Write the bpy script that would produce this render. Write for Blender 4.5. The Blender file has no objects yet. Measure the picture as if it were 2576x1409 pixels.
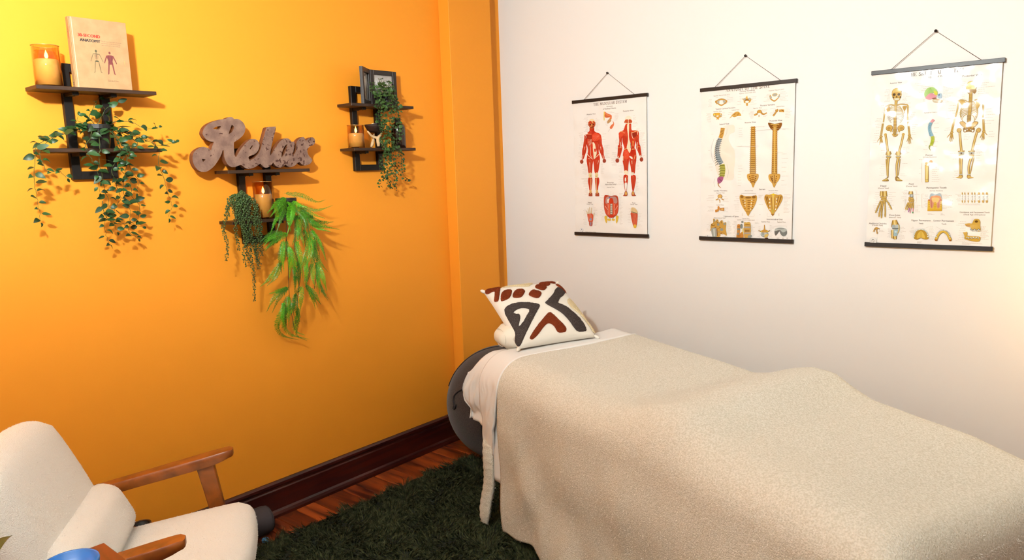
import bpy, bmesh, math, random
import numpy as np
from mathutils import Vector, Matrix, geometry

random.seed(7)
rng = np.random.default_rng(7)
scene = bpy.context.scene
COL = scene.collection

# ------------------------------------------------------------------ camera
cam_data = bpy.data.cameras.new('camera')
cam_data.sensor_width = 36.0
cam_data.lens = 1831.96 / 2576 * 36.0
cam_data.clip_start = 0.05
cam = bpy.data.objects.new('camera', cam_data)
COL.objects.link(cam)
_r = Vector((0.763397, 0.645111, -0.032524))
_u = Vector((-0.071894, 0.134900, 0.988248))
_f = Vector((-0.641916, 0.752087, -0.149362))
cam.matrix_world = Matrix(((_r.x, _u.x, -_f.x, 3.024779), (_r.y, _u.y, -_f.y, -3.497988), (_r.z, _u.z, -_f.z, 1.6), (0, 0, 0, 1)))
scene.camera = cam

# ------------------------------------------------------------------ world, light, exposure
world = bpy.data.worlds.new('world')
scene.world = world
world.use_nodes = True
world.node_tree.nodes['Background'].inputs[0].default_value = (1.0, 0.86, 0.7, 1)
world.node_tree.nodes['Background'].inputs[1].default_value = 0.02
PENDANT_POS = (1.95, -3.42, 2.42)
PENDANT_WATTS = 425.0
PENDANT_COLOUR = (0.93, 1.0, 0.98)
LAMP_POS = (3.13, -0.36, 1.10)
LAMP_WATTS = 10.0
LAMP_COLOUR = (1.0, 0.58, 0.18)
vs = scene.view_settings
vs.view_transform = 'Standard'
vs.look = 'None'
vs.exposure = 0.0
vs.gamma = 1.0
vs.use_curve_mapping = False
scene.cycles.max_bounces = 7
scene.cycles.diffuse_bounces = 3
scene.cycles.use_light_tree = False
scene.cycles.glossy_bounces = 2
scene.cycles.transmission_bounces = 2
scene.cycles.caustics_reflective = False
scene.cycles.caustics_refractive = False

# ------------------------------------------------------------------ helpers
def lin(c):
    c = c / 255.0
    return c / 12.92 if c <= 0.04045 else ((c + 0.055) / 1.055) ** 2.4

def hexlin(h):
    return tuple(lin(int(h[i:i + 2], 16)) for i in (0, 2, 4))

OFF = {}          # world offset of every object's local frame

def off_of(o):
    return OFF.get(o.name, Vector((0, 0, 0)))

def thing(name, label, cat, loc, group=None):
    o = bpy.data.objects.new(name, None)
    COL.objects.link(o)
    o.location = loc
    o.empty_display_size = 0.05
    o['label'] = label
    o['category'] = cat
    if group:
        o['group'] = group
    OFF[o.name] = Vector(loc)
    return o

def tag(o, label, cat, group=None):
    o['label'] = label
    o['category'] = cat
    if group:
        o['group'] = group
    return o

def add(name, me, mat=None, parent=None, smooth=False, label=None, kind=None):
    """link a mesh whose vertices are in world coordinates"""
    if mat is not None and not me.materials:
        me.materials.append(mat)
    if parent is not None:
        o_ = off_of(parent)
        if o_.length > 0:
            me.transform(Matrix.Translation(-o_))
    if smooth:
        me.shade_smooth()
    o = bpy.data.objects.new(name, me)
    COL.objects.link(o)
    if parent is not None:
        o.parent = parent
        OFF[o.name] = off_of(parent)
    if label:
        o['label'] = label
    if kind:
        o['kind'] = kind
    return o

def place(name, me, matrix, parent, label=None):
    """link an object that shares mesh data, placed by a world matrix"""
    o = bpy.data.objects.new(name, me)
    COL.objects.link(o)
    o.parent = parent
    o.matrix_basis = Matrix.Translation(-off_of(parent)) @ matrix
    if label:
        o['label'] = label
    return o

def pydata(verts, faces, name='m'):
    me = bpy.data.meshes.new(name)
    me.from_pydata([tuple(v) for v in verts], [], faces)
    me.update()
    return me

def fast_tris(v, t, name='m'):
    me = bpy.data.meshes.new(name)
    v = np.ascontiguousarray(v, dtype=np.float32)
    t = np.ascontiguousarray(t, dtype=np.int32)
    me.vertices.add(len(v))
    me.vertices.foreach_set('co', v.ravel())
    me.loops.add(t.size)
    me.loops.foreach_set('vertex_index', t.ravel())
    me.polygons.add(len(t))
    me.polygons.foreach_set('loop_start', np.arange(0, t.size, 3, dtype=np.int32))
    me.update(calc_edges=True)
    return me

def from_bm(bm, name='m'):
    bmesh.ops.recalc_face_normals(bm, faces=bm.faces)
    me = bpy.data.meshes.new(name)
    bm.to_mesh(me)
    bm.free()
    return me

def box_bm(bm, lo, hi, bevel=0.0, seg=1, M=None):
    lo, hi = Vector(lo), Vector(hi)
    r = bmesh.ops.create_cube(bm, size=1.0)
    vs_ = r['verts']
    for v in vs_:
        v.co = Vector(((v.co[i] + .5) * (hi[i] - lo[i]) + lo[i]) for i in range(3))
    if bevel > 0:
        es = list({e for v in vs_ for e in v.link_edges})
        r2 = bmesh.ops.bevel(bm, geom=es, offset=bevel, segments=seg, affect='EDGES', profile=.5)
        vs_ = list({v for f in r2['faces'] for v in f.verts} | {v for v in vs_ if v.is_valid})
    if M is not None:
        bmesh.ops.transform(bm, matrix=M, verts=vs_)
    return vs_

def box(lo, hi, bevel=0.0, seg=1, M=None):
    bm = bmesh.new()
    box_bm(bm, lo, hi, bevel, seg, M)
    return from_bm(bm)

def lathe(profile, centre, n=32, close=True, axis=None):
    """profile: list of (radius, height); axis: 3x3 matrix or None"""
    verts, faces = [], []
    c = Vector(centre)
    for (r, h) in profile:
        for k in range(n):
            a = 2 * math.pi * k / n
            p = Vector((r * math.cos(a), r * math.sin(a), h))
            if axis is not None:
                p = axis @ p
            verts.append(c + p)
    m = len(profile)
    for i in range(m - 1):
        for k in range(n):
            a, b = i * n + k, i * n + (k + 1) % n
            faces.append((a, b, b + n, a + n))
    if close:
        faces.append(tuple(range(n - 1, -1, -1)))
        faces.append(tuple((m - 1) * n + k for k in range(n)))
    return pydata(verts, faces)

def catmull(pts, step):
    pts = [Vector(p) for p in pts]
    if len(pts) < 3:
        n = max(2, int((pts[-1] - pts[0]).length / step))
        return [pts[0].lerp(pts[-1], i / n) for i in range(n + 1)]
    P = [pts[0] * 2 - pts[1]] + pts + [pts[-1] * 2 - pts[-2]]
    out = []
    for i in range(1, len(P) - 2):
        L = (P[i + 1] - P[i]).length
        n = max(1, int(round(L / step)))
        for k in range(n):
            t = k / n
            out.append(.5 * ((2 * P[i]) + (-P[i - 1] + P[i + 1]) * t + (2 * P[i - 1] - 5 * P[i] + 4 * P[i + 1] - P[i + 2]) * t * t + (-P[i - 1] + 3 * P[i] - 3 * P[i + 1] + P[i + 2]) * t ** 3))
    out.append(pts[-1])
    return out

def tube_data(path, radii, n=6, caps=True):
    path = [Vector(p) for p in path]
    if not hasattr(radii, '__len__'):
        radii = [radii] * len(path)
    verts, faces = [], []
    t0 = (path[1] - path[0]).normalized()
    side = t0.orthogonal().normalized()
    for i, p in enumerate(path):
        t = (path[min(i + 1, len(path) - 1)] - path[max(i - 1, 0)]).normalized()
        side = (side - t * side.dot(t)).normalized()
        up = t.cross(side)
        for k in range(n):
            a = 2 * math.pi * k / n
            verts.append(p + (side * math.cos(a) + up * math.sin(a)) * radii[i])
    for i in range(len(path) - 1):
        for k in range(n):
            a, b = i * n + k, i * n + (k + 1) % n
            faces.append((a, b, b + n, a + n))
    if caps:
        faces.append(tuple(range(n - 1, -1, -1)))
        faces.append(tuple((len(path) - 1) * n + k for k in range(n)))
    return verts, faces

def tube(path, radii, n=8):
    return pydata(*tube_data(path, radii, n))

class Join:
    def __init__(self):
        self.v, self.f = [], []
    def put(self, verts, faces):
        b = len(self.v)
        self.v.extend(verts)
        self.f.extend(tuple(i + b for i in f) for f in faces)
    def mesh(self):
        return pydata(self.v, self.f)

def soft_box(size, r, n=10, M=None, puff=(0, 0, 0), warp=None):
    """rounded cushion: half sizes minus r form the core, r the roundness; puff bulges faces"""
    hx, hy, hz = [s / 2 for s in size]
    bm = bmesh.new()
    bmesh.ops.create_cube(bm, size=2.0)
    bmesh.ops.subdivide_edges(bm, edges=bm.edges[:], cuts=n, use_grid_fill=True)
    for v in bm.verts:
        p = v.co.copy()
        d = []
        q = []
        for i, h in enumerate((hx, hy, hz)):
            rr = min(r, h)
            x = p[i] * h
            core = h - rr
            cx = max(-core, min(core, x))
            q.append(cx)
            d.append((x - cx) / rr if rr > 0 else 0)
        dv = Vector(d)
        m = max(abs(dv.x), abs(dv.y), abs(dv.z))
        if m > 1e-6 and dv.length > 0:
            dv = dv * (m / dv.length)
        rv = [min(r, h) for h in (hx, hy, hz)]
        co = Vector((q[0] + dv.x * rv[0], q[1] + dv.y * rv[1], q[2] + dv.z * rv[2]))
        for i in range(3):
            if puff[i]:
                a, b = [j for j in range(3) if j != i]
                k = max(0, 1 - p[a] ** 2) * max(0, 1 - p[b] ** 2)
                co[i] += puff[i] * k * p[i]
        if warp:
            co = warp(co, p)
        v.co = co
    if M is not None:
        bmesh.ops.transform(bm, matrix=M, verts=bm.verts)
    return from_bm(bm)

def frame(origin, ax, ay, az):
    ax, ay, az, o = Vector(ax), Vector(ay), Vector(az), Vector(origin)
    return Matrix(((ax.x, ay.x, az.x, o.x), (ax.y, ay.y, az.y, o.y), (ax.z, ay.z, az.z, o.z), (0, 0, 0, 1)))

def fibres(P, N, length, width, lean=None, spread=.5, droop=0.0, jitter=.3):
    """bent tapered blades: five vertices, three triangles each"""
    n = len(P)
    d = N + rng.normal(0, spread, (n, 3))
    if lean is not None:
        d = d + lean
    d /= np.linalg.norm(d, axis=1)[:, None] + 1e-9
    L = length * (1 + rng.uniform(-jitter, jitter, n))[:, None]
    s = np.cross(d, rng.normal(0, 1, (n, 3)))
    s /= np.linalg.norm(s, axis=1)[:, None] + 1e-9
    bend = rng.normal(0, .35, (n, 3))
    bend[:, 2] -= droop
    mid = P + d * L * .55
    tip = P + d * L + bend * L * .45
    w = width * .5
    v = np.stack([P - s * w, P + s * w, mid - s * w * .8, mid + s * w * .8, tip], axis=1).reshape(-1, 3)
    b = (np.arange(n) * 5)[:, None]
    t = np.stack([b + [0, 1, 3], b + [0, 3, 2], b + [2, 3, 4]], axis=1).reshape(-1, 3)
    return v, t

def vnoise(x, y, seed=0):
    """smooth value noise on arrays"""
    xi, yi = np.floor(x).astype(int), np.floor(y).astype(int)
    xf, yf = x - xi, y - yi
    def h(a, b):
        k = (a * 374761393 + b * 668265263 + seed * 974634) & 0x7fffffff
        k = (k ^ (k >> 13)) * 1274126177 & 0x7fffffff
        return (k & 0xffff) / 65535.0
    sx, sy = xf * xf * (3 - 2 * xf), yf * yf * (3 - 2 * yf)
    a = h(xi, yi) * (1 - sx) + h(xi + 1, yi) * sx
    b = h(xi, yi + 1) * (1 - sx) + h(xi + 1, yi + 1) * sx
    return a * (1 - sy) + b * sy

# ------------------------------------------------------------------ materials
def mat(name, col, rough=.6, spec=.4, metal=0.0, var=None, var_scale=8.0, bump=0.0, bump_scale=200.0, stretch=None, sheen=0.0, coat=0.0, detail=4.0, rand=0.0, emit=None, emit_strength=0.0, sss=0.0, bump_dist=.002):
    """col: hex string or linear tuple; var: second colour mixed in by noise (object space)"""
    m = bpy.data.materials.new(name)
    m.use_nodes = True
    nt = m.node_tree
    b = nt.nodes['Principled BSDF']
    c = hexlin(col) if isinstance(col, str) else col
    b.inputs['Base Color'].default_value = (*c, 1)
    b.inputs['Roughness'].default_value = rough
    b.inputs['Specular IOR Level'].default_value = spec
    b.inputs['Metallic'].default_value = metal
    if sheen:
        b.inputs['Sheen Weight'].default_value = sheen
    if coat:
        b.inputs['Coat Weight'].default_value = coat
        b.inputs['Coat Roughness'].default_value = .15
    if sss:
        b.inputs['Subsurface Weight'].default_value = sss
        b.inputs['Subsurface Radius'].default_value = (.02, .01, .005)
        b.inputs['Subsurface Scale'].default_value = .5
    if emit:
        b.inputs['Emission Color'].default_value = (*hexlin(emit), 1)
        b.inputs['Emission Strength'].default_value = emit_strength
    src = None
    if var or bump:
        geo = nt.nodes.new('ShaderNodeNewGeometry')
        vec = geo.outputs['Position']
        if stretch:
            mp = nt.nodes.new('ShaderNodeMapping')
            mp.inputs['Scale'].default_value = stretch
            nt.links.new(vec, mp.inputs['Vector'])
            vec = mp.outputs['Vector']
    if var:
        nz = nt.nodes.new('ShaderNodeTexNoise')
        nz.inputs['Scale'].default_value = var_scale
        nz.inputs['Detail'].default_value = detail
        nt.links.new(vec, nz.inputs['Vector'])
        rp = nt.nodes.new('ShaderNodeValToRGB')
        c2 = hexlin(var) if isinstance(var, str) else var
        rp.color_ramp.elements[0].position = .35
        rp.color_ramp.elements[1].position = .65
        rp.color_ramp.elements[0].color = (*c, 1)
        rp.color_ramp.elements[1].color = (*c2, 1)
        nt.links.new(nz.outputs['Fac'], rp.inputs['Fac'])
        src = rp.outputs['Color']
    if rand:
        oi = nt.nodes.new('ShaderNodeObjectInfo')
        hs = nt.nodes.new('ShaderNodeHueSaturation')
        mr = nt.nodes.new('ShaderNodeMapRange')
        mr.inputs['To Min'].default_value = 1 - rand
        mr.inputs['To Max'].default_value = 1 + rand
        nt.links.new(oi.outputs['Random'], mr.inputs['Value'])
        nt.links.new(mr.outputs['Result'], hs.inputs['Value'])
        if src is not None:
            nt.links.new(src, hs.inputs['Color'])
        else:
            hs.inputs['Color'].default_value = (*c, 1)
        src = hs.outputs['Color']
    if src is not None:
        nt.links.new(src, b.inputs['Base Color'])
    if bump:
        nb = nt.nodes.new('ShaderNodeTexNoise')
        nb.inputs['Scale'].default_value = bump_scale
        nb.inputs['Detail'].default_value = 3
        nt.links.new(vec if not stretch else geo.outputs['Position'], nb.inputs['Vector'])
        bp = nt.nodes.new('ShaderNodeBump')
        bp.inputs['Strength'].default_value = bump
        bp.inputs['Distance'].default_value = bump_dist
        nt.links.new(nb.outputs['Fac'], bp.inputs['Height'])
        nt.links.new(bp.outputs['Normal'], b.inputs['Normal'])
    return m

def print_mat(name, rough, attr=True, col=None, waves=.35):
    """laminated paper: colour attribute (or plain), gloss broken by gentle waves of the sheet"""
    m = bpy.data.materials.new(name)
    m.use_nodes = True
    nt = m.node_tree
    b = nt.nodes['Principled BSDF']
    b.inputs['Roughness'].default_value = rough
    b.inputs['Specular IOR Level'].default_value = .5
    if attr:
        at = nt.nodes.new('ShaderNodeVertexColor')
        at.layer_name = 'ink'
        nt.links.new(at.outputs['Color'], b.inputs['Base Color'])
    else:
        b.inputs['Base Color'].default_value = (*col, 1)
    geo = nt.nodes.new('ShaderNodeNewGeometry')
    nz = nt.nodes.new('ShaderNodeTexNoise')
    nz.inputs['Scale'].default_value = 9.0
    nz.inputs['Detail'].default_value = 1.5
    sh_ = nt.nodes.new('ShaderNodeVectorMath')
    sh_.inputs[1].default_value = (.07, 0, .31)
    nt.links.new(geo.outputs['Position'], sh_.inputs[0])
    nt.links.new(sh_.outputs['Vector'], nz.inputs['Vector'])
    bp = nt.nodes.new('ShaderNodeBump')
    bp.inputs['Strength'].default_value = waves
    bp.inputs['Distance'].default_value = .02
    nt.links.new(nz.outputs['Fac'], bp.inputs['Height'])
    nt.links.new(bp.outputs['Normal'], b.inputs['Normal'])
    return m

def glass_mat(name, tint, gloss=.05, fres=.7):
    m = bpy.data.materials.new(name)
    m.use_nodes = True
    nt = m.node_tree
    nt.nodes.remove(nt.nodes['Principled BSDF'])
    o = nt.nodes['Material Output']
    tr = nt.nodes.new('ShaderNodeBsdfTransparent')
    tr.inputs['Color'].default_value = (*tint, 1)
    gl = nt.nodes.new('ShaderNodeBsdfGlossy')
    gl.inputs['Color'].default_value = (1, .93, .8, 1)
    gl.inputs['Roughness'].default_value = gloss
    lw = nt.nodes.new('ShaderNodeLayerWeight')
    lw.inputs['Blend'].default_value = .5
    pw = nt.nodes.new('ShaderNodeMath')
    pw.operation = 'POWER'
    pw.inputs[1].default_value = 3.0
    nt.links.new(lw.outputs['Facing'], pw.inputs[0])
    fr = nt.nodes.new('ShaderNodeMath')
    fr.operation = 'MULTIPLY_ADD'
    fr.inputs[1].default_value = fres
    fr.inputs[2].default_value = .05
    nt.links.new(pw.outputs['Value'], fr.inputs[0])
    mx = nt.nodes.new('ShaderNodeMixShader')
    nt.links.new(fr.outputs['Value'], mx.inputs['Fac'])
    nt.links.new(tr.outputs['BSDF'], mx.inputs[1])
    nt.links.new(gl.outputs['BSDF'], mx.inputs[2])
    nt.links.new(mx.outputs['Shader'], o.inputs['Surface'])
    return m

def wood_mat(name, c1, c2, rough=.4, scale=(3, 40, 40), rand=0.0, coat=0.0, spec=.4, bump=.1, knots=False):
    """grain runs along the axis whose scale is smallest"""
    m = bpy.data.materials.new(name)
    m.use_nodes = True
    nt = m.node_tree
    b = nt.nodes['Principled BSDF']
    b.inputs['Roughness'].default_value = rough
    b.inputs['Specular IOR Level'].default_value = spec
    b.inputs['Coat Weight'].default_value = coat
    b.inputs['Coat Roughness'].default_value = .2
    geo = nt.nodes.new('ShaderNodeNewGeometry')
    oi = nt.nodes.new('ShaderNodeObjectInfo')
    ad = nt.nodes.new('ShaderNodeVectorMath')
    ad.operation = 'ADD'
    sc_ = nt.nodes.new('ShaderNodeVectorMath')
    sc_.operation = 'SCALE'
    sc_.inputs['Scale'].default_value = 7.0 if rand else 0.0
    nt.links.new(oi.outputs['Random'], sc_.inputs[0])
    nt.links.new(geo.outputs['Position'], ad.inputs[0])
    nt.links.new(sc_.outputs['Vector'], ad.inputs[1])
    mp = nt.nodes.new('ShaderNodeMapping')
    mp.inputs['Scale'].default_value = scale
    nt.links.new(ad.outputs['Vector'], mp.inputs['Vector'])
    nz = nt.nodes.new('ShaderNodeTexNoise')
    nz.inputs['Scale'].default_value = 1.0
    nz.inputs['Detail'].default_value = 6
    nz.inputs['Distortion'].default_value = .6
    nt.links.new(mp.outputs['Vector'], nz.inputs['Vector'])
    rp = nt.nodes.new('ShaderNodeValToRGB')
    rp.color_ramp.elements[0].position = .33
    rp.color_ramp.elements[1].position = .62
    rp.color_ramp.elements[0].color = (*hexlin(c2), 1)
    rp.color_ramp.elements[1].color = (*hexlin(c1), 1)
    nt.links.new(nz.outputs['Fac'], rp.inputs['Fac'])
    src = rp.outputs['Color']
    if knots:
        vo = nt.nodes.new('ShaderNodeTexVoronoi')
        vo.inputs['Scale'].default_value = 2.6
        nt.links.new(ad.outputs['Vector'], vo.inputs['Vector'])
        wv = nt.nodes.new('ShaderNodeMath')
        wv.operation = 'LESS_THAN'
        wv.inputs[1].default_value = .09
        nt.links.new(vo.outputs['Distance'], wv.inputs[0])
        n2 = nt.nodes.new('ShaderNodeMath')
        n2.operation = 'MULTIPLY'
        nt.links.new(wv.outputs['Value'], n2.inputs[0])
        nt.links.new(nz.outputs['Fac'], n2.inputs[1])
        mx = nt.nodes.new('ShaderNodeMixRGB')
        mx.inputs['Color2'].default_value = (*hexlin('240a02'), 1)
        nt.links.new(n2.outputs['Value'], mx.inputs['Fac'])
        nt.links.new(src, mx.inputs['Color1'])
        src = mx.outputs['Color']
    if rand:
        hs = nt.nodes.new('ShaderNodeHueSaturation')
        mr = nt.nodes.new('ShaderNodeMapRange')
        mr.inputs['To Min'].default_value = 1 - rand
        mr.inputs['To Max'].default_value = 1 + rand
        nt.links.new(oi.outputs['Random'], mr.inputs['Value'])
        nt.links.new(mr.outputs['Result'], hs.inputs['Value'])
        nt.links.new(src, hs.inputs['Color'])
        src = hs.outputs['Color']
    nt.links.new(src, b.inputs['Base Color'])
    bp = nt.nodes.new('ShaderNodeBump')
    bp.inputs['Strength'].default_value = bump
    bp.inputs['Distance'].default_value = .002
    nt.links.new(nz.outputs['Fac'], bp.inputs['Height'])
    nt.links.new(bp.outputs['Normal'], b.inputs['Normal'])
    return m

M_ORANGE = mat('orange_paint', (.84, .295, .021), .6, .25)
M_WHITE = mat('white_paint', (.76, .735, .71), .65, .25)
M_FAR = mat('tan_paint', (.38, .31, .25), .7, .2)
M_CEIL = mat('ceiling_paint', (.82, .80, .76), .8, .2)
M_BASE = wood_mat('dark_baseboard_wood', '3a1009', '22070a', .35, (40, 3, 40), spec=.4, coat=.2)
M_PLANK = wood_mat('plank_wood', '96451a', '30100a', .38, (2.2, 17, 17), rand=.4, coat=.25, knots=True)
M_SUB = mat('subfloor', '1a0a05', .9)
M_BLACK = mat('black_painted_wood', '110b08', .5, .3, bump=.1)
M_SHELF = wood_mat('dark_walnut_board', '37200f', '20100a', .5, (60, 4, 60))
M_BLACKPOT = mat('black_plastic', '151312', .45, .4)
M_WAX = mat('candle_wax', 'f0d8a8', .5, .3, sss=.3)
M_FLAME = mat('flame', 'ffd080', .5, emit='ffb040', emit_strength=40)
M_GLASS = glass_mat('amber_glass', (.97, .83, .62), .04, .9)
M_GOLD = mat('gold_rim', 'e0b070', .2, .5, metal=.8)
M_IVY = mat('ivy_leaf', '1f3d1a', .45, .4, rand=.45)
M_IVYSTEM = mat('ivy_stem', '3a4a1e', .6)
M_FERN = mat('fern_leaf', '44840f', .4, .4, rand=.5)
M_PEARL = mat('pearl_leaf', '33491f', .4, .45, rand=.2)
M_EUC = mat('eucalyptus_leaf', '30491f', .55, .3, rand=.4)
M_DARKSTEM = mat('dark_stem', '2a2a14', .7)

# ------------------------------------------------------------------ measured outlines: strands and sign in mm, chart print in quarter mm
# ------------------------------------------------------------------ the room
RX, RY, RZ = 4.6, -5.0, 2.78

def struct(o):
    o['kind'] = 'structure'
    return o

floor_ = struct(add('floor', box((-.1, RY - .1, -.12), (RX + .1, .1, -.02)), M_SUB))
struct(add('ceiling', box((-.1, RY - .1, RZ), (RX + .1, .1, RZ + .1)), M_CEIL))
wl = struct(add('wall_left', box((-.1, RY, -.02), (0, 0, RZ)), M_ORANGE))
struct(add('wall_back', box((-.1, 0, -.02), (RX + .1, .1, RZ)), M_WHITE))
struct(add('wall_right', box((RX, RY, -.02), (RX + .1, 0, RZ)), M_FAR))
struct(add('wall_front', box((-.1, RY - .1, -.02), (RX + .1, RY, RZ)), M_FAR))
# boxed-in pipe chase on the orange wall
struct(add('trim_1', box((0, -.511, -.02), (.08, -.165, RZ), .002), M_ORANGE))

def baseboard(name, path, out):
    """profiled skirting along a straight run; out = unit normal into the room"""
    prof = [(0, -.02), (.026, -.02), (.03, .0), (.03, .014), (.024, .026), (.016, .034), (.016, .128), (.012, .134), (.014, .142), (.02, .15), (.02, .163), (.012, .171), (0, .171)]
    a, b = Vector(path[0]), Vector(path[1])
    n = Vector(out)
    v = [a + n * d + Vector((0, 0, h)) for d, h in prof] + [b + n * d + Vector((0, 0, h)) for d, h in prof]
    m = len(prof)
    f = [(i, i + 1, i + 1 + m, i + m) for i in range(m - 1)] + [tuple(range(m)), tuple(range(2 * m - 1, m - 1, -1))]
    bm = bmesh.new()
    bm.from_mesh(pydata(v, f))
    return struct(add(name, from_bm(bm), M_BASE))

baseboard('baseboard_left', ((0, RY, 0), (0, -.511, 0)), (1, 0, 0))
baseboard('baseboard_back', ((0, 0, 0), (RX, 0, 0)), (0, -1, 0))
baseboard('baseboard_right', ((RX, RY, 0), (RX, 0, 0)), (-1, 0, 0))

# floor boards run away from the orange wall
widths = (.085, .105, .125)
plank_meshes = {}
for w_ in widths:
    for L_ in (.9, 1.25, 1.6):
        me = box((0, 0, -.02), (L_ - .003, w_ - .0035, 0), .002)
        me.materials.append(M_PLANK)
        plank_meshes[(w_, L_)] = me
y = RY
prnd = random.Random(3)
while y < -.05:
    w_ = prnd.choice(widths)
    x = -.02 - prnd.choice((0, .2, .45))
    while x < RX:
        L_ = prnd.choice((.9, 1.25, 1.6))
        place('plank', plank_meshes[(w_, L_)], Matrix.Translation((x, y, 0)), floor_)
        x += L_
    y += w_

# ------------------------------------------------------------------ lamps of the room (both stand outside the picture)
def lamp_light(name, pos, watts, colour, radius, parent):
    ld = bpy.data.lights.new(name, 'POINT')
    ld.energy = watts
    ld.color = colour
    ld.shadow_soft_size = radius
    lo = bpy.data.objects.new(name, ld)
    COL.objects.link(lo)
    lo.parent = parent
    lo.location = Vector(pos) - off_of(parent)

px_, py_, pz_ = PENDANT_POS
pend = thing('pendant_lamp', 'pendant lamp with an added dish that cuts its downward light', 'lamp', (px_, py_, RZ))
add('canopy', lathe([(.0001, 0), (.05, 0), (.05, -.012), (.03, -.025), (.0001, -.025)], (px_, py_, RZ), 24), M_BLACK, pend)
add('cord', tube([(px_, py_, RZ - .02), (px_, py_, pz_ + .11)], .003), M_BLACK, pend)
add('socket', lathe([(.0001, .12), (.012, .12), (.02, .105), (.02, .065), (.0001, .065)], PENDANT_POS, 20), M_BLACK, pend)
add('dish', lathe([(.0001, -.115), (.08, -.112), (.14, -.104), (.18, -.092), (.18, -.088), (.14, -.1), (.08, -.108), (.0001, -.111)], PENDANT_POS, 40, False), M_CEIL, pend, True)  # unseen dish, added and sized to hold back the bulb's downward light
for k in range(3):
    a_ = k * 2.0944
    add('hanger_rod', tube([(px_ + .018 * math.cos(a_), py_ + .018 * math.sin(a_), pz_ + .1), (px_ + .177 * math.cos(a_), py_ + .177 * math.sin(a_), pz_ - .089)], .0015, 5), M_BLACK, pend)
lamp_light('bulb', PENDANT_POS, PENDANT_WATTS, PENDANT_COLOUR, .06, pend)

lx, ly, lz = LAMP_POS
fl = thing('floor_lamp', 'amber floor lamp by the white wall past the bed', 'lamp', (lx, ly, 0))
add('base', lathe([(.0001, 0), (.13, 0), (.13, .015), (.02, .03), (.0001, .03)], (lx, ly, 0), 32), M_BLACK, fl)
add('pole', tube([(lx, ly, .02), (lx, ly, lz - .06)], .01), M_BLACK, fl)
add('socket', lathe([(.0001, -.06), (.018, -.06), (.018, -.045), (.0001, -.045)], LAMP_POS, 16), M_BLACK, fl)
lamp_light('bulb', LAMP_POS, LAMP_WATTS, LAMP_COLOUR, .04, fl)
IVY=[[(80,-2412,1808),(110,-2492,1784),(130,-2569,1761),(130,-2603,1733),(130,-2613,1692),(120,-2623,1612),(100,-2615,1550),(90,-2609,1475)],[(90,-2416,1812),(100,-2456,1800),(110,-2524,1775),(120,-2571,1745),(130,-2597,1708),(140,-2591,1655),(150,-2578,1643),(140,-2551,1650),(120,-2523,1623)],[(90,-2355,1809),(130,-2310,1786),(140,-2252,1764),(140,-2206,1738),(140,-2193,1706),(140,-2200,1666),(120,-2175,1597),(100,-2153,1536),(90,-2143,1502),(80,-2157,1458)],[(80,-2359,1814),(90,-2324,1827),(100,-2272,1828),(110,-2226,1804),(100,-2174,1806)],[(100,-2359,1804),(130,-2307,1777),(140,-2230,1760),(150,-2201,1737),(140,-2129,1750)],[(100,-2391,1816),(160,-2413,1740),(160,-2421,1668),(140,-2406,1591),(120,-2390,1517),(100,-2407,1438),(80,-2388,1371)],[(100,-2366,1812),(150,-2342,1754),(160,-2321,1715),(150,-2329,1645),(130,-2337,1571),(110,-2314,1512),(100,-2311,1458),(100,-2321,1413),(80,-2282,1384)],[(90,-2355,1809),(120,-2337,1769),(160,-2343,1706),(160,-2378,1655),(150,-2371,1603),(120,-2345,1545),(110,-2372,1493),(90,-2363,1421)],[(70,-2388,1814),(70,-2405,1843),(60,-2381,1879),(50,-2357,1920)],[(70,-2379,1818),(80,-2359,1853),(80,-2344,1875),(70,-2299,1899)],[(100,-2375,1812),(120,-2325,1803),(130,-2291,1769),(130,-2267,1742),(160,-2326,1706),(130,-2299,1645),(110,-2269,1605),(100,-2278,1564)],[(160,-2331,1706),(150,-2345,1650),(120,-2304,1601),(110,-2301,1556),(100,-2273,1510),(90,-2276,1459)],[(110,-2411,1811),(140,-2435,1762),(160,-2461,1732),(160,-2443,1681),(150,-2428,1648),(120,-2417,1570)],[(100,-2403,1812),(100,-2430,1819),(100,-2454,1823),(100,-2452,1840)],[(130,-2416,1536),(120,-2412,1500),(100,-2395,1473),(100,-2364,1448),(100,-2313,1444),(90,-2270,1429)]]
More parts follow.
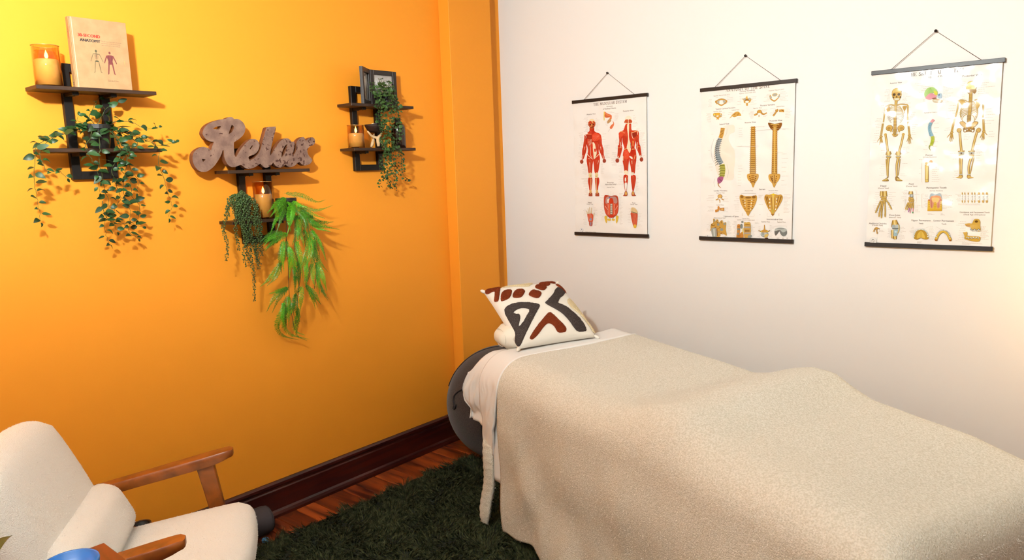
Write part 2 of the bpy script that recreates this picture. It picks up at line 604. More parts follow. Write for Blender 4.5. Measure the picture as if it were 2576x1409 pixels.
FERN=[[(100,-1636,1530),(140,-1567,1516),(170,-1516,1485),(180,-1472,1492)],[(100,-1614,1508),(150,-1554,1458),(180,-1513,1448),(200,-1447,1465)],[(120,-1594,1476),(160,-1532,1430),(180,-1482,1406)],[(120,-1565,1458),(170,-1530,1388),(200,-1420,1350)],[(130,-1544,1415),(170,-1513,1365),(200,-1470,1344)],[(100,-1500,1395),(120,-1444,1383),(130,-1399,1384)],[(120,-1639,1510),(170,-1708,1478),(200,-1779,1432)],[(120,-1640,1499),(190,-1707,1442),(200,-1759,1351)],[(120,-1634,1494),(190,-1654,1449),(200,-1702,1346)],[(160,-1690,1359),(190,-1767,1346),(190,-1815,1311)],[(140,-1654,1350),(170,-1733,1332),(170,-1802,1291)],[(150,-1686,1327),(160,-1707,1257),(150,-1699,1183)],[(130,-1694,1228),(130,-1729,1164),(120,-1773,1125)],[(150,-1665,1299),(170,-1654,1231),(150,-1651,1123)],[(160,-1616,1384),(190,-1617,1322),(190,-1615,1285)],[(150,-1544,1362),(180,-1525,1313),(180,-1495,1213)],[(160,-1560,1332),(200,-1587,1256),(190,-1624,1176)],[(130,-1518,1278),(140,-1505,1212),(130,-1452,1150)],[(140,-1538,1205),(170,-1565,1134),(170,-1550,1084)],[(130,-1511,1212),(160,-1501,1125),(150,-1480,1061)],[(120,-1500,1111),(130,-1486,1054),(120,-1456,1010)],[(130,-1583,1112),(150,-1557,1067),(140,-1531,990)],[(120,-1553,1091),(130,-1532,1050),(120,-1497,997)],[(120,-1663,1107),(140,-1726,1070),(130,-1764,1002)],[(100,-1651,1098),(120,-1706,1094),(120,-1735,1091)],[(120,-1629,1075),(140,-1660,1017),(120,-1646,959)],[(120,-1692,1047),(130,-1710,982),(110,-1692,912)],[(110,-1660,1068),(120,-1671,1012),(100,-1689,937),(80,-1645,877),(60,-1535,828)],[(110,-1616,1007),(110,-1615,952),(90,-1621,874),(70,-1555,826)],[(140,-1603,1105),(160,-1627,1057),(140,-1629,980)],[(140,-1621,1321),(170,-1623,1248),(160,-1613,1140)],[(140,-1643,1207),(160,-1647,1166),(150,-1653,1092)],[(130,-1578,1454),(180,-1581,1381),(180,-1569,1307)],[(130,-1624,1483),(190,-1597,1419),(200,-1604,1347)],[(140,-1610,1435),(190,-1631,1370),(190,-1654,1310)],[(120,-1517,1359),(140,-1481,1275),(140,-1464,1202)],[(140,-1579,1242),(180,-1599,1172),(170,-1605,1102)],[(140,-1522,1311),(170,-1543,1239),(170,-1574,1168)],[(130,-1610,1224),(140,-1616,1161),(130,-1622,1091)],[(140,-1636,1478),(200,-1687,1411),(200,-1680,1359)],[(120,-1655,1323),(140,-1657,1251),(130,-1662,1187)],[(130,-1573,1364),(170,-1555,1316),(170,-1549,1240)],[(120,-1505,1200),(130,-1505,1135),(120,-1516,1080)],[(100,-1558,1452),(120,-1519,1413),(120,-1479,1356)],[(100,-1620,1028),(110,-1661,982),(100,-1667,917)],[(100,-1658,1013),(110,-1691,987),(100,-1695,943)],[(120,-1610,1498),(160,-1596,1471),(180,-1574,1465)],[(100,-1665,1334),(120,-1726,1319),(120,-1763,1292)]]
FERNSTEM=[[(100,-1626,1504),(120,-1650,1385),(120,-1657,1307),(110,-1650,1206),(100,-1649,1119),(90,-1643,1009),(80,-1625,895)],[(100,-1615,1498),(130,-1582,1407),(130,-1552,1325),(120,-1522,1235),(110,-1502,1155),(100,-1515,1073)],[(100,-1621,1498),(130,-1608,1382),(130,-1624,1278),(120,-1596,1168),(100,-1605,1059),(90,-1623,924)]]
PEARL=[[(80,-1844,1530),(120,-1910,1518),(150,-1949,1443),(160,-1972,1397),(150,-1955,1328),(140,-1961,1262)],[(100,-1856,1530),(160,-1900,1479),(170,-1922,1408),(160,-1915,1349),(150,-1906,1301)],[(100,-1850,1535),(160,-1890,1498),(180,-1889,1430),(160,-1870,1345),(150,-1885,1296),(140,-1875,1227)],[(100,-1845,1530),(170,-1878,1492),(180,-1869,1419),(160,-1850,1328),(140,-1849,1272),(120,-1830,1177),(100,-1826,1064)],[(100,-1840,1529),(160,-1844,1505),(180,-1851,1437),(170,-1819,1375),(150,-1830,1300),(130,-1810,1208)],[(100,-1839,1534),(140,-1811,1503),(170,-1809,1424),(160,-1804,1348),(140,-1794,1266)],[(100,-1844,1535),(170,-1861,1501),(180,-1865,1404),(170,-1849,1338),(140,-1809,1227)],[(80,-1844,1535),(120,-1899,1525),(150,-1915,1480),(160,-1909,1436)],[(100,-1850,1530),(160,-1898,1498),(170,-1903,1450),(170,-1889,1371),(150,-1862,1314)],[(100,-1840,1529),(150,-1818,1489),(170,-1824,1440),(170,-1811,1369),(140,-1816,1268)],[(70,-1827,1544),(120,-1864,1531),(160,-1912,1509),(170,-1907,1455),(170,-1891,1406),(160,-1881,1341),(130,-1852,1241)],[(70,-1824,1546),(120,-1841,1520),(170,-1868,1477),(180,-1894,1440),(170,-1880,1385),(160,-1866,1334)],[(80,-1835,1539),(130,-1884,1522),(150,-1935,1486),(150,-1941,1448)],[(80,-1830,1539),(130,-1831,1514),(160,-1819,1479),(170,-1834,1421),(160,-1826,1350)]]
EUC=[[(100,-1081,2052),(150,-1104,1963),(150,-1106,1898),(150,-1098,1810),(150,-1086,1716),(130,-1093,1655),(110,-1062,1598),(90,-1077,1545)],[(100,-1043,2064),(160,-1082,1963),(160,-1082,1880),(160,-1067,1763),(140,-1052,1645),(100,-1019,1548)],[(100,-1019,2057),(160,-1039,1966),(160,-1027,1882),(160,-1043,1739),(130,-1014,1620),(100,-973,1521)],[(90,-980,2051),(140,-984,1970),(150,-971,1922),(150,-983,1836),(150,-997,1740),(130,-952,1668),(110,-934,1594),(90,-888,1561)],[(80,-976,2066),(130,-985,2013),(150,-986,1931),(150,-987,1874),(140,-951,1808)],[(100,-1093,2042),(130,-1121,2001),(150,-1093,1945),(150,-1094,1862)],[(90,-1022,2071),(140,-1044,2004),(150,-1018,1967),(150,-1046,1919)],[(150,-1047,1740),(130,-1010,1669),(120,-994,1596),(100,-995,1532)],[(150,-1099,1787),(150,-1063,1692),(120,-1046,1587),(100,-1023,1543)],[(100,-1056,2059),(150,-1071,2007),(160,-1095,1949),(160,-1081,1898),(160,-1098,1833)],[(160,-1082,1880),(160,-1075,1815),(160,-1029,1763),(140,-998,1692),(110,-966,1605)],[(100,-1000,2053),(150,-1028,2000),(160,-1015,1953),(160,-1031,1900),(160,-1050,1824),(160,-1092,1758)],[(150,-997,1740),(150,-986,1711),(130,-951,1692),(110,-937,1644)],[(150,-1074,1716),(130,-1073,1669),(120,-1080,1631),(100,-1042,1578)],[(90,-1041,2063),(80,-1013,2075)],[(90,-1010,2058),(90,-979,2060)],[(90,-1060,2057),(90,-1084,2055)]]
SIGN=[[(-1985,1792),(-1976,1812),(-1957,1829),(-1930,1841),(-1895,1850),(-1878,1851),(-1868,1858),(-1851,1862),(-1843,1858),(-1838,1852),(-1825,1855),(-1809,1849),(-1795,1836),(-1789,1819),(-1793,1801),(-1805,1783),(-1824,1769),(-1843,1758),(-1849,1755),(-1851,1741),(-1851,1717),(-1851,1701),(-1846,1692),(-1835,1706),(-1824,1722),(-1806,1741),(-1789,1757),(-1768,1770),(-1748,1770),(-1736,1763),(-1728,1748),(-1731,1734),(-1740,1717),(-1757,1704),(-1774,1699),(-1785,1695),(-1788,1688),(-1781,1680),(-1767,1683),(-1751,1695),(-1734,1711),(-1723,1732),(-1715,1756),(-1702,1787),(-1690,1819),(-1681,1823),(-1642,1826),(-1643,1812),(-1655,1783),(-1669,1746),(-1678,1717),(-1682,1698),(-1671,1707),(-1657,1728),(-1641,1746),(-1623,1764),(-1602,1774),(-1585,1775),(-1574,1769),(-1569,1760),(-1553,1760),(-1552,1742),(-1561,1717),(-1565,1697),(-1550,1712),(-1543,1737),(-1543,1757),(-1527,1773),(-1504,1784),(-1494,1775),(-1491,1764),(-1476,1775),(-1454,1783),(-1440,1773),(-1441,1755),(-1451,1745),(-1470,1740),(-1480,1732),(-1487,1720),(-1485,1706),(-1480,1695),(-1466,1683),(-1463,1673),(-1477,1658),(-1502,1651),(-1519,1654),(-1530,1666),(-1537,1668),(-1552,1656),(-1570,1647),(-1588,1645),(-1599,1651),(-1607,1658),(-1622,1647),(-1639,1644),(-1656,1651),(-1666,1663),(-1669,1668),(-1680,1656),(-1698,1646),(-1711,1645),(-1724,1653),(-1733,1664),(-1743,1658),(-1760,1648),(-1787,1641),(-1805,1644),(-1817,1655),(-1827,1660),(-1840,1656),(-1851,1651),(-1869,1650),(-1884,1659),(-1894,1676),(-1899,1694),(-1898,1713),(-1899,1723),(-1904,1721),(-1908,1708),(-1920,1688),(-1940,1663),(-1959,1646),(-1981,1634),(-2001,1633),(-2019,1641),(-2031,1657),(-2037,1677),(-2036,1695),(-2031,1711),(-2017,1724),(-2000,1733),(-1986,1737),(-1972,1733),(-1960,1727),(-1954,1721),(-1950,1734),(-1942,1748),(-1938,1756),(-1957,1758),(-1973,1767),(-1982,1781)],[(-1938,1809),(-1925,1818),(-1902,1822),(-1901,1818),(-1911,1807),(-1923,1808)],[(-1852,1828),(-1843,1824),(-1842,1815),(-1849,1805),(-1855,1796),(-1869,1789),(-1864,1803),(-1857,1817)],[(-1997,1686),(-1981,1684),(-1993,1674)],[(-1760,1744),(-1764,1736),(-1775,1725),(-1778,1728),(-1769,1739)],[(-1590,1749),(-1594,1732),(-1608,1705),(-1625,1689),(-1623,1705),(-1615,1724),(-1602,1742)]]
PRINT_MUSCLE=('5a4638 8a7666 7a6656 e2703f e8c860 f0a070 c4502a c08a58 dd6a3c f09a6a b0a8a8 c8331c a3402c 7c2a1c efd0a0 b84a28 f0c070 5a2414 e0a860 6a2a18 c05a34 d89050 8a3a20 e0482a f08060 a82a18 f0a860 f2d9b4 d83a22 d03420 e0583a 96200f e6c48c 9a7a4a ecc080 e0a868 a8482e d09058 f0dfc2 c04a28 e8b890 d84428 f0b878 982818 ecc060 5a4030 f0c080 c02c18 f0e0c8 f0b070 f0b060 ecd8bc f2e4d0 f4e8d8 e08050 e8b458 b23a22 b88478 e8d8c8 5a6aa0 d04a30 dd5a3a 8a7a68 d8ccb8 e0b040 6a5a50 caa070 e4c498 cc4a30 7a88a8 b85a48 8090b0 cc5034 e2bc88 f09070 7a6a50 b08a58 e6dad2 f2e6de 555555 9a8a80 6a564a c9b4a2 b0a090',"""T 0 -396,473,1420,1|THE MUSCULAR SYSTEM
T 0 -55,109,1342,0|Structure
T 0 -146,190,1292,0|of Skeletal Muscle
T 0 -583,-344,1207,0|Anterior View
T 0 371,630,1208,0|Posterior View
T 0 -55,111,-325,0|Posterior
T 0 -118,174,-366,0|Abdominal Wall
T 1 -67,125,-425,0|Internal View
T 0 -589,-496,-772,0|Hand
T 2 -621,-447,-804,0|Palmar View
T 0 581,658,-774,0|Foot
T 2 535,710,-804,0|Plantar View
P 3 -108,1251,-21,1198,66,1165,77,1119,11,1114,-55,1110,-99,1131,-120,1197
S 4 23,23,-117,1251,-120,1059
S 5 9,3,-98,1222,-10,1161,66,1138
S 6 9,3,-110,1159,-22,1139,55,1116
P 3 66,1128,79,1091,43,1057,10,1078
P 7 54,1084,59,1029,-24,984,-40,1026,-6,1070
P 8 98,1044,138,978,118,915,62,859,24,894,63,946,113,979
S 9 7,3,108,1025,120,961,62,882
S 10 6,6,40,874,-16,809
P 11 -586,781,-511,814,-443,782,-374,811,-284,797,-222,761,-198,704,-202,639,-262,614,-274,549,-267,465,-274,381,-258,315,-252,202,-420,189,-436,237,-460,190,-595,214,-578,346,-559,440,-597,555,-606,650,-657,728,-645,765
P 11 -644,770,-590,772,-593,630,-604,508,-611,442,-691,484,-683,588,-658,690
P 11 -691,503,-604,499,-612,404,-648,320,-691,231,-738,233,-729,352,-722,437
P 11 -286,652,-198,685,-186,564,-171,479,-256,464,-274,559
P 11 -261,493,-171,489,-142,404,-140,320,-119,235,-164,213,-213,313,-257,399
P 11 -503,926,-391,919,-382,844,-329,804,-443,763,-574,808,-516,852
P 11 -599,244,-425,238,-443,100,-472,-89,-552,-94,-580,41
P 11 -410,238,-252,232,-262,95,-303,-80,-383,-97,-410,61
P 11 -557,-189,-469,-191,-457,-280,-477,-382,-495,-497,-537,-496,-558,-381,-577,-278
P 11 -375,-193,-286,-194,-269,-283,-294,-384,-318,-498,-360,-497,-376,-370,-388,-268
E 12 -742,175,50,48
E 12 -128,174,47,46
S 13 5,5,-774,186,-770,138
S 13 5,5,-753,186,-752,138
S 13 5,5,-732,185,-733,137
S 13 5,5,-711,184,-714,136
S 13 5,5,-159,185,-155,138
S 13 5,5,-139,184,-137,138
S 13 5,5,-119,184,-119,137
S 13 5,5,-99,183,-102,136
P 14 -529,1040,-517,1086,-482,1111,-448,1118,-408,1106,-371,1071,-364,1029
P 15 -531,1054,-364,1043,-357,982,-389,919,-435,880,-464,882,-508,931,-539,1003
E 11 -488,1051,34,22
E 11 -408,1047,32,20
E 16 -424,1042,16,11
E 17 -490,995,21,12
E 17 -405,990,20,12
E 18 -448,978,14,24
S 19 9,9,-486,927,-412,922
E 20 -538,988,12,20
E 20 -362,982,12,20
E 21 -474,948,16,13
E 22 -411,948,18,13
P 23 -437,763,-352,794,-262,763,-238,706,-281,634,-372,608,-434,630
S 24 5,2,-426,744,-344,736,-260,733
S 24 5,2,-430,716,-346,722,-260,733
S 24 5,2,-431,683,-346,705,-260,733
S 24 5,2,-422,650,-342,689,-260,733
S 24 5,2,-389,625,-325,676,-260,733
P 25 -598,767,-460,755,-462,671,-548,675,-599,711
S 26 13,8,-580,788,-460,778
S 27 15,6,-633,783,-605,725,-629,689
S 27 8,3,-462,661,-514,650,-566,657
S 27 8,3,-463,639,-515,624,-566,629
S 27 8,3,-463,616,-515,597,-567,601
S 27 8,3,-464,594,-516,571,-568,573
S 27 8,3,-464,571,-516,545,-568,544
P 27 -435,594,-378,568,-352,469,-328,346,-402,221,-419,340,-431,482
Q 28 -491,561,-433,564,-428,500,-485,497
Q 28 -492,484,-435,487,-429,423,-486,420
Q 28 -494,407,-436,410,-431,346,-488,343
Q 28 -495,330,-438,333,-432,269,-490,265
Q 29 -398,452,-346,454,-348,384,-388,381
S 27 9,9,-510,579,-495,437,-498,324,-453,247
S 27 15,10,-580,337,-522,278,-436,220
S 27 15,9,-267,325,-338,271,-408,219
S 27 10,10,-563,241,-511,230
S 30 7,2,-628,729,-622,622,-638,516
S 30 7,2,-639,737,-645,624,-650,510
S 30 7,2,-651,731,-667,625,-661,517
S 31 4,1,-611,728,-608,621,-626,515
S 31 4,1,-622,736,-630,623,-638,510
S 31 4,1,-634,730,-652,625,-649,517
S 30 6,2,-640,473,-658,364,-699,260
S 30 6,2,-651,482,-682,369,-714,256
S 30 6,2,-665,478,-706,374,-725,265
S 31 4,1,-628,472,-647,364,-688,259
S 31 4,1,-639,481,-670,369,-702,256
S 31 4,1,-653,478,-694,374,-713,264
S 30 7,2,-223,682,-201,585,-200,487
S 30 7,2,-235,687,-223,584,-210,481
S 30 7,2,-245,681,-244,583,-222,486
S 31 4,1,-240,647,-221,567,-215,486
S 31 4,1,-253,646,-247,565,-229,485
S 30 6,2,-208,468,-159,359,-132,245
S 30 6,2,-222,472,-182,354,-141,236
S 30 6,2,-231,463,-204,349,-156,240
S 31 4,1,-197,458,-156,358,-137,254
S 31 4,1,-211,462,-179,354,-147,245
S 31 4,1,-221,454,-202,350,-161,249
S 27 13,4,-644,510,-652,434
S 27 13,13,-701,322,-714,237
S 27 13,4,-221,491,-211,416
S 27 13,13,-163,293,-147,217
S 30 6,2,-287,581,-279,470,-291,360
S 30 6,2,-299,588,-301,471,-303,354
S 30 6,2,-310,582,-322,472,-314,361
S 31 4,1,-268,589,-260,483,-277,378
S 31 4,1,-282,596,-286,484,-291,372
S 31 4,1,-295,591,-312,486,-304,379
S 30 6,2,-542,529,-529,439,-534,350
S 30 6,2,-551,534,-547,439,-543,345
S 30 6,2,-560,529,-565,439,-553,350
S 31 4,1,-561,550,-545,455,-542,359
S 31 4,1,-574,549,-572,454,-556,358
S 31 6,6,-593,725,-599,555
S 31 6,6,-281,615,-446,612
S 30 8,2,-480,850,-458,815,-449,777
S 30 8,2,-493,847,-483,809,-462,773
S 31 6,2,-411,901,-394,856,-390,810
S 31 6,2,-424,899,-420,854,-404,809
S 30 10,3,-490,207,-465,74,-484,-60
S 30 10,3,-507,213,-496,74,-500,-66
S 30 10,3,-523,213,-527,74,-516,-66
S 30 10,3,-539,207,-558,74,-533,-60
S 31 5,2,-499,208,-467,75,-486,-59
S 31 5,2,-518,214,-502,74,-504,-66
S 31 5,2,-536,213,-538,73,-522,-66
S 31 5,2,-554,207,-573,73,-541,-61
S 30 10,3,-305,200,-289,66,-317,-65
S 30 10,3,-321,206,-320,68,-333,-70
S 30 10,3,-337,207,-350,69,-349,-70
S 30 10,3,-353,202,-381,71,-365,-63
S 31 5,2,-290,198,-277,64,-313,-66
S 31 5,2,-308,206,-311,67,-332,-71
S 31 5,2,-326,207,-346,70,-350,-69
S 31 5,2,-344,203,-381,72,-368,-62
S 27 10,5,-519,153,-516,1,-513,-76
S 27 10,4,-271,195,-303,108
E 32 -510,-139,46,66
E 32 -338,-143,46,66
E 33 -495,-152,10,15
E 33 -351,-162,10,16
S 30 9,3,-500,-216,-485,-340,-498,-463
S 30 9,3,-516,-209,-514,-340,-513,-471
S 30 9,3,-531,-216,-544,-340,-529,-464
S 31 5,2,-500,-223,-486,-343,-501,-464
S 31 5,2,-516,-215,-516,-343,-516,-471
S 31 5,2,-531,-223,-546,-343,-532,-464
S 30 9,3,-314,-220,-305,-343,-324,-465
S 30 9,3,-329,-212,-334,-342,-339,-472
S 30 9,3,-344,-219,-363,-341,-354,-465
S 31 5,2,-314,-226,-305,-346,-324,-465
S 31 5,2,-329,-219,-334,-345,-339,-472
S 31 5,2,-344,-225,-363,-344,-354,-465
S 34 15,13,-493,-216,-499,-369,-510,-535
S 34 15,13,-351,-218,-347,-370,-337,-536
E 35 -509,-510,34,44
E 35 -333,-511,34,44
P 36 -548,-535,-471,-535,-460,-586,-469,-612,-556,-609,-562,-586
P 36 -368,-536,-287,-536,-277,-587,-285,-612,-374,-610,-380,-587
E 37 -510,-535,18,23
E 37 -333,-536,18,23
P 11 441,949,376,818,284,787,258,698,342,666,351,565,393,445,382,391,359,310,363,172,507,168,524,258,539,166,687,162,680,378,647,434,680,567,691,638,762,688,744,778,682,795,588,805,567,860,566,941
P 11 262,716,340,684,332,584,323,485,259,492,266,606
P 11 243,507,337,466,330,384,277,235,218,237,225,370
P 11 686,701,759,697,761,563,775,468,700,472,680,603
P 11 698,485,781,486,806,382,821,247,782,244,730,349,692,423
P 11 352,211,502,206,492,48,473,-110,402,-108,375,39
P 11 523,205,684,200,669,43,650,-114,580,-112,546,47
P 11 380,-151,473,-153,479,-269,458,-380,443,-509,406,-509,378,-354,363,-243
P 11 565,-161,667,-163,677,-272,651,-394,622,-498,591,-497,568,-356,556,-258
E 12 213,170,49,48
E 12 820,173,44,48
S 13 5,5,183,180,187,132
S 13 5,5,203,179,204,131
S 13 5,5,222,179,222,131
S 13 5,5,242,178,239,130
S 13 5,5,792,183,796,136
S 13 5,5,810,183,812,136
S 13 5,5,829,182,829,135
S 13 5,5,848,181,845,135
E 38 499,1035,84,81
P 39 421,1032,484,1041,503,1026,527,1038,581,1021,576,963,425,973
S 27 11,11,503,1035,502,936
E 20 411,989,12,23
E 20 585,986,13,24
S 40 18,18,430,954,568,950
P 27 481,938,521,935,514,666,553,528,565,437,532,321,478,396,455,442,482,550,493,667,467,867
P 41 262,770,365,784,412,743,326,683,267,688
S 42 13,7,284,794,365,782,412,751
S 42 13,7,592,747,692,777,744,778
S 27 11,11,587,761,592,679,620,620
P 43 603,742,702,745,702,674,628,642
S 27 16,7,728,770,733,699
S 44 11,11,601,571,633,561
S 44 11,11,601,546,632,537
S 44 11,11,601,521,632,514
S 44 11,11,601,495,632,490
S 44 11,11,600,470,632,467
S 45 13,6,559,537,553,447,573,392
S 46 17,7,376,400,425,412,473,432
S 46 15,9,584,400,663,402
P 23 394,386,467,387,509,327,508,231,444,183,371,218,383,309
S 24 5,2,403,354,456,342,504,322
S 24 5,2,402,322,456,310,503,293
S 24 5,2,402,290,455,279,503,264
S 24 5,2,402,258,455,247,503,235
S 24 5,2,401,226,455,215,503,206
P 47 575,383,670,388,680,311,625,286,560,302
P 48 524,258,582,238,603,205,582,188,529,230
S 49 18,9,667,271,629,154
Q 27 353,264,369,264,368,163,347,164
S 30 7,2,434,788,467,644,451,499
S 30 7,2,416,795,433,644,434,492
S 30 7,2,399,795,400,644,416,492
S 30 7,2,382,788,366,644,398,499
S 31 5,1,408,738,452,611,456,481
S 31 5,1,393,743,424,609,443,474
S 31 5,1,379,741,397,606,428,473
S 31 5,1,366,735,370,604,413,477
S 30 6,2,568,907,581,788,576,670
S 30 6,2,557,915,561,789,565,663
S 30 6,2,547,908,541,790,554,670
S 31 5,1,468,917,468,857,457,797
S 31 5,1,455,919,444,860,444,799
S 31 5,1,554,786,571,718,573,649
S 31 5,1,545,790,555,717,565,645
S 31 5,1,537,785,539,717,556,649
S 30 5,2,659,634,658,540,638,448
S 30 5,2,649,641,638,542,626,444
S 30 6,2,638,636,618,545,617,451
S 30 6,2,308,672,314,589,301,509
S 30 6,2,299,677,295,591,291,504
S 30 6,2,289,673,277,592,282,510
S 31 4,1,316,672,317,589,306,507
S 31 4,1,303,674,292,591,293,508
S 30 6,2,299,460,294,355,264,254
S 30 6,2,288,468,269,359,250,250
S 30 6,2,274,464,244,363,239,258
S 31 4,1,306,460,300,355,270,254
S 31 4,1,294,468,275,359,256,249
S 31 4,1,280,464,250,363,244,258
S 30 6,2,737,658,750,573,746,489
S 30 6,2,728,663,732,574,737,484
S 30 6,2,719,658,714,574,727,489
S 31 4,1,724,660,736,574,737,488
S 31 4,1,711,660,712,574,725,488
S 30 5,2,754,453,791,360,807,264
S 30 5,2,742,457,770,357,797,257
S 30 5,2,732,449,748,353,785,260
S 31 4,1,759,444,795,356,810,264
S 31 4,1,747,447,774,352,801,257
S 31 4,1,737,440,752,348,788,260
S 27 17,6,292,568,312,440
S 27 16,5,721,538,716,449,731,385
S 50 9,4,236,443,328,439
S 50 7,4,695,441,783,446
S 27 19,19,240,268,239,213
S 27 18,18,797,266,804,212
S 30 10,3,449,188,472,62,453,-64
S 30 10,3,434,193,443,62,438,-70
S 30 10,3,419,194,414,62,423,-70
S 30 10,3,404,188,385,63,408,-64
S 31 5,1,442,188,467,62,450,-64
S 31 5,1,427,194,438,62,435,-69
S 31 5,1,412,194,409,62,420,-70
S 31 5,1,397,188,380,62,405,-64
S 30 10,3,633,181,654,56,635,-69
S 30 10,3,618,187,626,57,620,-74
S 30 10,3,604,187,598,57,605,-74
S 30 10,3,589,182,569,58,590,-68
S 31 5,1,626,182,649,57,632,-68
S 31 5,1,611,187,621,57,617,-74
S 31 5,1,597,188,593,57,602,-74
S 31 5,1,582,182,564,57,588,-68
S 27 15,5,582,155,589,82
P 27 417,-48,481,-74,473,-153,423,-133,380,-96
P 51 559,-39,580,-100,615,-89,636,-138,572,-161
E 52 419,-250,19,47
P 53 397,-330,457,-330,438,-496,416,-496
S 30 9,3,632,-184,647,-321,630,-458
S 30 9,3,621,-177,625,-320,618,-464
S 30 9,3,609,-177,602,-320,606,-464
S 30 9,3,597,-183,580,-320,595,-458
S 31 5,1,630,-194,642,-327,625,-459
S 31 5,1,615,-186,612,-326,609,-467
S 31 5,1,599,-194,582,-326,594,-459
S 31 7,7,379,-206,371,-292,398,-416
S 54 10,10,444,-171,469,-245
P 36 402,-512,455,-513,461,-604,353,-604,382,-576
P 36 583,-513,633,-514,654,-577,684,-604,575,-604
E 55 429,-552,20,42
E 55 608,-548,18,42
P 56 -134,-600,-59,-588,38,-607,134,-594,215,-620,237,-788,225,-938,173,-1040,38,-1099,-81,-1043,-139,-917,-151,-739
P 57 -97,-663,-44,-619,30,-625,134,-619,192,-663,203,-751,146,-776,43,-739,-62,-777,-106,-764
P 58 -60,-688,15,-663,6,-739,-46,-764
E 59 4,-646,18,18
P 11 7,-663,82,-663,102,-776,-17,-777
P 60 -107,-802,-25,-802,-12,-992,-66,-1043,-117,-955
P 60 102,-801,205,-801,210,-951,158,-1027,99,-990
P 61 -24,-789,16,-789,2,-1042,-32,-1017
P 61 80,-789,120,-789,126,-1015,87,-1041
Q 62 21,-777,76,-776,78,-1016,10,-1017
E 63 47,-796,24,12
E 63 46,-836,24,12
E 63 46,-876,24,13
E 63 45,-917,24,12
E 63 45,-957,24,12
E 63 44,-998,24,12
S 27 8,8,-122,-828,-49,-916
S 27 7,7,212,-826,145,-914
S 27 7,7,-39,-789,-43,-1017
S 27 7,7,135,-789,131,-1015
S 31 5,2,-50,-820,-41,-916,-53,-1012
S 31 5,2,-62,-815,-64,-916,-65,-1018
S 31 5,2,-74,-821,-87,-916,-77,-1012
S 31 5,1,169,-819,179,-914,167,-1009
S 31 5,1,158,-814,156,-914,155,-1015
S 31 5,1,146,-819,134,-914,143,-1009
P 64 -129,-1057,-66,-1062,-71,-1183,-89,-1219,-113,-1184,-139,-1108
P 64 165,-1052,228,-1054,223,-1114,188,-1213,163,-1191
E 64 -15,-1138,48,26
E 64 97,-1136,42,26
P 11 -36,-1043,121,-1040,46,-1098
S 65 8,8,-66,-1043,23,-1118
S 65 7,7,158,-1040,68,-1117
S 66 28,18,-594,-1038,-622,-941
S 67 11,6,-594,-1038,-622,-941
S 66 28,18,-563,-1025,-584,-889
S 67 11,6,-563,-1025,-584,-889
S 66 28,18,-527,-1018,-541,-863
S 67 11,6,-527,-1018,-541,-863
S 66 28,18,-490,-1024,-482,-869
S 67 11,6,-490,-1024,-482,-869
S 66 28,18,-460,-1114,-412,-984
S 67 11,6,-460,-1114,-412,-984
P 68 -605,-1038,-586,-1019,-462,-1010,-445,-1113,-473,-1211,-559,-1213,-591,-1116
S 27 6,2,-541,-1176,-566,-1099,-552,-1018
S 27 6,2,-526,-1178,-539,-1096,-538,-1014
S 27 6,2,-512,-1177,-512,-1094,-524,-1013
S 27 6,2,-499,-1172,-485,-1092,-510,-1015
E 69 -514,-1136,31,24
P 70 -555,-1200,-468,-1198,-475,-1282,-514,-1294,-554,-1281
S 71 18,18,-512,-1205,-513,-1283
P 72 554,-966,704,-976,715,-1081,699,-1217,669,-1298,619,-1293,584,-1195,550,-1046
P 73 554,-885,580,-857,623,-858,672,-884,710,-933,715,-988,558,-966
S 74 6,2,660,-1004,684,-1124,665,-1246
S 74 6,2,648,-1000,661,-1125,653,-1251
S 74 6,2,636,-996,638,-1125,641,-1256
S 74 6,2,624,-1000,616,-1126,629,-1252
S 74 6,2,612,-1005,593,-1127,617,-1248
S 31 5,1,652,-1002,678,-1117,663,-1234
S 31 5,1,636,-998,649,-1118,648,-1240
S 31 5,1,622,-999,621,-1120,633,-1241
S 31 5,1,607,-1005,592,-1122,618,-1237
E 64 650,-1270,40,42
S 75 17,17,558,-953,714,-988
S 76 4,4,594,-873,591,-959
S 76 4,4,623,-885,622,-959
S 76 4,4,651,-897,653,-958
S 76 4,4,679,-909,684,-958
E 77 -771,-1392,57,50
E 78 -771,-1392,44,40
E 79 -768,-1375,10,10
E 79 -754,-1420,8,8
S 80 4,4,-822,-1398,-717,-1395
T 81 -669,-377,-1442,0|TheArtofScience.Online
L 82 -688,-545,1154,835,14,1
L 82 -345,-227,1130,835,14,0
L 82 -812,-690,831,540,12,1
L 82 -171,-64,795,558,4,0
L 82 -843,-731,509,257,9,1
L 82 -131,31,524,230,14,0
L 82 611,745,1117,867,9,0
L 82 323,408,903,843,2,1
L 82 136,242,667,415,10,1
L 82 693,868,844,771,3,0
L 82 785,926,749,198,26,0
L 82 44,193,359,58,14,1
L 82 154,271,1195,1033,6,0
L 82 -100,-14,1048,933,4,1
L 82 -53,208,1247,1200,2,0
L 82 -766,-599,122,-125,9,1
L 82 -227,-111,144,-110,11,0
L 82 -773,-581,-198,-393,8,1
L 82 -683,-577,-418,-586,8,1
L 82 216,344,68,-107,6,1
L 82 695,784,163,-45,8,0
L 82 169,348,-153,-378,6,1
L 82 678,767,-163,-493,12,0
L 82 -277,-158,-587,-1185,18,1
L 82 252,353,-539,-1262,26,0
L 82 -741,-631,-897,-1273,14,1
L 82 -443,-297,-856,-1291,14,0
L 82 444,541,-861,-1221,6,1
L 82 728,852,-970,-1275,9,0
S 83 2,2,551,-885,563,-910
S 83 2,2,39,-500,30,-613
S 83 2,2,106,-525,90,-613
S 83 2,2,-43,-525,-22,-613""")
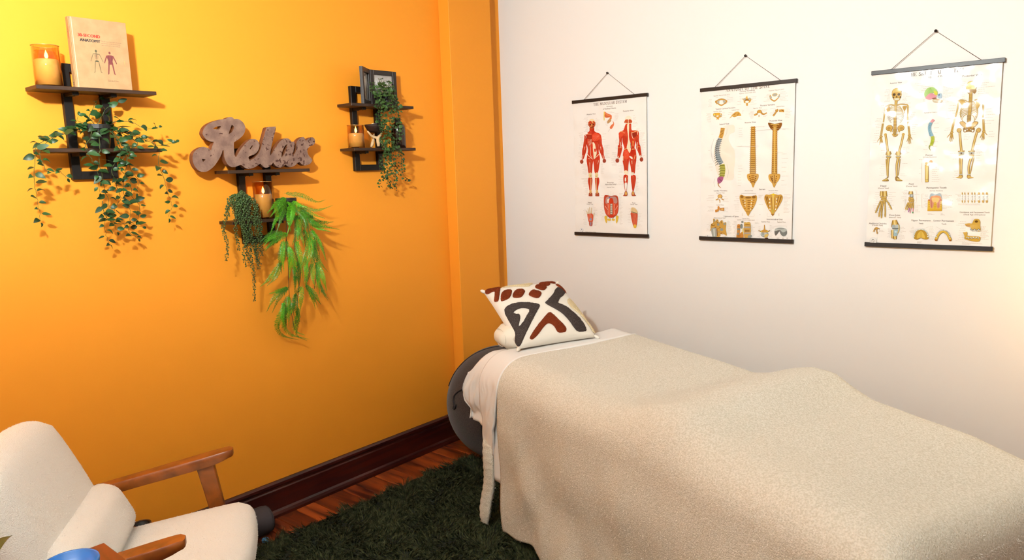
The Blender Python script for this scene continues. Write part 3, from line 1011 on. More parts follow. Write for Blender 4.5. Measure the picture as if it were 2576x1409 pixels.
PRINT_SPINE=('5a4638 8a7058 7e4a1c c99443 aaa596 f3e5d6 deb25c d8a238 e8d040 f0dcc6 8a9496 4c5456 a8a04a 6a6424 8a8436 a8587a 70304e b07a4a c8bcae d8a65a c47e38 e0aa60 8a5a24 8f5e26 9a682a f6ecdf e8c020 9a6420 b8a040 8e8c82 8a5420 9a988c c2c0b4 7a7870 d8a850 a8988a 9a6a2c c07a34 7f8076 ecc828 8e8c80 98968a bcbab0 c58a3c e8c838 d8b060 4a2214 5f5d57 77756e b4b2a8 8a877e c9b4a2 d0c4b6 e6dad2 f2e6de 444444',"""T 0 -421,455,1440,1|ANATOMY OF THE SPINE
T 0 -137,161,1385,0|Cervical Vertebrae
T 1 -144,174,1349,0|Superior View of Axis (C2)
T 1 -673,-344,1350,0|Superior View of Atlas (C1)
T 1 433,719,1350,0|Superior View of C3-C7
T 0 -632,-222,1088,0|Typical Cervical Vertebra
T 1 -674,-501,1046,0|Superior View
T 1 -290,-140,1046,0|Lateral View
T 0 268,553,1085,0|Thoracic Vertebra
T 1 136,304,1048,0|Superior View
T 1 580,734,1044,0|Lateral View
T 0 -545,-345,788,0|Lateral View
T 0 -31,192,786,0|Anterior View
T 0 460,699,786,0|Posterior View
T 0 -650,-369,-521,0|Lumbar Vertebra
T 1 -595,-422,-562,0|Superior View
T 0 280,398,-500,0|Sacrum
T 1 -6,161,-522,0|Anterior View
T 1 471,649,-524,0|Posterior View
T 1 -590,-437,-802,0|Lateral View
T 0 -430,-123,-1032,0|Ligaments of Spine
T 1 -647,-400,-1064,0|Antero-Lateral View
T 1 -49,97,-1066,0|Lateral View
T 1 -146,200,-1092,0|(partially sectioned in sagittal plane)
T 0 443,750,-1075,0|Intervertebral Disk
T 1 335,506,-1122,0|Superior View
T 1 647,807,-1121,0|Sagittal View
S 2 31,31,-638,1242,-579,1268,-512,1285,-446,1264,-392,1233
S 3 20,20,-638,1242,-579,1268,-512,1285,-446,1264,-392,1233
S 2 25,25,-392,1233,-445,1195,-511,1165,-579,1206,-638,1242
S 3 16,16,-392,1233,-445,1195,-511,1165,-579,1206,-638,1242
E 4 -571,1236,22,34
E 4 -452,1235,27,28
S 2 16,10,-613,1239,-610,1193
S 3 11,7,-613,1239,-610,1193
S 2 16,10,-408,1230,-413,1184
S 3 10,7,-408,1230,-413,1184
P 3 9,1307,29,1258,97,1237,70,1175,31,1162,32,1120,-6,1123,-7,1165,-49,1176,-62,1235,-103,1252,-23,1264
E 4 -37,1244,26,22
E 4 61,1243,27,22
E 5 12,1191,36,24
P 2 -22,1236,46,1230,42,1212,-18,1217
S 6 18,18,9,1301,10,1248
S 2 26,18,469,1275,462,1224,540,1162,625,1225,635,1275
S 3 17,12,469,1275,462,1224,540,1162,625,1225,635,1275
E 6 548,1275,53,30
E 4 548,1275,42,24
E 4 473,1234,24,22
E 4 624,1235,22,20
S 2 14,14,539,1173,528,1152
S 3 9,9,539,1173,528,1152
S 2 14,14,547,1173,559,1150
S 3 9,9,547,1173,559,1150
E 5 484,1266,11,8
E 5 616,1258,10,8
P 3 -674,1022,-594,1028,-510,1016,-496,951,-550,928,-563,886,-584,907,-605,887,-609,932,-673,964
E 7 -587,1004,44,24
E 4 -652,974,22,16
E 4 -517,968,20,16
E 5 -525,1000,12,11
E 8 -653,997,14,18
E 5 -587,964,26,11
P 3 -352,891,-277,974,-212,1017,-147,1012,-99,938,-171,934,-244,918,-293,941
S 2 13,7,-269,951,-212,992
S 2 13,7,-171,944,-155,996
S 6 11,7,-326,908,-244,964
S 2 30,36,157,928,220,949
S 3 19,23,157,928,220,949
S 2 34,20,298,955,345,933,405,955
S 3 22,13,298,955,345,933,405,955
E 2 258,980,48,42
E 3 258,982,42,36
E 5 257,946,30,18
S 2 18,10,253,924,252,887
S 3 12,6,253,924,252,887
S 2 34,30,526,886,574,949,615,1005
S 3 22,19,526,886,574,949,615,1005
S 2 30,30,566,994,619,968
S 3 19,19,566,994,619,968
Q 3 638,1000,730,995,731,941,639,951
S 2 14,14,679,989,725,960
S 2 11,11,649,981,650,955
P 9 -332,779,-245,763,-227,699,-237,627,-324,596,-352,502,-292,376,-227,278,-213,85,-233,-107,-245,-286,-407,-297,-541,-239,-618,-41,-656,184,-637,406,-520,593,-472,742
S 3 86,86,-472,728,-488,633,-522,533
S 2 9,9,-519,717,-442,699
S 2 9,9,-521,690,-450,672
S 2 9,9,-524,662,-459,645
S 2 9,9,-527,635,-467,618
S 2 9,9,-529,608,-476,591
S 2 9,9,-532,580,-484,564
S 2 9,9,-535,553,-493,537
S 10 87,98,-528,525,-575,403,-591,293,-560,153,-493,25
S 11 10,10,-570,497,-481,509
S 11 17,6,-558,513,-611,471
S 11 10,10,-579,454,-490,466
S 11 17,6,-567,470,-620,428
S 11 10,10,-588,411,-499,423
S 11 17,6,-576,427,-629,385
S 11 10,10,-595,368,-506,381
S 11 17,6,-584,384,-637,342
S 11 10,10,-602,325,-513,338
S 11 17,6,-590,341,-643,299
S 11 10,10,-606,282,-517,295
S 11 17,6,-595,298,-648,256
S 11 10,10,-609,238,-519,251
S 11 17,6,-597,255,-650,212
S 11 10,10,-608,195,-519,208
S 11 17,6,-597,211,-650,168
S 11 10,10,-606,151,-516,165
S 11 17,6,-594,167,-647,125
S 11 10,10,-600,107,-511,121
S 11 17,6,-588,124,-642,81
S 11 10,10,-592,63,-503,77
S 11 17,6,-580,80,-634,37
S 11 10,10,-582,19,-493,33
S 11 17,6,-570,36,-624,-7
S 12 104,104,-481,16,-462,-101,-484,-234
S 13 12,12,-529,-4,-422,-13
S 14 23,12,-511,-22,-552,-32
S 13 12,12,-528,-55,-421,-63
S 14 23,12,-510,-72,-552,-82
S 13 12,12,-527,-105,-421,-113
S 14 23,12,-509,-122,-551,-132
S 13 12,12,-527,-155,-420,-163
S 14 23,12,-509,-172,-551,-183
S 13 12,12,-526,-206,-419,-213
S 14 23,12,-508,-223,-550,-233
P 15 -568,-244,-455,-229,-466,-310,-537,-368,-573,-337
S 16 12,12,-541,-267,-480,-324
S 17 26,9,-561,-351,-548,-407,-500,-453
S 18 6,6,-383,709,-394,614,-431,561
S 18 6,6,-653,531,-712,354,-704,186,-655,58
S 18 6,6,-381,8,-344,-132,-372,-256
S 18 6,6,-631,-265,-651,-350,-626,-429
S 2 79,119,141,717,151,-197
S 3 57,96,141,717,151,-197
S 2 9,9,113,700,169,696
S 3 14,6,119,689,85,699
S 3 14,6,164,686,197,692
S 2 9,9,112,662,170,659
S 3 14,6,118,651,84,661
S 3 14,6,165,648,198,654
S 2 9,9,112,624,172,621
S 3 14,6,118,613,84,623
S 3 14,6,166,611,200,617
S 2 9,9,111,587,173,583
S 3 14,6,118,575,84,585
S 3 14,6,167,573,201,579
S 2 9,9,111,549,174,545
S 3 14,6,118,538,83,547
S 3 14,6,168,535,202,541
S 2 9,9,111,511,175,507
S 3 14,6,117,500,83,510
S 3 14,6,169,497,203,503
S 2 9,9,110,473,177,469
S 3 14,6,117,462,82,472
S 3 14,6,170,459,205,465
S 2 9,9,110,435,178,431
S 3 14,6,117,424,82,433
S 3 14,6,171,421,206,427
S 2 9,9,109,397,179,393
S 3 14,6,117,386,81,395
S 3 14,6,172,383,207,389
S 2 9,9,109,359,180,355
S 3 14,6,116,348,81,357
S 3 14,6,174,345,208,352
S 2 9,9,109,321,182,317
S 3 14,6,116,310,81,319
S 3 14,6,175,307,210,314
S 2 9,9,108,283,183,279
S 3 14,6,116,271,80,281
S 3 14,6,176,269,211,276
S 2 9,9,108,244,184,241
S 3 14,6,116,233,80,243
S 3 14,6,177,231,212,238
S 2 9,9,107,206,185,203
S 3 14,6,115,195,79,205
S 3 14,6,178,193,213,199
S 2 9,9,107,168,187,165
S 3 14,6,115,157,79,166
S 3 14,6,179,155,215,161
S 2 9,9,107,130,188,127
S 3 14,6,115,119,79,128
S 3 14,6,180,116,216,123
S 2 9,9,106,92,189,89
S 3 14,6,115,81,78,90
S 3 14,6,181,78,217,85
S 2 9,9,106,53,190,51
S 3 14,6,114,42,78,52
S 3 14,6,182,40,218,47
S 2 9,9,105,15,192,12
S 3 14,6,114,4,77,13
S 3 14,6,183,2,220,9
S 2 9,9,105,-23,193,-26
S 3 14,6,114,-34,77,-25
S 3 14,6,184,-36,221,-29
S 2 9,9,105,-62,194,-64
S 3 14,6,114,-73,76,-64
S 3 14,6,186,-75,222,-68
S 2 9,9,104,-100,196,-103
S 3 14,6,114,-111,76,-102
S 3 14,6,187,-113,223,-106
S 2 9,9,104,-139,197,-141
S 3 14,6,113,-150,76,-141
S 3 14,6,188,-151,225,-144
S 2 9,9,103,-177,198,-179
S 3 14,6,113,-188,75,-179
S 3 14,6,189,-190,226,-183
P 3 38,-200,97,-185,212,-188,266,-200,259,-281,204,-361,161,-456,114,-360,51,-291
E 2 151,-225,40,10
E 2 90,-237,14,11
E 2 213,-239,14,11
E 2 152,-263,39,10
E 2 99,-273,14,10
E 2 206,-275,14,10
E 2 152,-301,40,10
E 2 108,-308,14,11
E 2 198,-310,14,10
E 2 153,-339,40,10
E 2 117,-344,14,11
E 2 190,-345,14,11
P 2 433,770,561,738,693,753,674,658,604,605,523,620,471,670
S 6 11,11,480,735,646,725
S 2 84,107,566,717,573,-212
S 3 62,84,566,717,573,-212
S 2 9,9,537,700,596,696
S 3 14,6,543,689,513,699
S 3 14,6,590,686,620,692
S 2 9,9,537,663,597,660
S 3 14,6,543,652,512,662
S 3 14,6,591,650,621,656
S 2 9,9,536,626,598,623
S 3 14,6,543,616,512,625
S 3 14,6,592,613,622,619
S 2 9,9,536,590,598,586
S 3 14,6,543,579,512,588
S 3 14,6,592,576,622,582
S 2 9,9,536,553,599,549
S 3 14,6,543,542,512,551
S 3 14,6,593,539,623,545
S 2 9,9,536,516,600,512
S 3 14,6,542,505,512,514
S 3 14,6,594,502,624,508
S 2 9,9,536,479,600,475
S 3 14,6,542,468,511,477
S 3 14,6,594,465,624,471
S 2 9,9,535,442,601,438
S 3 14,6,542,431,511,440
S 3 14,6,595,428,625,435
S 2 9,9,535,405,602,401
S 3 14,6,542,394,511,403
S 3 14,6,595,391,626,398
S 2 9,9,535,368,602,364
S 3 14,6,542,357,511,366
S 3 14,6,596,354,627,361
S 2 9,9,535,331,603,327
S 3 14,6,542,320,511,329
S 3 14,6,597,317,627,324
S 2 9,9,535,293,604,290
S 3 14,6,542,283,510,292
S 3 14,6,597,280,628,287
S 2 9,9,535,256,605,253
S 3 14,6,542,245,510,255
S 3 14,6,598,243,629,250
S 2 9,9,534,219,605,216
S 3 14,6,542,208,510,217
S 3 14,6,598,206,629,213
S 2 9,9,534,182,606,179
S 3 14,6,542,171,510,180
S 3 14,6,599,169,630,176
S 2 9,9,534,145,607,142
S 3 14,6,542,134,510,143
S 3 14,6,600,132,631,138
S 2 9,9,534,107,607,105
S 3 14,6,541,96,510,106
S 3 14,6,600,94,632,101
S 2 9,9,534,70,608,68
S 3 14,6,541,59,509,68
S 3 14,6,601,57,632,64
S 2 9,9,533,33,609,30
S 3 14,6,541,22,509,31
S 3 14,6,601,20,633,27
S 2 9,9,533,-5,609,-7
S 3 14,6,541,-16,509,-7
S 3 14,6,602,-17,634,-10
S 2 9,9,533,-42,610,-44
S 3 14,6,541,-53,509,-44
S 3 14,6,603,-55,634,-48
S 2 9,9,533,-79,611,-82
S 3 14,6,541,-90,509,-82
S 3 14,6,603,-92,635,-85
S 2 9,9,533,-117,612,-119
S 3 14,6,541,-128,508,-119
S 3 14,6,604,-129,636,-122
S 2 9,9,533,-154,612,-156
S 3 14,6,541,-165,508,-157
S 3 14,6,605,-167,637,-160
S 2 9,9,532,-192,613,-194
S 3 14,6,541,-203,508,-194
S 3 14,6,605,-204,637,-197
S 6 17,17,567,691,575,-180
P 3 462,-220,513,-194,635,-197,683,-214,669,-301,617,-372,575,-460,530,-371,474,-306
E 2 533,-246,11,10
E 2 614,-247,11,11
S 2 6,6,489,-231,543,-353
E 2 539,-281,11,10
E 2 609,-282,10,10
S 2 6,6,503,-242,543,-353
E 2 545,-315,11,11
E 2 605,-316,11,11
S 2 6,6,517,-253,543,-353
E 2 551,-350,10,11
E 2 600,-351,11,10
S 2 6,6,531,-264,543,-353
S 2 11,11,573,-212,576,-380
E 2 -516,-620,50,42
E 19 -516,-620,42,34
S 2 17,22,-605,-696,-546,-667
S 3 11,14,-605,-696,-546,-667
S 2 17,22,-430,-696,-484,-666
S 3 11,14,-430,-696,-484,-666
E 5 -520,-665,24,14
S 2 22,13,-533,-683,-516,-709,-516,-750
S 3 14,8,-533,-683,-516,-709,-516,-750
P 20 -612,-892,-567,-879,-563,-828,-536,-818,-517,-853,-530,-904,-584,-939,-610,-939
Q 20 -511,-855,-423,-848,-421,-908,-508,-904
E 21 -467,-879,30,16
S 4 9,9,-553,-939,-539,-904
P 3 -104,-612,-71,-590,-32,-604,20,-615,130,-615,181,-613,215,-599,242,-621,240,-691,209,-781,160,-872,119,-922,73,-1008,25,-932,-28,-857,-77,-766,-104,-675
E 22 -58,-629,34,28
E 22 181,-634,38,28
E 22 71,-646,60,20
E 23 87,-704,38,10
E 24 -31,-708,30,10
E 24 174,-699,29,10
E 23 87,-743,35,11
E 24 -21,-746,26,10
E 24 168,-739,26,10
E 23 85,-783,32,11
E 24 -12,-784,22,10
E 24 162,-778,22,10
E 23 84,-823,30,10
E 24 -3,-822,19,10
E 24 156,-818,19,10
E 23 83,-863,28,10
E 24 6,-860,16,10
E 24 150,-858,15,10
E 25 3,-696,10,12
E 25 6,-751,10,12
E 25 9,-808,10,12
E 25 144,-701,10,12
E 25 134,-756,10,12
E 25 129,-811,10,12
E 25 123,-871,9,12
S 2 7,7,24,-919,119,-922
S 2 5,5,33,-944,119,-941
P 3 398,-609,431,-585,481,-593,562,-570,652,-594,708,-586,743,-626,735,-690,688,-787,626,-892,594,-933,560,-1000,521,-934,470,-861,418,-756,390,-674
S 22 22,10,415,-618,442,-707,486,-845
S 22 22,10,717,-618,687,-714,641,-844
S 22 22,10,448,-626,475,-731
S 22 22,10,661,-626,639,-731
S 6 42,22,562,-578,567,-893
S 2 8,8,531,-642,548,-877
S 2 8,8,592,-642,583,-876
S 26 20,8,564,-566,562,-634
S 26 13,13,522,-590,611,-586
E 25 495,-675,9,14
E 25 498,-741,9,14
E 25 503,-808,9,14
E 25 504,-869,9,14
E 25 633,-671,9,14
E 25 629,-729,9,14
E 25 620,-804,9,14
E 25 611,-868,8,14
Q 27 525,-958,593,-957,560,-1002
E 28 559,-901,20,41
P 3 -710,-1225,-692,-1173,-655,-1155,-656,-1077,-619,-1081,-601,-1119,-583,-1085,-547,-1092,-528,-1143,-492,-1108,-456,-1099,-438,-1150,-384,-1136,-376,-1191,-383,-1277,-373,-1327,-363,-1404,-408,-1388,-489,-1365,-498,-1417,-543,-1443,-598,-1420,-654,-1284,-727,-1329,-709,-1277
E 29 -628,-1111,18,22
E 29 -546,-1187,30,26
E 29 -411,-1175,26,20
E 29 -472,-1288,34,30
E 30 -565,-1127,14,29
E 6 -557,-1124,9,14
E 30 -474,-1134,14,29
E 6 -467,-1131,8,14
E 30 -655,-1198,46,16
E 6 -648,-1194,28,8
E 30 -564,-1247,72,14
E 6 -556,-1244,44,6
E 30 -453,-1364,45,17
E 6 -446,-1361,27,8
P 31 -693,-1272,-581,-1269,-578,-1441,-634,-1443,-673,-1423
S 32 30,30,-636,-1283,-625,-1430
S 2 19,19,-572,-1282,-561,-1419
S 33 12,12,-571,-1338,-499,-1335
P 3 -6,-1145,37,-1133,122,-1140,128,-1380,76,-1432,-2,-1417
E 34 60,-1150,64,16
E 2 61,-1169,52,6
Q 35 -5,-1214,125,-1211,126,-1241,-5,-1245
Q 35 -3,-1332,127,-1328,128,-1358,-3,-1362
Q 36 13,-1274,107,-1272,108,-1313,14,-1316
P 37 -145,-1186,-93,-1176,-83,-1235,-90,-1353,-38,-1318,-11,-1426,-80,-1437,-159,-1444,-147,-1321
E 38 -41,-1125,26,18
E 38 -58,-1209,28,50
E 38 -118,-1270,30,20
E 38 -125,-1363,23,26
S 39 14,9,-24,-1250,-30,-1317,-20,-1359
E 5 -18,-1212,14,22
P 40 84,-1389,156,-1383,127,-1442,84,-1440
E 2 -107,-1404,35,8
E 2 -118,-1215,26,6
E 41 409,-1354,80,59
E 42 396,-1350,58,41
E 41 379,-1347,26,30
P 43 320,-1307,370,-1273,390,-1256,395,-1181,410,-1177,418,-1255,453,-1270,487,-1302,412,-1321
S 2 15,11,286,-1283,345,-1306
S 3 9,7,286,-1283,345,-1306
S 2 15,11,515,-1277,462,-1303
S 3 9,7,515,-1277,462,-1303
E 44 345,-1305,12,10
E 44 462,-1299,12,10
P 45 413,-1362,486,-1352,464,-1402,414,-1420
P 46 415,-1432,477,-1418,465,-1455,436,-1462
P 47 608,-1274,703,-1263,676,-1309,632,-1367,611,-1356
P 48 703,-1259,765,-1306,832,-1268,830,-1349,767,-1382,708,-1320
P 49 608,-1270,621,-1237,674,-1217,755,-1215,819,-1236,833,-1268,765,-1309,703,-1262,626,-1288
E 50 722,-1237,72,11
L 51 -791,-713,1309,1146,6,1
L 51 -397,-256,1344,1187,5,0
L 51 -630,-538,1334,1311,1,0
L 51 -192,-101,1315,1136,6,1
L 51 84,209,1291,1126,6,0
L 51 330,463,1306,1158,6,1
L 51 642,832,1326,1141,7,0
L 51 -841,-728,1039,850,9,1
L 51 -485,-391,1043,882,5,0
L 51 -377,-269,1020,966,3,1
L 51 -179,-16,921,864,3,0
L 51 -83,-42,1036,972,3,0
L 51 29,151,1005,868,9,1
L 51 304,429,1033,968,3,0
L 51 338,423,915,879,2,0
L 51 451,568,1033,898,6,1
L 51 753,899,1024,823,7,0
L 51 -775,-669,663,574,1,1
L 51 -818,-741,330,271,1,1
L 51 -785,-677,62,-124,3,1
L 51 -144,-41,721,513,5,0
L 51 -153,-24,383,323,1,0
L 51 -148,-26,1,-441,8,0
L 51 331,386,718,675,1,0
L 51 709,841,656,596,1,0
L 51 706,859,212,-449,8,0
L 51 -825,-650,-589,-752,5,1
L 51 -462,-292,-612,-738,4,0
L 51 -824,-653,-821,-940,5,1
L 51 -459,-284,-823,-944,4,0
L 51 -240,-114,-608,-933,8,1
L 51 273,366,-593,-658,5,0
L 51 277,369,-773,-789,1,0
L 51 289,339,-970,-981,1,0
L 51 764,896,-586,-937,15,0
L 51 -61,-34,-945,-1008,6,1
L 51 668,693,-948,-996,6,0
L 51 -821,-709,-1150,-1337,7,1
L 51 -358,-257,-1106,-1383,20,0
L 51 -453,-327,-1415,-1454,4,0
L 51 -260,-159,-1112,-1440,20,1
L 51 132,221,-1188,-1451,16,0
L 51 207,300,-1132,-1151,2,0
L 51 259,323,-1201,-1440,10,1
L 51 501,585,-1171,-1438,10,0
L 51 645,719,-1412,-1438,4,0
L 51 751,808,-1408,-1435,4,0
L 51 832,888,-1405,-1432,4,0
S 52 3,3,207,713,372,703
S 52 3,3,209,633,589,642
S 52 3,3,270,337,-182,352
S 52 3,3,599,204,732,198
S 52 3,3,616,648,828,628
S 18 3,3,-67,-592,-67,-563,222,-564,223,-593
S 18 3,3,187,-942,192,-1008,77,-1012
S 18 3,3,484,-573,484,-549,635,-550,635,-574
S 18 3,3,455,-939,456,-1004,538,-1005
S 18 3,3,608,-1209,604,-1189,834,-1183,835,-1211
E 53 -773,-1431,50,30
E 54 -773,-1433,38,23
E 55 -773,-1424,8,8""")
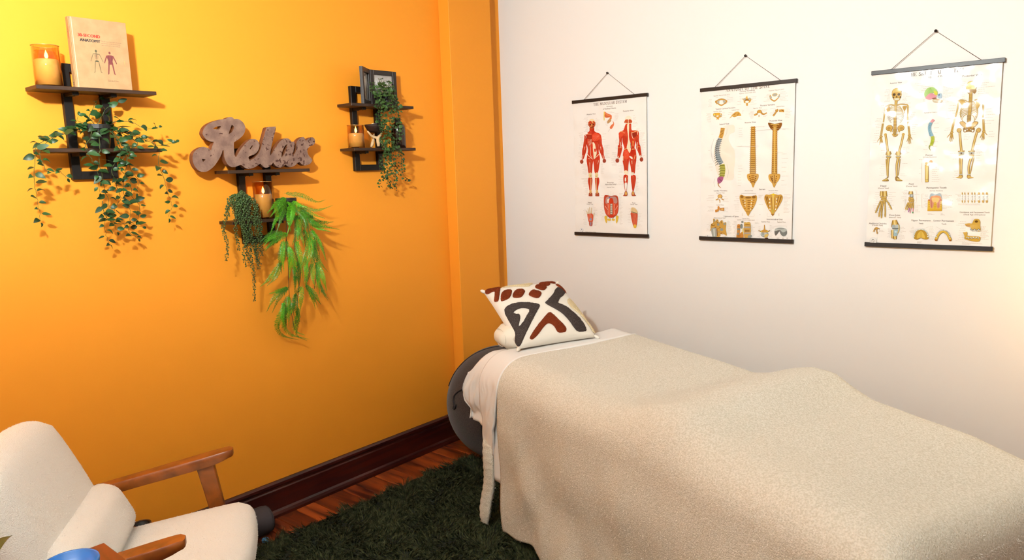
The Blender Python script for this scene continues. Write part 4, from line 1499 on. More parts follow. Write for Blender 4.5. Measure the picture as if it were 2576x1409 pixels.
PRINT_BONES=('5a4638 8a7058 8c6426 c9a052 e4c582 94702f dcbb7a 8a6428 d8b468 d2c8b4 b98e44 cda050 b0843a f3e5d6 a8823e d6b05c c99a48 4a3416 6a4a20 efe2c4 8a6a3a c89c48 c6963e a8782e d8b258 e6c878 9a6e2a a88440 a8a498 b8b4a6 6a4418 a9c470 dccf4a e0959a c9a880 a8b8c4 8a4a3a 5f7c86 f2e6d2 8fae5a d99090 86a9b4 b4b83c 8a8a34 4a7080 7a7e1c dcb45c dd9a58 d8a04e f0d898 8a6426 8c8a84 b8b6b0 b0709a d09090 d88a90 5f9a6a a8aeb0 d98a54 e0b040 cf8a70 e8b870 d6a838 b05a48 c4683c d8a030 b08a40 a87a2a c69a4c e6e2da 9aa0a0 7e4a1c c99443 a6a8a4 b8bab6 6a6a60 9fb2b4 c4d0d0 b98a30 dcb04a 8a6420 5a564e efeae0 dcae46 a8642a c89a3c 6a4414 b07a34 5a5048 e8e4da 5a4028 ece8de c9b4a2 c8bcae e2d6cc f0e4da 555048 b8a898 d8ccc2',"""T 0 -395,423,1393,1|THE SKELETAL SYSTEM
T 0 -161,186,1316,0|Skull (Lateral View)
T 0 405,675,1280,0|Posterior View
T 0 -661,-476,1278,0|Anterior View
T 1 -119,72,748,0|Vertebral Column
T 0 -63,45,45,0|Femur
T 1 -101,92,16,0|(Cross-Section)
T 0 -739,-650,-460,0|Hand
T 1 -776,-605,-494,0|(Dorsal View)
T 0 -295,-222,-430,0|Foot
T 1 -337,-167,-465,0|(Dorsal View)
T 0 -26,267,-498,0|Permanent Tooth
T 1 26,214,-544,0|(Cross Section)
T 0 -578,-407,-964,0|Knee Joint
T 1 -584,-391,-1000,0|(Anterior View)
T 0 -901,-618,-1114,0|Auditory Ossicles
T 1 -849,-674,-1143,0|(Medial View)
T 0 -230,60,-1048,0|Upper Permanent
T 0 -116,-47,-1096,0|Teeth
T 0 106,402,-1047,0|Lower Permanent
T 0 223,294,-1097,0|Teeth
T 1 479,893,-898,0|Deciduous and Permanent Teeth
T 1 535,835,-936,0|(Usual Age of Eruption)
T 0 -725,-425,-1460,0|TheArtofScience.Online
S 2 25,23,-720,879,-728,749,-737,642
S 3 16,15,-720,879,-728,749,-737,642
S 4 6,5,-720,879,-728,749,-737,642
E 3 -720,878,18,18
S 2 24,23,-368,886,-363,769,-364,653
S 3 16,15,-368,886,-363,769,-364,653
S 4 6,5,-368,886,-363,769,-364,653
E 3 -369,886,18,18
S 2 18,18,-751,625,-775,417
S 3 11,11,-751,625,-775,417
S 2 16,16,-734,624,-756,416
S 3 10,10,-734,624,-756,416
E 2 -764,402,27,20
E 3 -765,402,22,14
S 2 16,9,-773,396,-823,318
S 3 10,5,-773,396,-823,318
S 2 16,9,-768,396,-787,256
S 3 10,5,-768,396,-787,256
S 2 16,9,-765,395,-764,246
S 3 10,5,-765,395,-764,246
S 2 16,9,-762,395,-742,254
S 3 10,5,-762,395,-742,254
S 2 16,9,-760,395,-730,289
S 3 10,5,-760,395,-730,289
S 2 17,17,-361,629,-333,417
S 3 11,11,-361,629,-333,417
S 2 16,16,-345,628,-315,416
S 3 10,10,-345,628,-315,416
E 2 -323,402,26,18
E 3 -323,402,22,14
S 2 16,9,-328,396,-359,295
S 3 10,5,-328,396,-359,295
S 2 16,9,-325,395,-338,259
S 3 10,5,-325,395,-338,259
S 2 16,9,-323,395,-318,254
S 3 10,5,-323,395,-318,254
S 2 16,9,-319,395,-295,262
S 3 10,5,-319,395,-295,262
S 2 16,9,-316,395,-276,326
S 3 10,5,-316,395,-276,326
S 2 36,36,-695,435,-671,292,-637,93
S 3 24,24,-695,435,-671,292,-637,93
S 4 9,9,-695,435,-671,292,-637,93
E 2 -637,93,38,24
E 3 -637,93,33,19
E 3 -696,434,24,22
S 2 35,35,-418,422,-439,281,-480,87
S 3 24,24,-418,422,-439,281,-480,87
S 4 8,8,-418,422,-439,281,-480,87
E 2 -480,87,37,24
E 3 -480,87,33,19
E 3 -418,421,24,22
S 2 24,22,367,884,358,761,337,656
S 3 16,15,367,884,358,761,337,656
S 4 6,5,367,884,358,761,337,656
E 3 367,883,16,16
S 2 24,22,708,855,719,734,719,624
S 3 16,15,708,855,719,734,719,624
S 4 6,5,708,855,719,734,719,624
E 3 708,855,15,16
S 2 17,17,323,635,289,428
S 3 11,11,323,635,289,428
S 2 16,16,338,634,306,427
S 3 10,10,338,634,306,427
E 2 299,413,24,18
E 3 299,413,20,14
S 2 16,9,289,407,234,334
S 3 10,5,289,407,234,334
S 2 16,9,294,407,268,276
S 3 10,5,294,407,268,276
S 2 16,9,297,407,290,263
S 3 10,5,297,407,290,263
S 2 16,9,300,407,310,268
S 3 10,5,300,407,310,268
S 2 16,9,303,407,327,301
S 3 10,5,303,407,327,301
S 2 17,17,720,596,735,419
S 3 11,11,720,596,735,419
S 2 16,16,734,595,751,418
S 3 10,10,734,595,751,418
E 2 744,405,23,18
E 3 744,404,19,14
S 2 16,9,737,399,699,304
S 3 10,5,737,399,699,304
S 2 16,9,740,398,721,270
S 3 10,5,740,398,721,270
S 2 16,9,743,398,740,263
S 3 10,5,743,398,740,263
S 2 16,9,745,398,756,279
S 3 10,5,745,398,756,279
S 2 16,9,751,398,793,343
S 3 10,5,751,398,793,343
S 2 35,35,410,432,428,273,452,91
S 3 24,24,410,432,428,273,452,91
S 4 8,8,410,432,428,273,452,91
E 2 452,91,34,23
E 3 452,91,30,18
E 3 409,432,22,20
S 2 35,35,655,423,624,263,597,85
S 3 24,24,655,423,624,263,597,85
S 4 8,8,655,423,624,263,597,85
E 2 597,85,33,22
E 3 596,85,30,18
E 3 654,423,22,20
S 5 11,8,-571,898,-610,910,-633,881,-609,856
S 6 7,4,-571,898,-610,910,-633,881,-609,856
S 5 11,8,-540,895,-503,901,-477,869,-499,847
S 6 7,4,-540,895,-503,901,-477,869,-499,847
S 7 11,8,516,885,471,888,451,851,464,817
S 8 7,4,516,885,471,888,451,851,464,817
S 7 11,8,535,883,580,879,604,839,594,806
S 8 7,4,535,883,580,879,604,839,594,806
S 5 11,8,-570,875,-623,886,-652,857,-622,832
S 6 7,4,-570,875,-623,886,-652,857,-622,832
S 5 11,8,-539,873,-488,876,-456,842,-484,822
S 6 7,4,-539,873,-488,876,-456,842,-484,822
S 7 11,8,515,864,456,865,430,826,447,791
S 8 7,4,515,864,456,865,430,826,447,791
S 7 11,8,534,862,593,854,623,811,610,779
S 8 7,4,534,862,593,854,623,811,610,779
S 5 11,8,-569,853,-631,862,-665,832,-631,808
S 6 7,4,-569,853,-631,862,-665,832,-631,808
S 5 11,8,-538,850,-478,850,-442,815,-473,796
S 6 7,4,-538,850,-478,850,-442,815,-473,796
S 7 11,8,514,843,446,841,416,800,435,765
S 8 7,4,514,843,446,841,416,800,435,765
S 7 11,8,534,841,602,829,635,783,621,751
S 8 7,4,534,841,602,829,635,783,621,751
S 5 11,8,-568,830,-636,838,-673,806,-636,784
S 6 7,4,-568,830,-636,838,-673,806,-636,784
S 5 11,8,-538,828,-471,825,-432,789,-466,771
S 6 7,4,-538,828,-471,825,-432,789,-466,771
S 7 11,8,513,822,439,818,407,774,427,739
S 8 7,4,513,822,439,818,407,774,427,739
S 7 11,8,533,820,608,804,643,756,627,724
S 8 7,4,533,820,608,804,643,756,627,724
S 5 11,8,-567,808,-638,813,-676,781,-638,759
S 6 7,4,-567,808,-638,813,-676,781,-638,759
S 5 11,8,-537,806,-466,800,-426,762,-462,746
S 6 7,4,-537,806,-466,800,-426,762,-462,746
S 7 11,8,512,801,435,793,402,748,423,713
S 8 7,4,512,801,435,793,402,748,423,713
S 7 11,8,532,799,610,780,647,729,631,698
S 8 7,4,532,799,610,780,647,729,631,698
S 5 11,8,-566,786,-639,789,-677,755,-639,734
S 9 7,4,-566,786,-639,789,-677,755,-639,734
S 5 11,8,-536,783,-464,776,-423,736,-459,721
S 9 7,4,-536,783,-464,776,-423,736,-459,721
S 7 11,8,512,780,433,769,399,721,420,686
S 8 7,4,512,780,433,769,399,721,420,686
S 7 11,8,531,778,611,755,649,703,632,671
S 8 7,4,531,778,611,755,649,703,632,671
S 5 11,8,-565,763,-636,764,-674,728,-636,709
S 9 7,4,-565,763,-636,764,-674,728,-636,709
S 5 11,8,-535,761,-464,751,-424,711,-460,697
S 9 7,4,-535,761,-464,751,-424,711,-460,697
S 7 11,8,511,759,433,744,401,694,421,659
S 8 7,4,511,759,433,744,401,694,421,659
S 7 11,8,530,757,609,731,646,676,630,645
S 8 7,4,530,757,609,731,646,676,630,645
S 5 11,8,-564,741,-630,738,-666,702,-630,684
S 9 7,4,-564,741,-630,738,-666,702,-630,684
S 5 11,8,-534,739,-468,727,-429,685,-463,673
S 9 7,4,-534,739,-468,727,-429,685,-463,673
S 7 11,8,510,738,438,720,407,667,426,632
S 8 7,4,510,738,438,720,407,667,426,632
S 7 11,8,529,736,603,707,639,650,624,618
S 8 7,4,529,736,603,707,639,650,624,618
S 5 11,8,-563,718,-622,713,-654,675,-621,658
S 9 7,4,-563,718,-622,713,-654,675,-621,658
S 5 11,8,-533,716,-474,703,-439,660,-470,648
S 9 7,4,-533,716,-474,703,-439,660,-470,648
S 7 11,8,509,716,445,694,417,639,435,605
S 8 7,4,509,716,445,694,417,639,435,605
S 7 11,8,529,715,595,684,628,625,614,592
S 8 7,4,529,715,595,684,628,625,614,592
S 5 11,8,-563,696,-608,687,-635,647,-608,633
S 9 7,4,-563,696,-608,687,-635,647,-608,633
S 5 11,8,-532,694,-486,679,-456,636,-481,624
S 9 7,4,-532,694,-486,679,-456,636,-481,624
S 7 11,8,508,695,457,669,434,611,450,577
S 8 7,4,508,695,457,669,434,611,450,577
S 7 11,8,528,694,582,660,610,599,599,567
S 8 7,4,528,694,582,660,610,599,599,567
S 2 40,46,-557,737,-550,500
S 3 32,38,-557,737,-550,500
S 2 7,7,-583,724,-529,721
S 2 7,7,-582,700,-528,696
S 2 7,7,-581,675,-527,671
S 2 7,7,-580,650,-525,646
S 2 7,7,-579,625,-524,621
S 2 7,7,-578,600,-523,597
S 2 7,7,-577,575,-522,572
S 2 7,7,-576,550,-521,547
S 2 7,7,-575,525,-520,522
S 2 38,24,-556,915,-549,742
S 3 30,19,-556,915,-549,742
S 2 23,18,-712,904,-636,931,-556,910
S 3 14,11,-712,904,-636,931,-556,910
S 2 23,17,-369,909,-483,928,-556,910
S 3 14,11,-369,909,-483,928,-556,910
S 2 46,40,-551,988,-553,918
S 3 35,32,-551,988,-553,918
P 10 -712,908,-646,902,-648,808,-670,798
P 10 -449,887,-384,882,-419,791,-408,779
E 2 -637,540,56,52
E 11 -637,543,48,45
E 12 -645,535,27,26
S 2 35,27,-613,504,-577,430,-548,393
S 3 26,19,-613,504,-577,430,-548,396
E 13 -596,455,18,24
E 2 -459,530,54,52
E 11 -459,532,48,45
E 12 -450,524,26,26
S 2 35,27,-479,496,-509,427,-548,393
S 3 26,19,-479,496,-509,427,-548,396
E 13 -493,449,18,24
P 14 -580,520,-520,516,-530,440,-546,415,-566,442
E 2 -549,1132,76,70
E 15 -549,1134,70,64
P 16 -620,1129,-476,1116,-485,1030,-513,989,-573,994,-605,1040
E 17 -586,1095,24,22
E 17 -512,1092,24,22
Q 17 -546,1076,-529,1042,-560,1044
E 18 -597,1050,13,16
E 18 -488,1047,13,16
P 19 -580,1032,-507,1028,-513,1001,-571,1005
S 20 4,4,-578,1020,-508,1015
S 2 45,48,534,1057,536,836,531,559
S 3 35,37,534,1057,536,836,531,559
S 2 5,5,517,1042,550,1039
S 2 5,5,517,1020,550,1017
S 2 5,5,518,998,550,995
S 2 5,5,518,976,550,973
S 2 5,5,518,954,550,951
S 2 5,5,519,932,550,929
S 2 5,5,519,910,550,907
S 2 5,5,519,888,550,885
S 2 5,5,519,865,550,863
S 2 5,5,520,843,550,841
S 2 5,5,520,821,550,819
S 2 5,5,520,799,550,797
S 2 5,5,521,777,550,774
S 2 5,5,521,754,550,752
S 2 5,5,521,732,550,730
S 2 5,5,522,710,550,708
S 2 5,5,522,688,550,686
S 2 5,5,522,665,550,663
S 2 5,5,522,643,550,641
S 2 5,5,523,621,550,619
S 2 5,5,523,599,550,597
S 2 5,5,523,576,550,574
S 2 11,11,501,673,554,669
S 2 11,11,501,650,555,646
S 2 11,11,501,628,555,624
S 2 11,11,501,606,555,602
S 2 11,11,501,583,555,580
P 21 375,916,459,898,470,831,446,777,413,846
P 21 696,900,620,890,614,819,636,762,671,826
S 2 21,14,356,907,404,923,483,907
S 3 13,9,356,907,404,923,483,907
S 2 21,14,720,893,657,915,590,904
S 3 13,8,720,893,657,915,590,904
P 2 499,449,400,556,443,585,494,545,508,482
P 22 493,461,409,556,444,576,489,539,499,488
E 2 401,443,34,38
E 3 401,443,28,32
S 2 29,24,469,474,481,428,538,425
E 2 485,430,24,27
E 13 486,430,14,17
P 2 576,445,663,539,618,573,571,540,564,479
P 22 581,456,654,540,618,564,577,534,572,484
E 2 673,428,32,38
E 3 674,428,27,31
S 2 29,24,604,465,597,421,538,425
E 2 591,424,24,27
E 13 591,423,14,16
P 23 495,539,573,540,561,457,538,425,515,460
E 2 539,1128,82,82
E 24 539,1131,76,76
E 25 528,1151,48,44
P 26 475,1074,606,1067,585,1003,544,1045,508,1005
S 27 3,3,541,1101,620,1148
S 2 67,94,-635,145,-633,95
S 3 48,67,-635,145,-633,95
S 4 17,24,-635,145,-633,95
E 2 -631,51,42,25
E 3 -631,51,37,20
S 2 41,27,-632,33,-636,-99,-629,-281
S 3 28,18,-632,33,-636,-99,-629,-281
S 4 10,6,-632,33,-636,-99,-629,-281
S 2 16,13,-666,15,-641,-268
S 3 10,8,-666,15,-641,-268
E 4 -629,83,20,20
S 28 14,14,-664,63,-599,60
S 2 67,94,-482,139,-480,89
S 3 48,67,-482,139,-480,89
S 4 17,24,-482,139,-480,89
E 2 -478,46,41,25
E 3 -479,46,36,20
S 2 41,27,-480,27,-496,-103,-488,-284
S 3 28,18,-480,27,-496,-103,-488,-284
S 4 10,6,-480,27,-496,-103,-488,-284
S 2 16,13,-450,8,-466,-272
S 3 10,8,-450,8,-466,-272
E 4 -476,77,20,20
S 28 14,14,-510,57,-447,55
S 2 85,96,450,113,451,95
S 3 61,69,450,113,451,95
S 4 21,24,450,113,451,95
S 29 39,39,415,75,489,72
E 30 452,71,14,12
E 3 454,33,40,18
S 2 40,27,455,18,460,-130,467,-267
S 3 28,18,455,18,460,-130,467,-267
S 4 10,6,455,18,460,-130,467,-267
S 2 16,13,427,7,448,-266
S 3 10,8,427,7,448,-266
S 2 85,96,593,107,594,89
S 3 61,69,593,107,594,89
S 4 21,24,593,107,594,89
S 29 39,39,558,69,631,67
E 30 595,65,14,12
E 3 597,28,39,19
S 2 40,27,598,13,568,-133,575,-275
S 3 28,18,598,13,568,-133,575,-275
S 4 10,6,598,13,568,-133,575,-275
S 2 16,13,629,0,592,-269
S 3 10,8,629,0,592,-269
P 2 -649,-291,-608,-291,-674,-324,-717,-353,-695,-363,-609,-359
S 8 8,6,-632,-314,-713,-353
S 8 8,6,-632,-314,-695,-354
S 8 8,6,-632,-314,-676,-356
S 8 8,6,-632,-314,-657,-357
S 8 8,6,-632,-314,-638,-359
P 2 -508,-290,-467,-290,-441,-325,-396,-354,-416,-364,-501,-357
S 8 8,6,-482,-313,-400,-354
S 8 8,6,-482,-313,-418,-355
S 8 8,6,-482,-313,-436,-356
S 8 8,6,-482,-313,-454,-357
S 8 8,6,-482,-313,-472,-358
E 2 463,-302,27,36
E 3 463,-309,20,26
P 3 463,-296,412,-313,396,-325,465,-331
S 29 12,12,441,-272,483,-273
E 2 576,-305,26,36
E 3 577,-311,20,26
P 3 576,-298,628,-317,645,-329,578,-333
S 29 12,12,555,-274,596,-275
P 31 -131,1062,-111,1128,-56,1166,6,1157,55,1102,62,1056,-5,1073,-65,1033,-110,1009
P 32 9,1106,61,1073,58,1028,22,1037
P 33 -110,1003,-66,1056,-25,1069,32,1036,54,1006,-11,972,-72,970
P 34 5,970,128,951,127,908,18,917
P 35 73,1044,120,1051,127,977,71,987
E 36 20,982,35,10
E 37 89,1030,14,14
S 38 13,13,11,941,126,928
S 39 3,3,-45,1156,-98,1070
S 39 3,3,-45,1156,-75,1068
S 39 3,3,-45,1156,-52,1066
S 39 3,3,-45,1156,-29,1064
S 39 3,3,-45,1156,-7,1062
S 39 3,3,-45,1156,16,1060
S 40 45,37,31,638,11,616,-8,592
S 41 45,51,-8,594,-28,515,-10,422,18,368
S 42 53,45,22,365,29,305,10,213
S 43 21,5,-6,220,-17,185,4,135
S 44 8,4,-8,577,-52,569
S 44 8,4,-10,560,-49,551
S 44 8,4,-11,543,-47,534
S 44 8,4,-12,526,-44,516
S 44 8,4,-14,509,-42,499
S 44 8,4,-15,491,-40,481
S 44 8,4,-16,474,-37,464
S 44 8,4,-13,457,-35,447
S 44 8,4,-10,439,-33,429
S 44 8,4,-7,422,-30,412
S 44 8,4,-4,404,-28,394
S 44 8,4,-2,387,-25,377
S 45 5,5,0,352,41,355
S 45 5,5,1,329,39,332
S 45 5,5,2,306,37,309
S 45 5,5,3,283,35,286
S 45 5,5,4,260,33,263
S 45 5,5,6,237,31,240
S 2 53,50,-37,-97,-24,-390
S 46 42,39,-37,-97,-24,-390
S 46 45,36,-40,-116,12,-63
E 47 20,-52,24,27
E 48 -44,-73,20,20
S 49 14,14,-32,-140,-25,-360
S 50 6,6,-45,-341,-5,-342
S 2 45,56,-718,-537,-717,-616
S 3 31,39,-718,-537,-717,-616
S 4 11,14,-718,-537,-717,-616
S 2 63,75,-665,-537,-659,-629
S 3 45,53,-665,-537,-659,-629
S 4 16,19,-665,-537,-659,-629
E 2 -714,-639,21,18
E 3 -714,-639,18,14
E 2 -684,-654,24,20
E 3 -684,-654,20,17
E 2 -655,-649,24,20
E 3 -655,-649,20,16
E 2 -701,-680,22,18
E 3 -701,-680,18,14
E 2 -669,-685,24,20
E 3 -669,-685,20,16
E 2 -642,-685,16,18
E 3 -642,-685,12,14
S 2 27,20,-723,-699,-755,-782
S 3 17,12,-723,-699,-755,-782
E 3 -756,-782,10,9
S 2 27,20,-755,-782,-782,-859
S 3 17,12,-755,-782,-782,-859
E 3 -782,-859,10,9
S 2 27,20,-782,-859,-798,-908
S 3 17,12,-782,-859,-798,-908
E 3 -798,-908,10,9
S 2 27,20,-703,-705,-724,-820
S 3 17,12,-703,-705,-724,-820
E 3 -725,-820,10,9
S 2 27,20,-724,-820,-735,-910
S 3 17,12,-724,-820,-735,-910
E 3 -735,-910,10,9
S 2 27,20,-735,-910,-742,-975
S 3 17,12,-735,-910,-742,-975
E 3 -742,-975,10,9
S 2 27,20,-679,-705,-698,-833
S 3 17,12,-679,-705,-698,-833
E 3 -698,-833,10,9
S 2 27,20,-698,-833,-701,-935
S 3 17,12,-698,-833,-701,-935
E 3 -701,-935,10,9
S 2 27,20,-701,-935,-702,-997
S 3 17,12,-701,-935,-702,-997
E 3 -702,-997,10,9
S 2 27,20,-656,-705,-648,-820
S 3 17,12,-656,-705,-648,-820
E 3 -648,-820,10,9
S 2 27,20,-648,-820,-643,-922
S 3 17,12,-648,-820,-643,-922
E 3 -643,-922,10,9
S 2 27,20,-643,-922,-643,-976
S 3 17,12,-643,-922,-643,-976
E 3 -643,-976,10,9
S 2 27,20,-635,-695,-598,-743
S 3 17,12,-635,-695,-598,-743
E 3 -599,-743,10,9
S 2 27,20,-598,-743,-567,-806
S 3 17,12,-598,-743,-567,-806
E 3 -567,-806,10,9
S 2 27,20,-567,-806,-545,-847
S 3 17,12,-567,-806,-545,-847
E 3 -546,-847,10,9
S 2 59,74,-258,-542,-258,-592
S 3 42,53,-258,-542,-258,-592
S 4 15,19,-258,-542,-258,-592
E 51 -246,-623,29,37
E 52 -241,-614,16,20
E 2 -270,-655,20,18
E 3 -270,-654,17,14
E 2 -237,-661,24,20
E 3 -236,-661,21,16
E 2 -274,-686,18,18
E 3 -275,-686,14,14
E 2 -244,-695,22,18
E 3 -244,-694,19,14
E 2 -217,-692,18,18
E 3 -217,-692,14,14
E 2 -256,-717,25,15
E 3 -257,-717,22,12
E 2 -220,-719,16,15
E 3 -220,-719,12,11
S 2 25,20,-284,-729,-315,-792
S 3 16,12,-284,-729,-315,-792
S 3 18,13,-315,-792,-329,-849
S 2 25,20,-267,-735,-291,-811
S 3 16,12,-267,-735,-291,-811
S 3 18,13,-291,-811,-308,-861
S 2 25,20,-250,-739,-268,-823
S 3 16,12,-250,-739,-268,-823
S 53 18,13,-268,-823,-280,-898
S 2 25,20,-235,-739,-246,-829
S 3 16,12,-235,-739,-246,-829
S 54 18,13,-246,-829,-254,-914
S 2 25,20,-213,-735,-211,-829
S 3 16,12,-213,-735,-211,-829
S 55 18,13,-211,-829,-211,-916
E 56 -212,-901,10,15
P 57 37,-593,69,-578,118,-593,166,-576,193,-588,198,-691,42,-691
P 58 55,-624,179,-620,196,-703,53,-703
Q 59 7,-691,209,-691,220,-849,8,-851
P 60 39,-679,89,-667,95,-777,75,-826,49,-802
P 60 147,-673,194,-679,188,-801,162,-828,141,-777
P 61 67,-654,170,-654,157,-728,87,-728
E 62 117,-783,24,56
S 63 6,6,58,-691,69,-814
S 63 6,6,174,-691,161,-813
E 64 25,-689,15,14
E 64 199,-689,15,14
S 65 25,25,8,-858,220,-855
S 66 4,4,16,-839,211,-837
E 67 21,-728,4,5
E 67 23,-765,4,5
E 67 25,-802,4,5
E 67 32,-728,4,5
E 67 34,-765,4,5
E 67 36,-802,4,5
E 67 194,-728,4,4
E 67 196,-764,4,5
E 67 198,-801,4,5
E 67 205,-728,4,4
E 67 207,-764,4,5
E 67 209,-801,4,5
E 67 108,-728,4,5
E 67 110,-765,4,4
E 67 112,-801,4,5
E 67 124,-728,4,5
E 67 126,-765,4,4
E 67 128,-801,4,5
S 68 17,8,499,-597,497,-561
E 69 500,-623,8,18
S 70 4,4,495,-633,507,-633
S 68 17,8,504,-694,506,-730
E 69 502,-668,8,18
S 70 4,4,496,-658,509,-658
S 68 17,8,536,-597,534,-561
E 69 536,-624,8,18
S 70 4,4,531,-633,544,-633
S 68 17,8,541,-694,542,-730
E 69 539,-668,8,18
S 70 4,4,532,-658,545,-658
S 68 17,8,583,-597,581,-562
E 69 584,-624,8,18
S 70 4,4,579,-633,591,-633
S 68 17,8,588,-694,590,-730
E 69 586,-668,8,18
S 70 4,4,580,-658,592,-658
S 68 17,8,636,-598,634,-562
E 69 637,-624,8,18
S 70 4,4,632,-633,644,-633
S 68 17,8,641,-694,643,-730
E 69 640,-668,7,18
S 70 4,4,633,-658,646,-658
S 68 17,8,674,-598,672,-562
E 69 675,-624,8,18
S 70 4,4,670,-633,682,-633
S 68 17,8,679,-694,681,-729
E 69 677,-668,8,18
S 70 4,4,671,-658,683,-658
S 68 33,17,732,-598,730,-562
E 69 733,-624,14,18
S 70 4,4,722,-633,746,-633
S 68 33,17,737,-694,739,-729
E 69 735,-668,14,18
S 70 4,4,723,-658,747,-658
S 68 33,17,790,-598,788,-563
E 69 791,-624,14,18
S 70 4,4,780,-633,804,-633
S 68 33,17,795,-694,797,-729
E 69 793,-668,14,18
S 70 4,4,781,-658,806,-658
S 68 33,17,840,-598,838,-563
E 69 841,-625,14,18
S 70 4,4,830,-634,854,-634
S 68 33,17,846,-693,847,-729
E 69 844,-668,14,18
S 70 4,4,832,-658,856,-658
S 71 21,18,-817,-1245,-795,-1189,-770,-1175,-724,-1196
S 72 14,11,-817,-1245,-795,-1189,-770,-1175,-724,-1196
S 71 21,11,-772,-1182,-765,-1240,-754,-1282
S 72 14,7,-772,-1182,-765,-1240,-754,-1282
E 72 -770,-1182,24,18
S 2 9,9,-772,-1270,-742,-1261
S 3 6,6,-772,-1270,-742,-1261
S 2 67,135,-491,-1034,-482,-1098,-471,-1148
S 3 48,98,-491,-1034,-482,-1098,-471,-1148
S 4 17,34,-491,-1034,-482,-1098,-471,-1148
E 73 -498,-1149,30,36
E 74 -443,-1146,30,36
S 75 14,14,-520,-1185,-418,-1179
S 2 48,29,-512,-1207,-513,-1354
S 3 34,20,-512,-1207,-513,-1354
S 4 12,7,-512,-1207,-513,-1354
P 76 -492,-1206,-427,-1198,-431,-1275,-447,-1324,-487,-1321,-495,-1264
S 2 56,44,-472,-1315,-466,-1366
S 3 39,31,-472,-1315,-466,-1366
S 4 14,11,-472,-1315,-466,-1366
S 8 14,14,-421,-1109,-411,-1185,-432,-1262
E 77 -462,-1238,18,18
P 78 -172,-1342,-164,-1266,-133,-1209,-79,-1182,-22,-1206,24,-1261,44,-1335,-4,-1355,-72,-1333,-126,-1360
P 79 -127,-1341,-120,-1265,-77,-1214,-31,-1250,-5,-1336,-67,-1326
S 80 4,4,-71,-1226,-66,-1332
E 81 -175,-1313,12,12
E 82 -175,-1312,10,10
E 81 -173,-1277,12,12
E 82 -173,-1277,10,10
E 81 -166,-1249,12,12
E 82 -165,-1249,10,10
E 81 -154,-1226,12,12
E 82 -154,-1226,10,10
E 81 -138,-1208,12,12
E 82 -138,-1207,10,10
E 81 -119,-1194,12,12
E 82 -118,-1194,10,10
E 81 -97,-1186,12,12
E 82 -97,-1186,10,10
E 81 -74,-1183,12,12
E 82 -74,-1182,10,10
E 81 -52,-1185,12,12
E 82 -51,-1184,10,10
E 81 -29,-1192,12,12
E 82 -29,-1192,10,10
E 81 -9,-1204,12,12
E 82 -9,-1204,10,10
E 81 8,-1221,12,12
E 82 8,-1221,10,10
E 81 22,-1243,12,12
E 82 22,-1243,10,10
E 81 31,-1270,12,12
E 82 31,-1270,10,10
E 81 36,-1306,12,12
E 82 36,-1305,10,10
S 2 42,42,155,-1362,193,-1255,256,-1210,322,-1251,373,-1357
S 83 33,33,155,-1362,193,-1255,256,-1210,322,-1251,373,-1357
E 81 163,-1302,11,12
E 82 163,-1302,9,8
E 81 167,-1268,10,12
E 82 167,-1268,8,8
E 81 177,-1241,10,12
E 82 177,-1241,8,8
E 81 192,-1219,10,11
E 82 192,-1219,8,9
E 81 211,-1203,11,11
E 82 211,-1203,8,9
E 81 232,-1193,10,11
E 82 232,-1194,8,8
E 81 256,-1189,11,11
E 82 255,-1190,8,8
E 81 279,-1192,10,11
E 82 279,-1192,8,8
E 81 301,-1200,10,11
E 82 301,-1201,8,8
E 81 321,-1215,10,11
E 82 321,-1216,8,8
E 81 338,-1236,10,12
E 82 338,-1236,8,8
E 81 350,-1262,10,11
E 82 350,-1262,8,8
E 81 358,-1295,10,11
E 82 358,-1295,8,8
E 84 160,-1358,20,15
E 84 367,-1356,17,14
P 85 561,-1081,622,-1067,663,-1066,690,-1000,756,-999,776,-1046,775,-1094,787,-1183,731,-1190,668,-1168,641,-1127,604,-1122
E 86 722,-1035,22,19
E 87 608,-1104,33,16
P 85 547,-1220,578,-1213,588,-1204,607,-1218,617,-1272,777,-1279,789,-1320,776,-1355,720,-1362,579,-1328,569,-1280
E 88 653,-1169,11,16
E 89 656,-1174,8,10
E 90 605,-1301,12,14
E 91 605,-1298,8,10
E 88 671,-1176,11,16
E 89 674,-1180,7,11
E 90 628,-1310,12,14
E 91 628,-1307,8,10
E 88 688,-1182,12,16
E 89 692,-1187,7,11
E 90 650,-1299,12,13
E 91 650,-1297,8,10
E 88 705,-1168,12,16
E 89 708,-1172,8,11
E 90 673,-1308,12,14
E 91 673,-1306,8,10
E 88 723,-1174,11,16
E 89 726,-1179,7,10
E 90 696,-1298,12,14
E 91 695,-1295,8,10
E 88 741,-1181,11,16
E 89 744,-1186,7,10
E 90 719,-1306,12,13
E 91 719,-1304,8,10
E 88 757,-1166,11,16
E 89 760,-1171,8,10
E 90 741,-1296,12,13
E 91 740,-1294,8,10
E 88 775,-1173,11,16
E 89 778,-1177,7,11
E 90 763,-1305,12,14
E 91 763,-1303,8,10
L 92 -746,-649,1199,979,11,1
L 92 -455,-309,1149,858,13,0
L 92 -814,-730,945,796,4,1
L 92 -878,-759,724,548,7,1
L 92 -899,-799,521,286,6,1
L 92 -338,-214,791,643,5,0
L 92 -286,-182,589,397,6,0
L 92 -410,-296,221,98,4,0
L 92 -763,-688,225,29,5,1
L 92 -296,15,1283,1083,7,1
L 92 140,316,1217,899,14,0
L 92 -198,-112,982,935,2,1
L 92 37,131,614,162,6,0
L 92 -136,-43,313,123,3,1
L 92 360,453,1218,932,10,1
L 92 633,871,1179,983,6,0
L 92 188,331,864,617,6,1
L 92 750,916,775,501,6,0
L 92 175,280,503,440,2,1
L 92 813,909,420,293,3,0
L 92 646,792,218,11,7,0
L 92 267,399,87,59,1,1
L 92 472,575,372,277,4,0
L 92 -784,-687,-57,-286,7,1
L 92 -452,-303,144,89,2,0
L 92 -409,-318,-56,-83,1,0
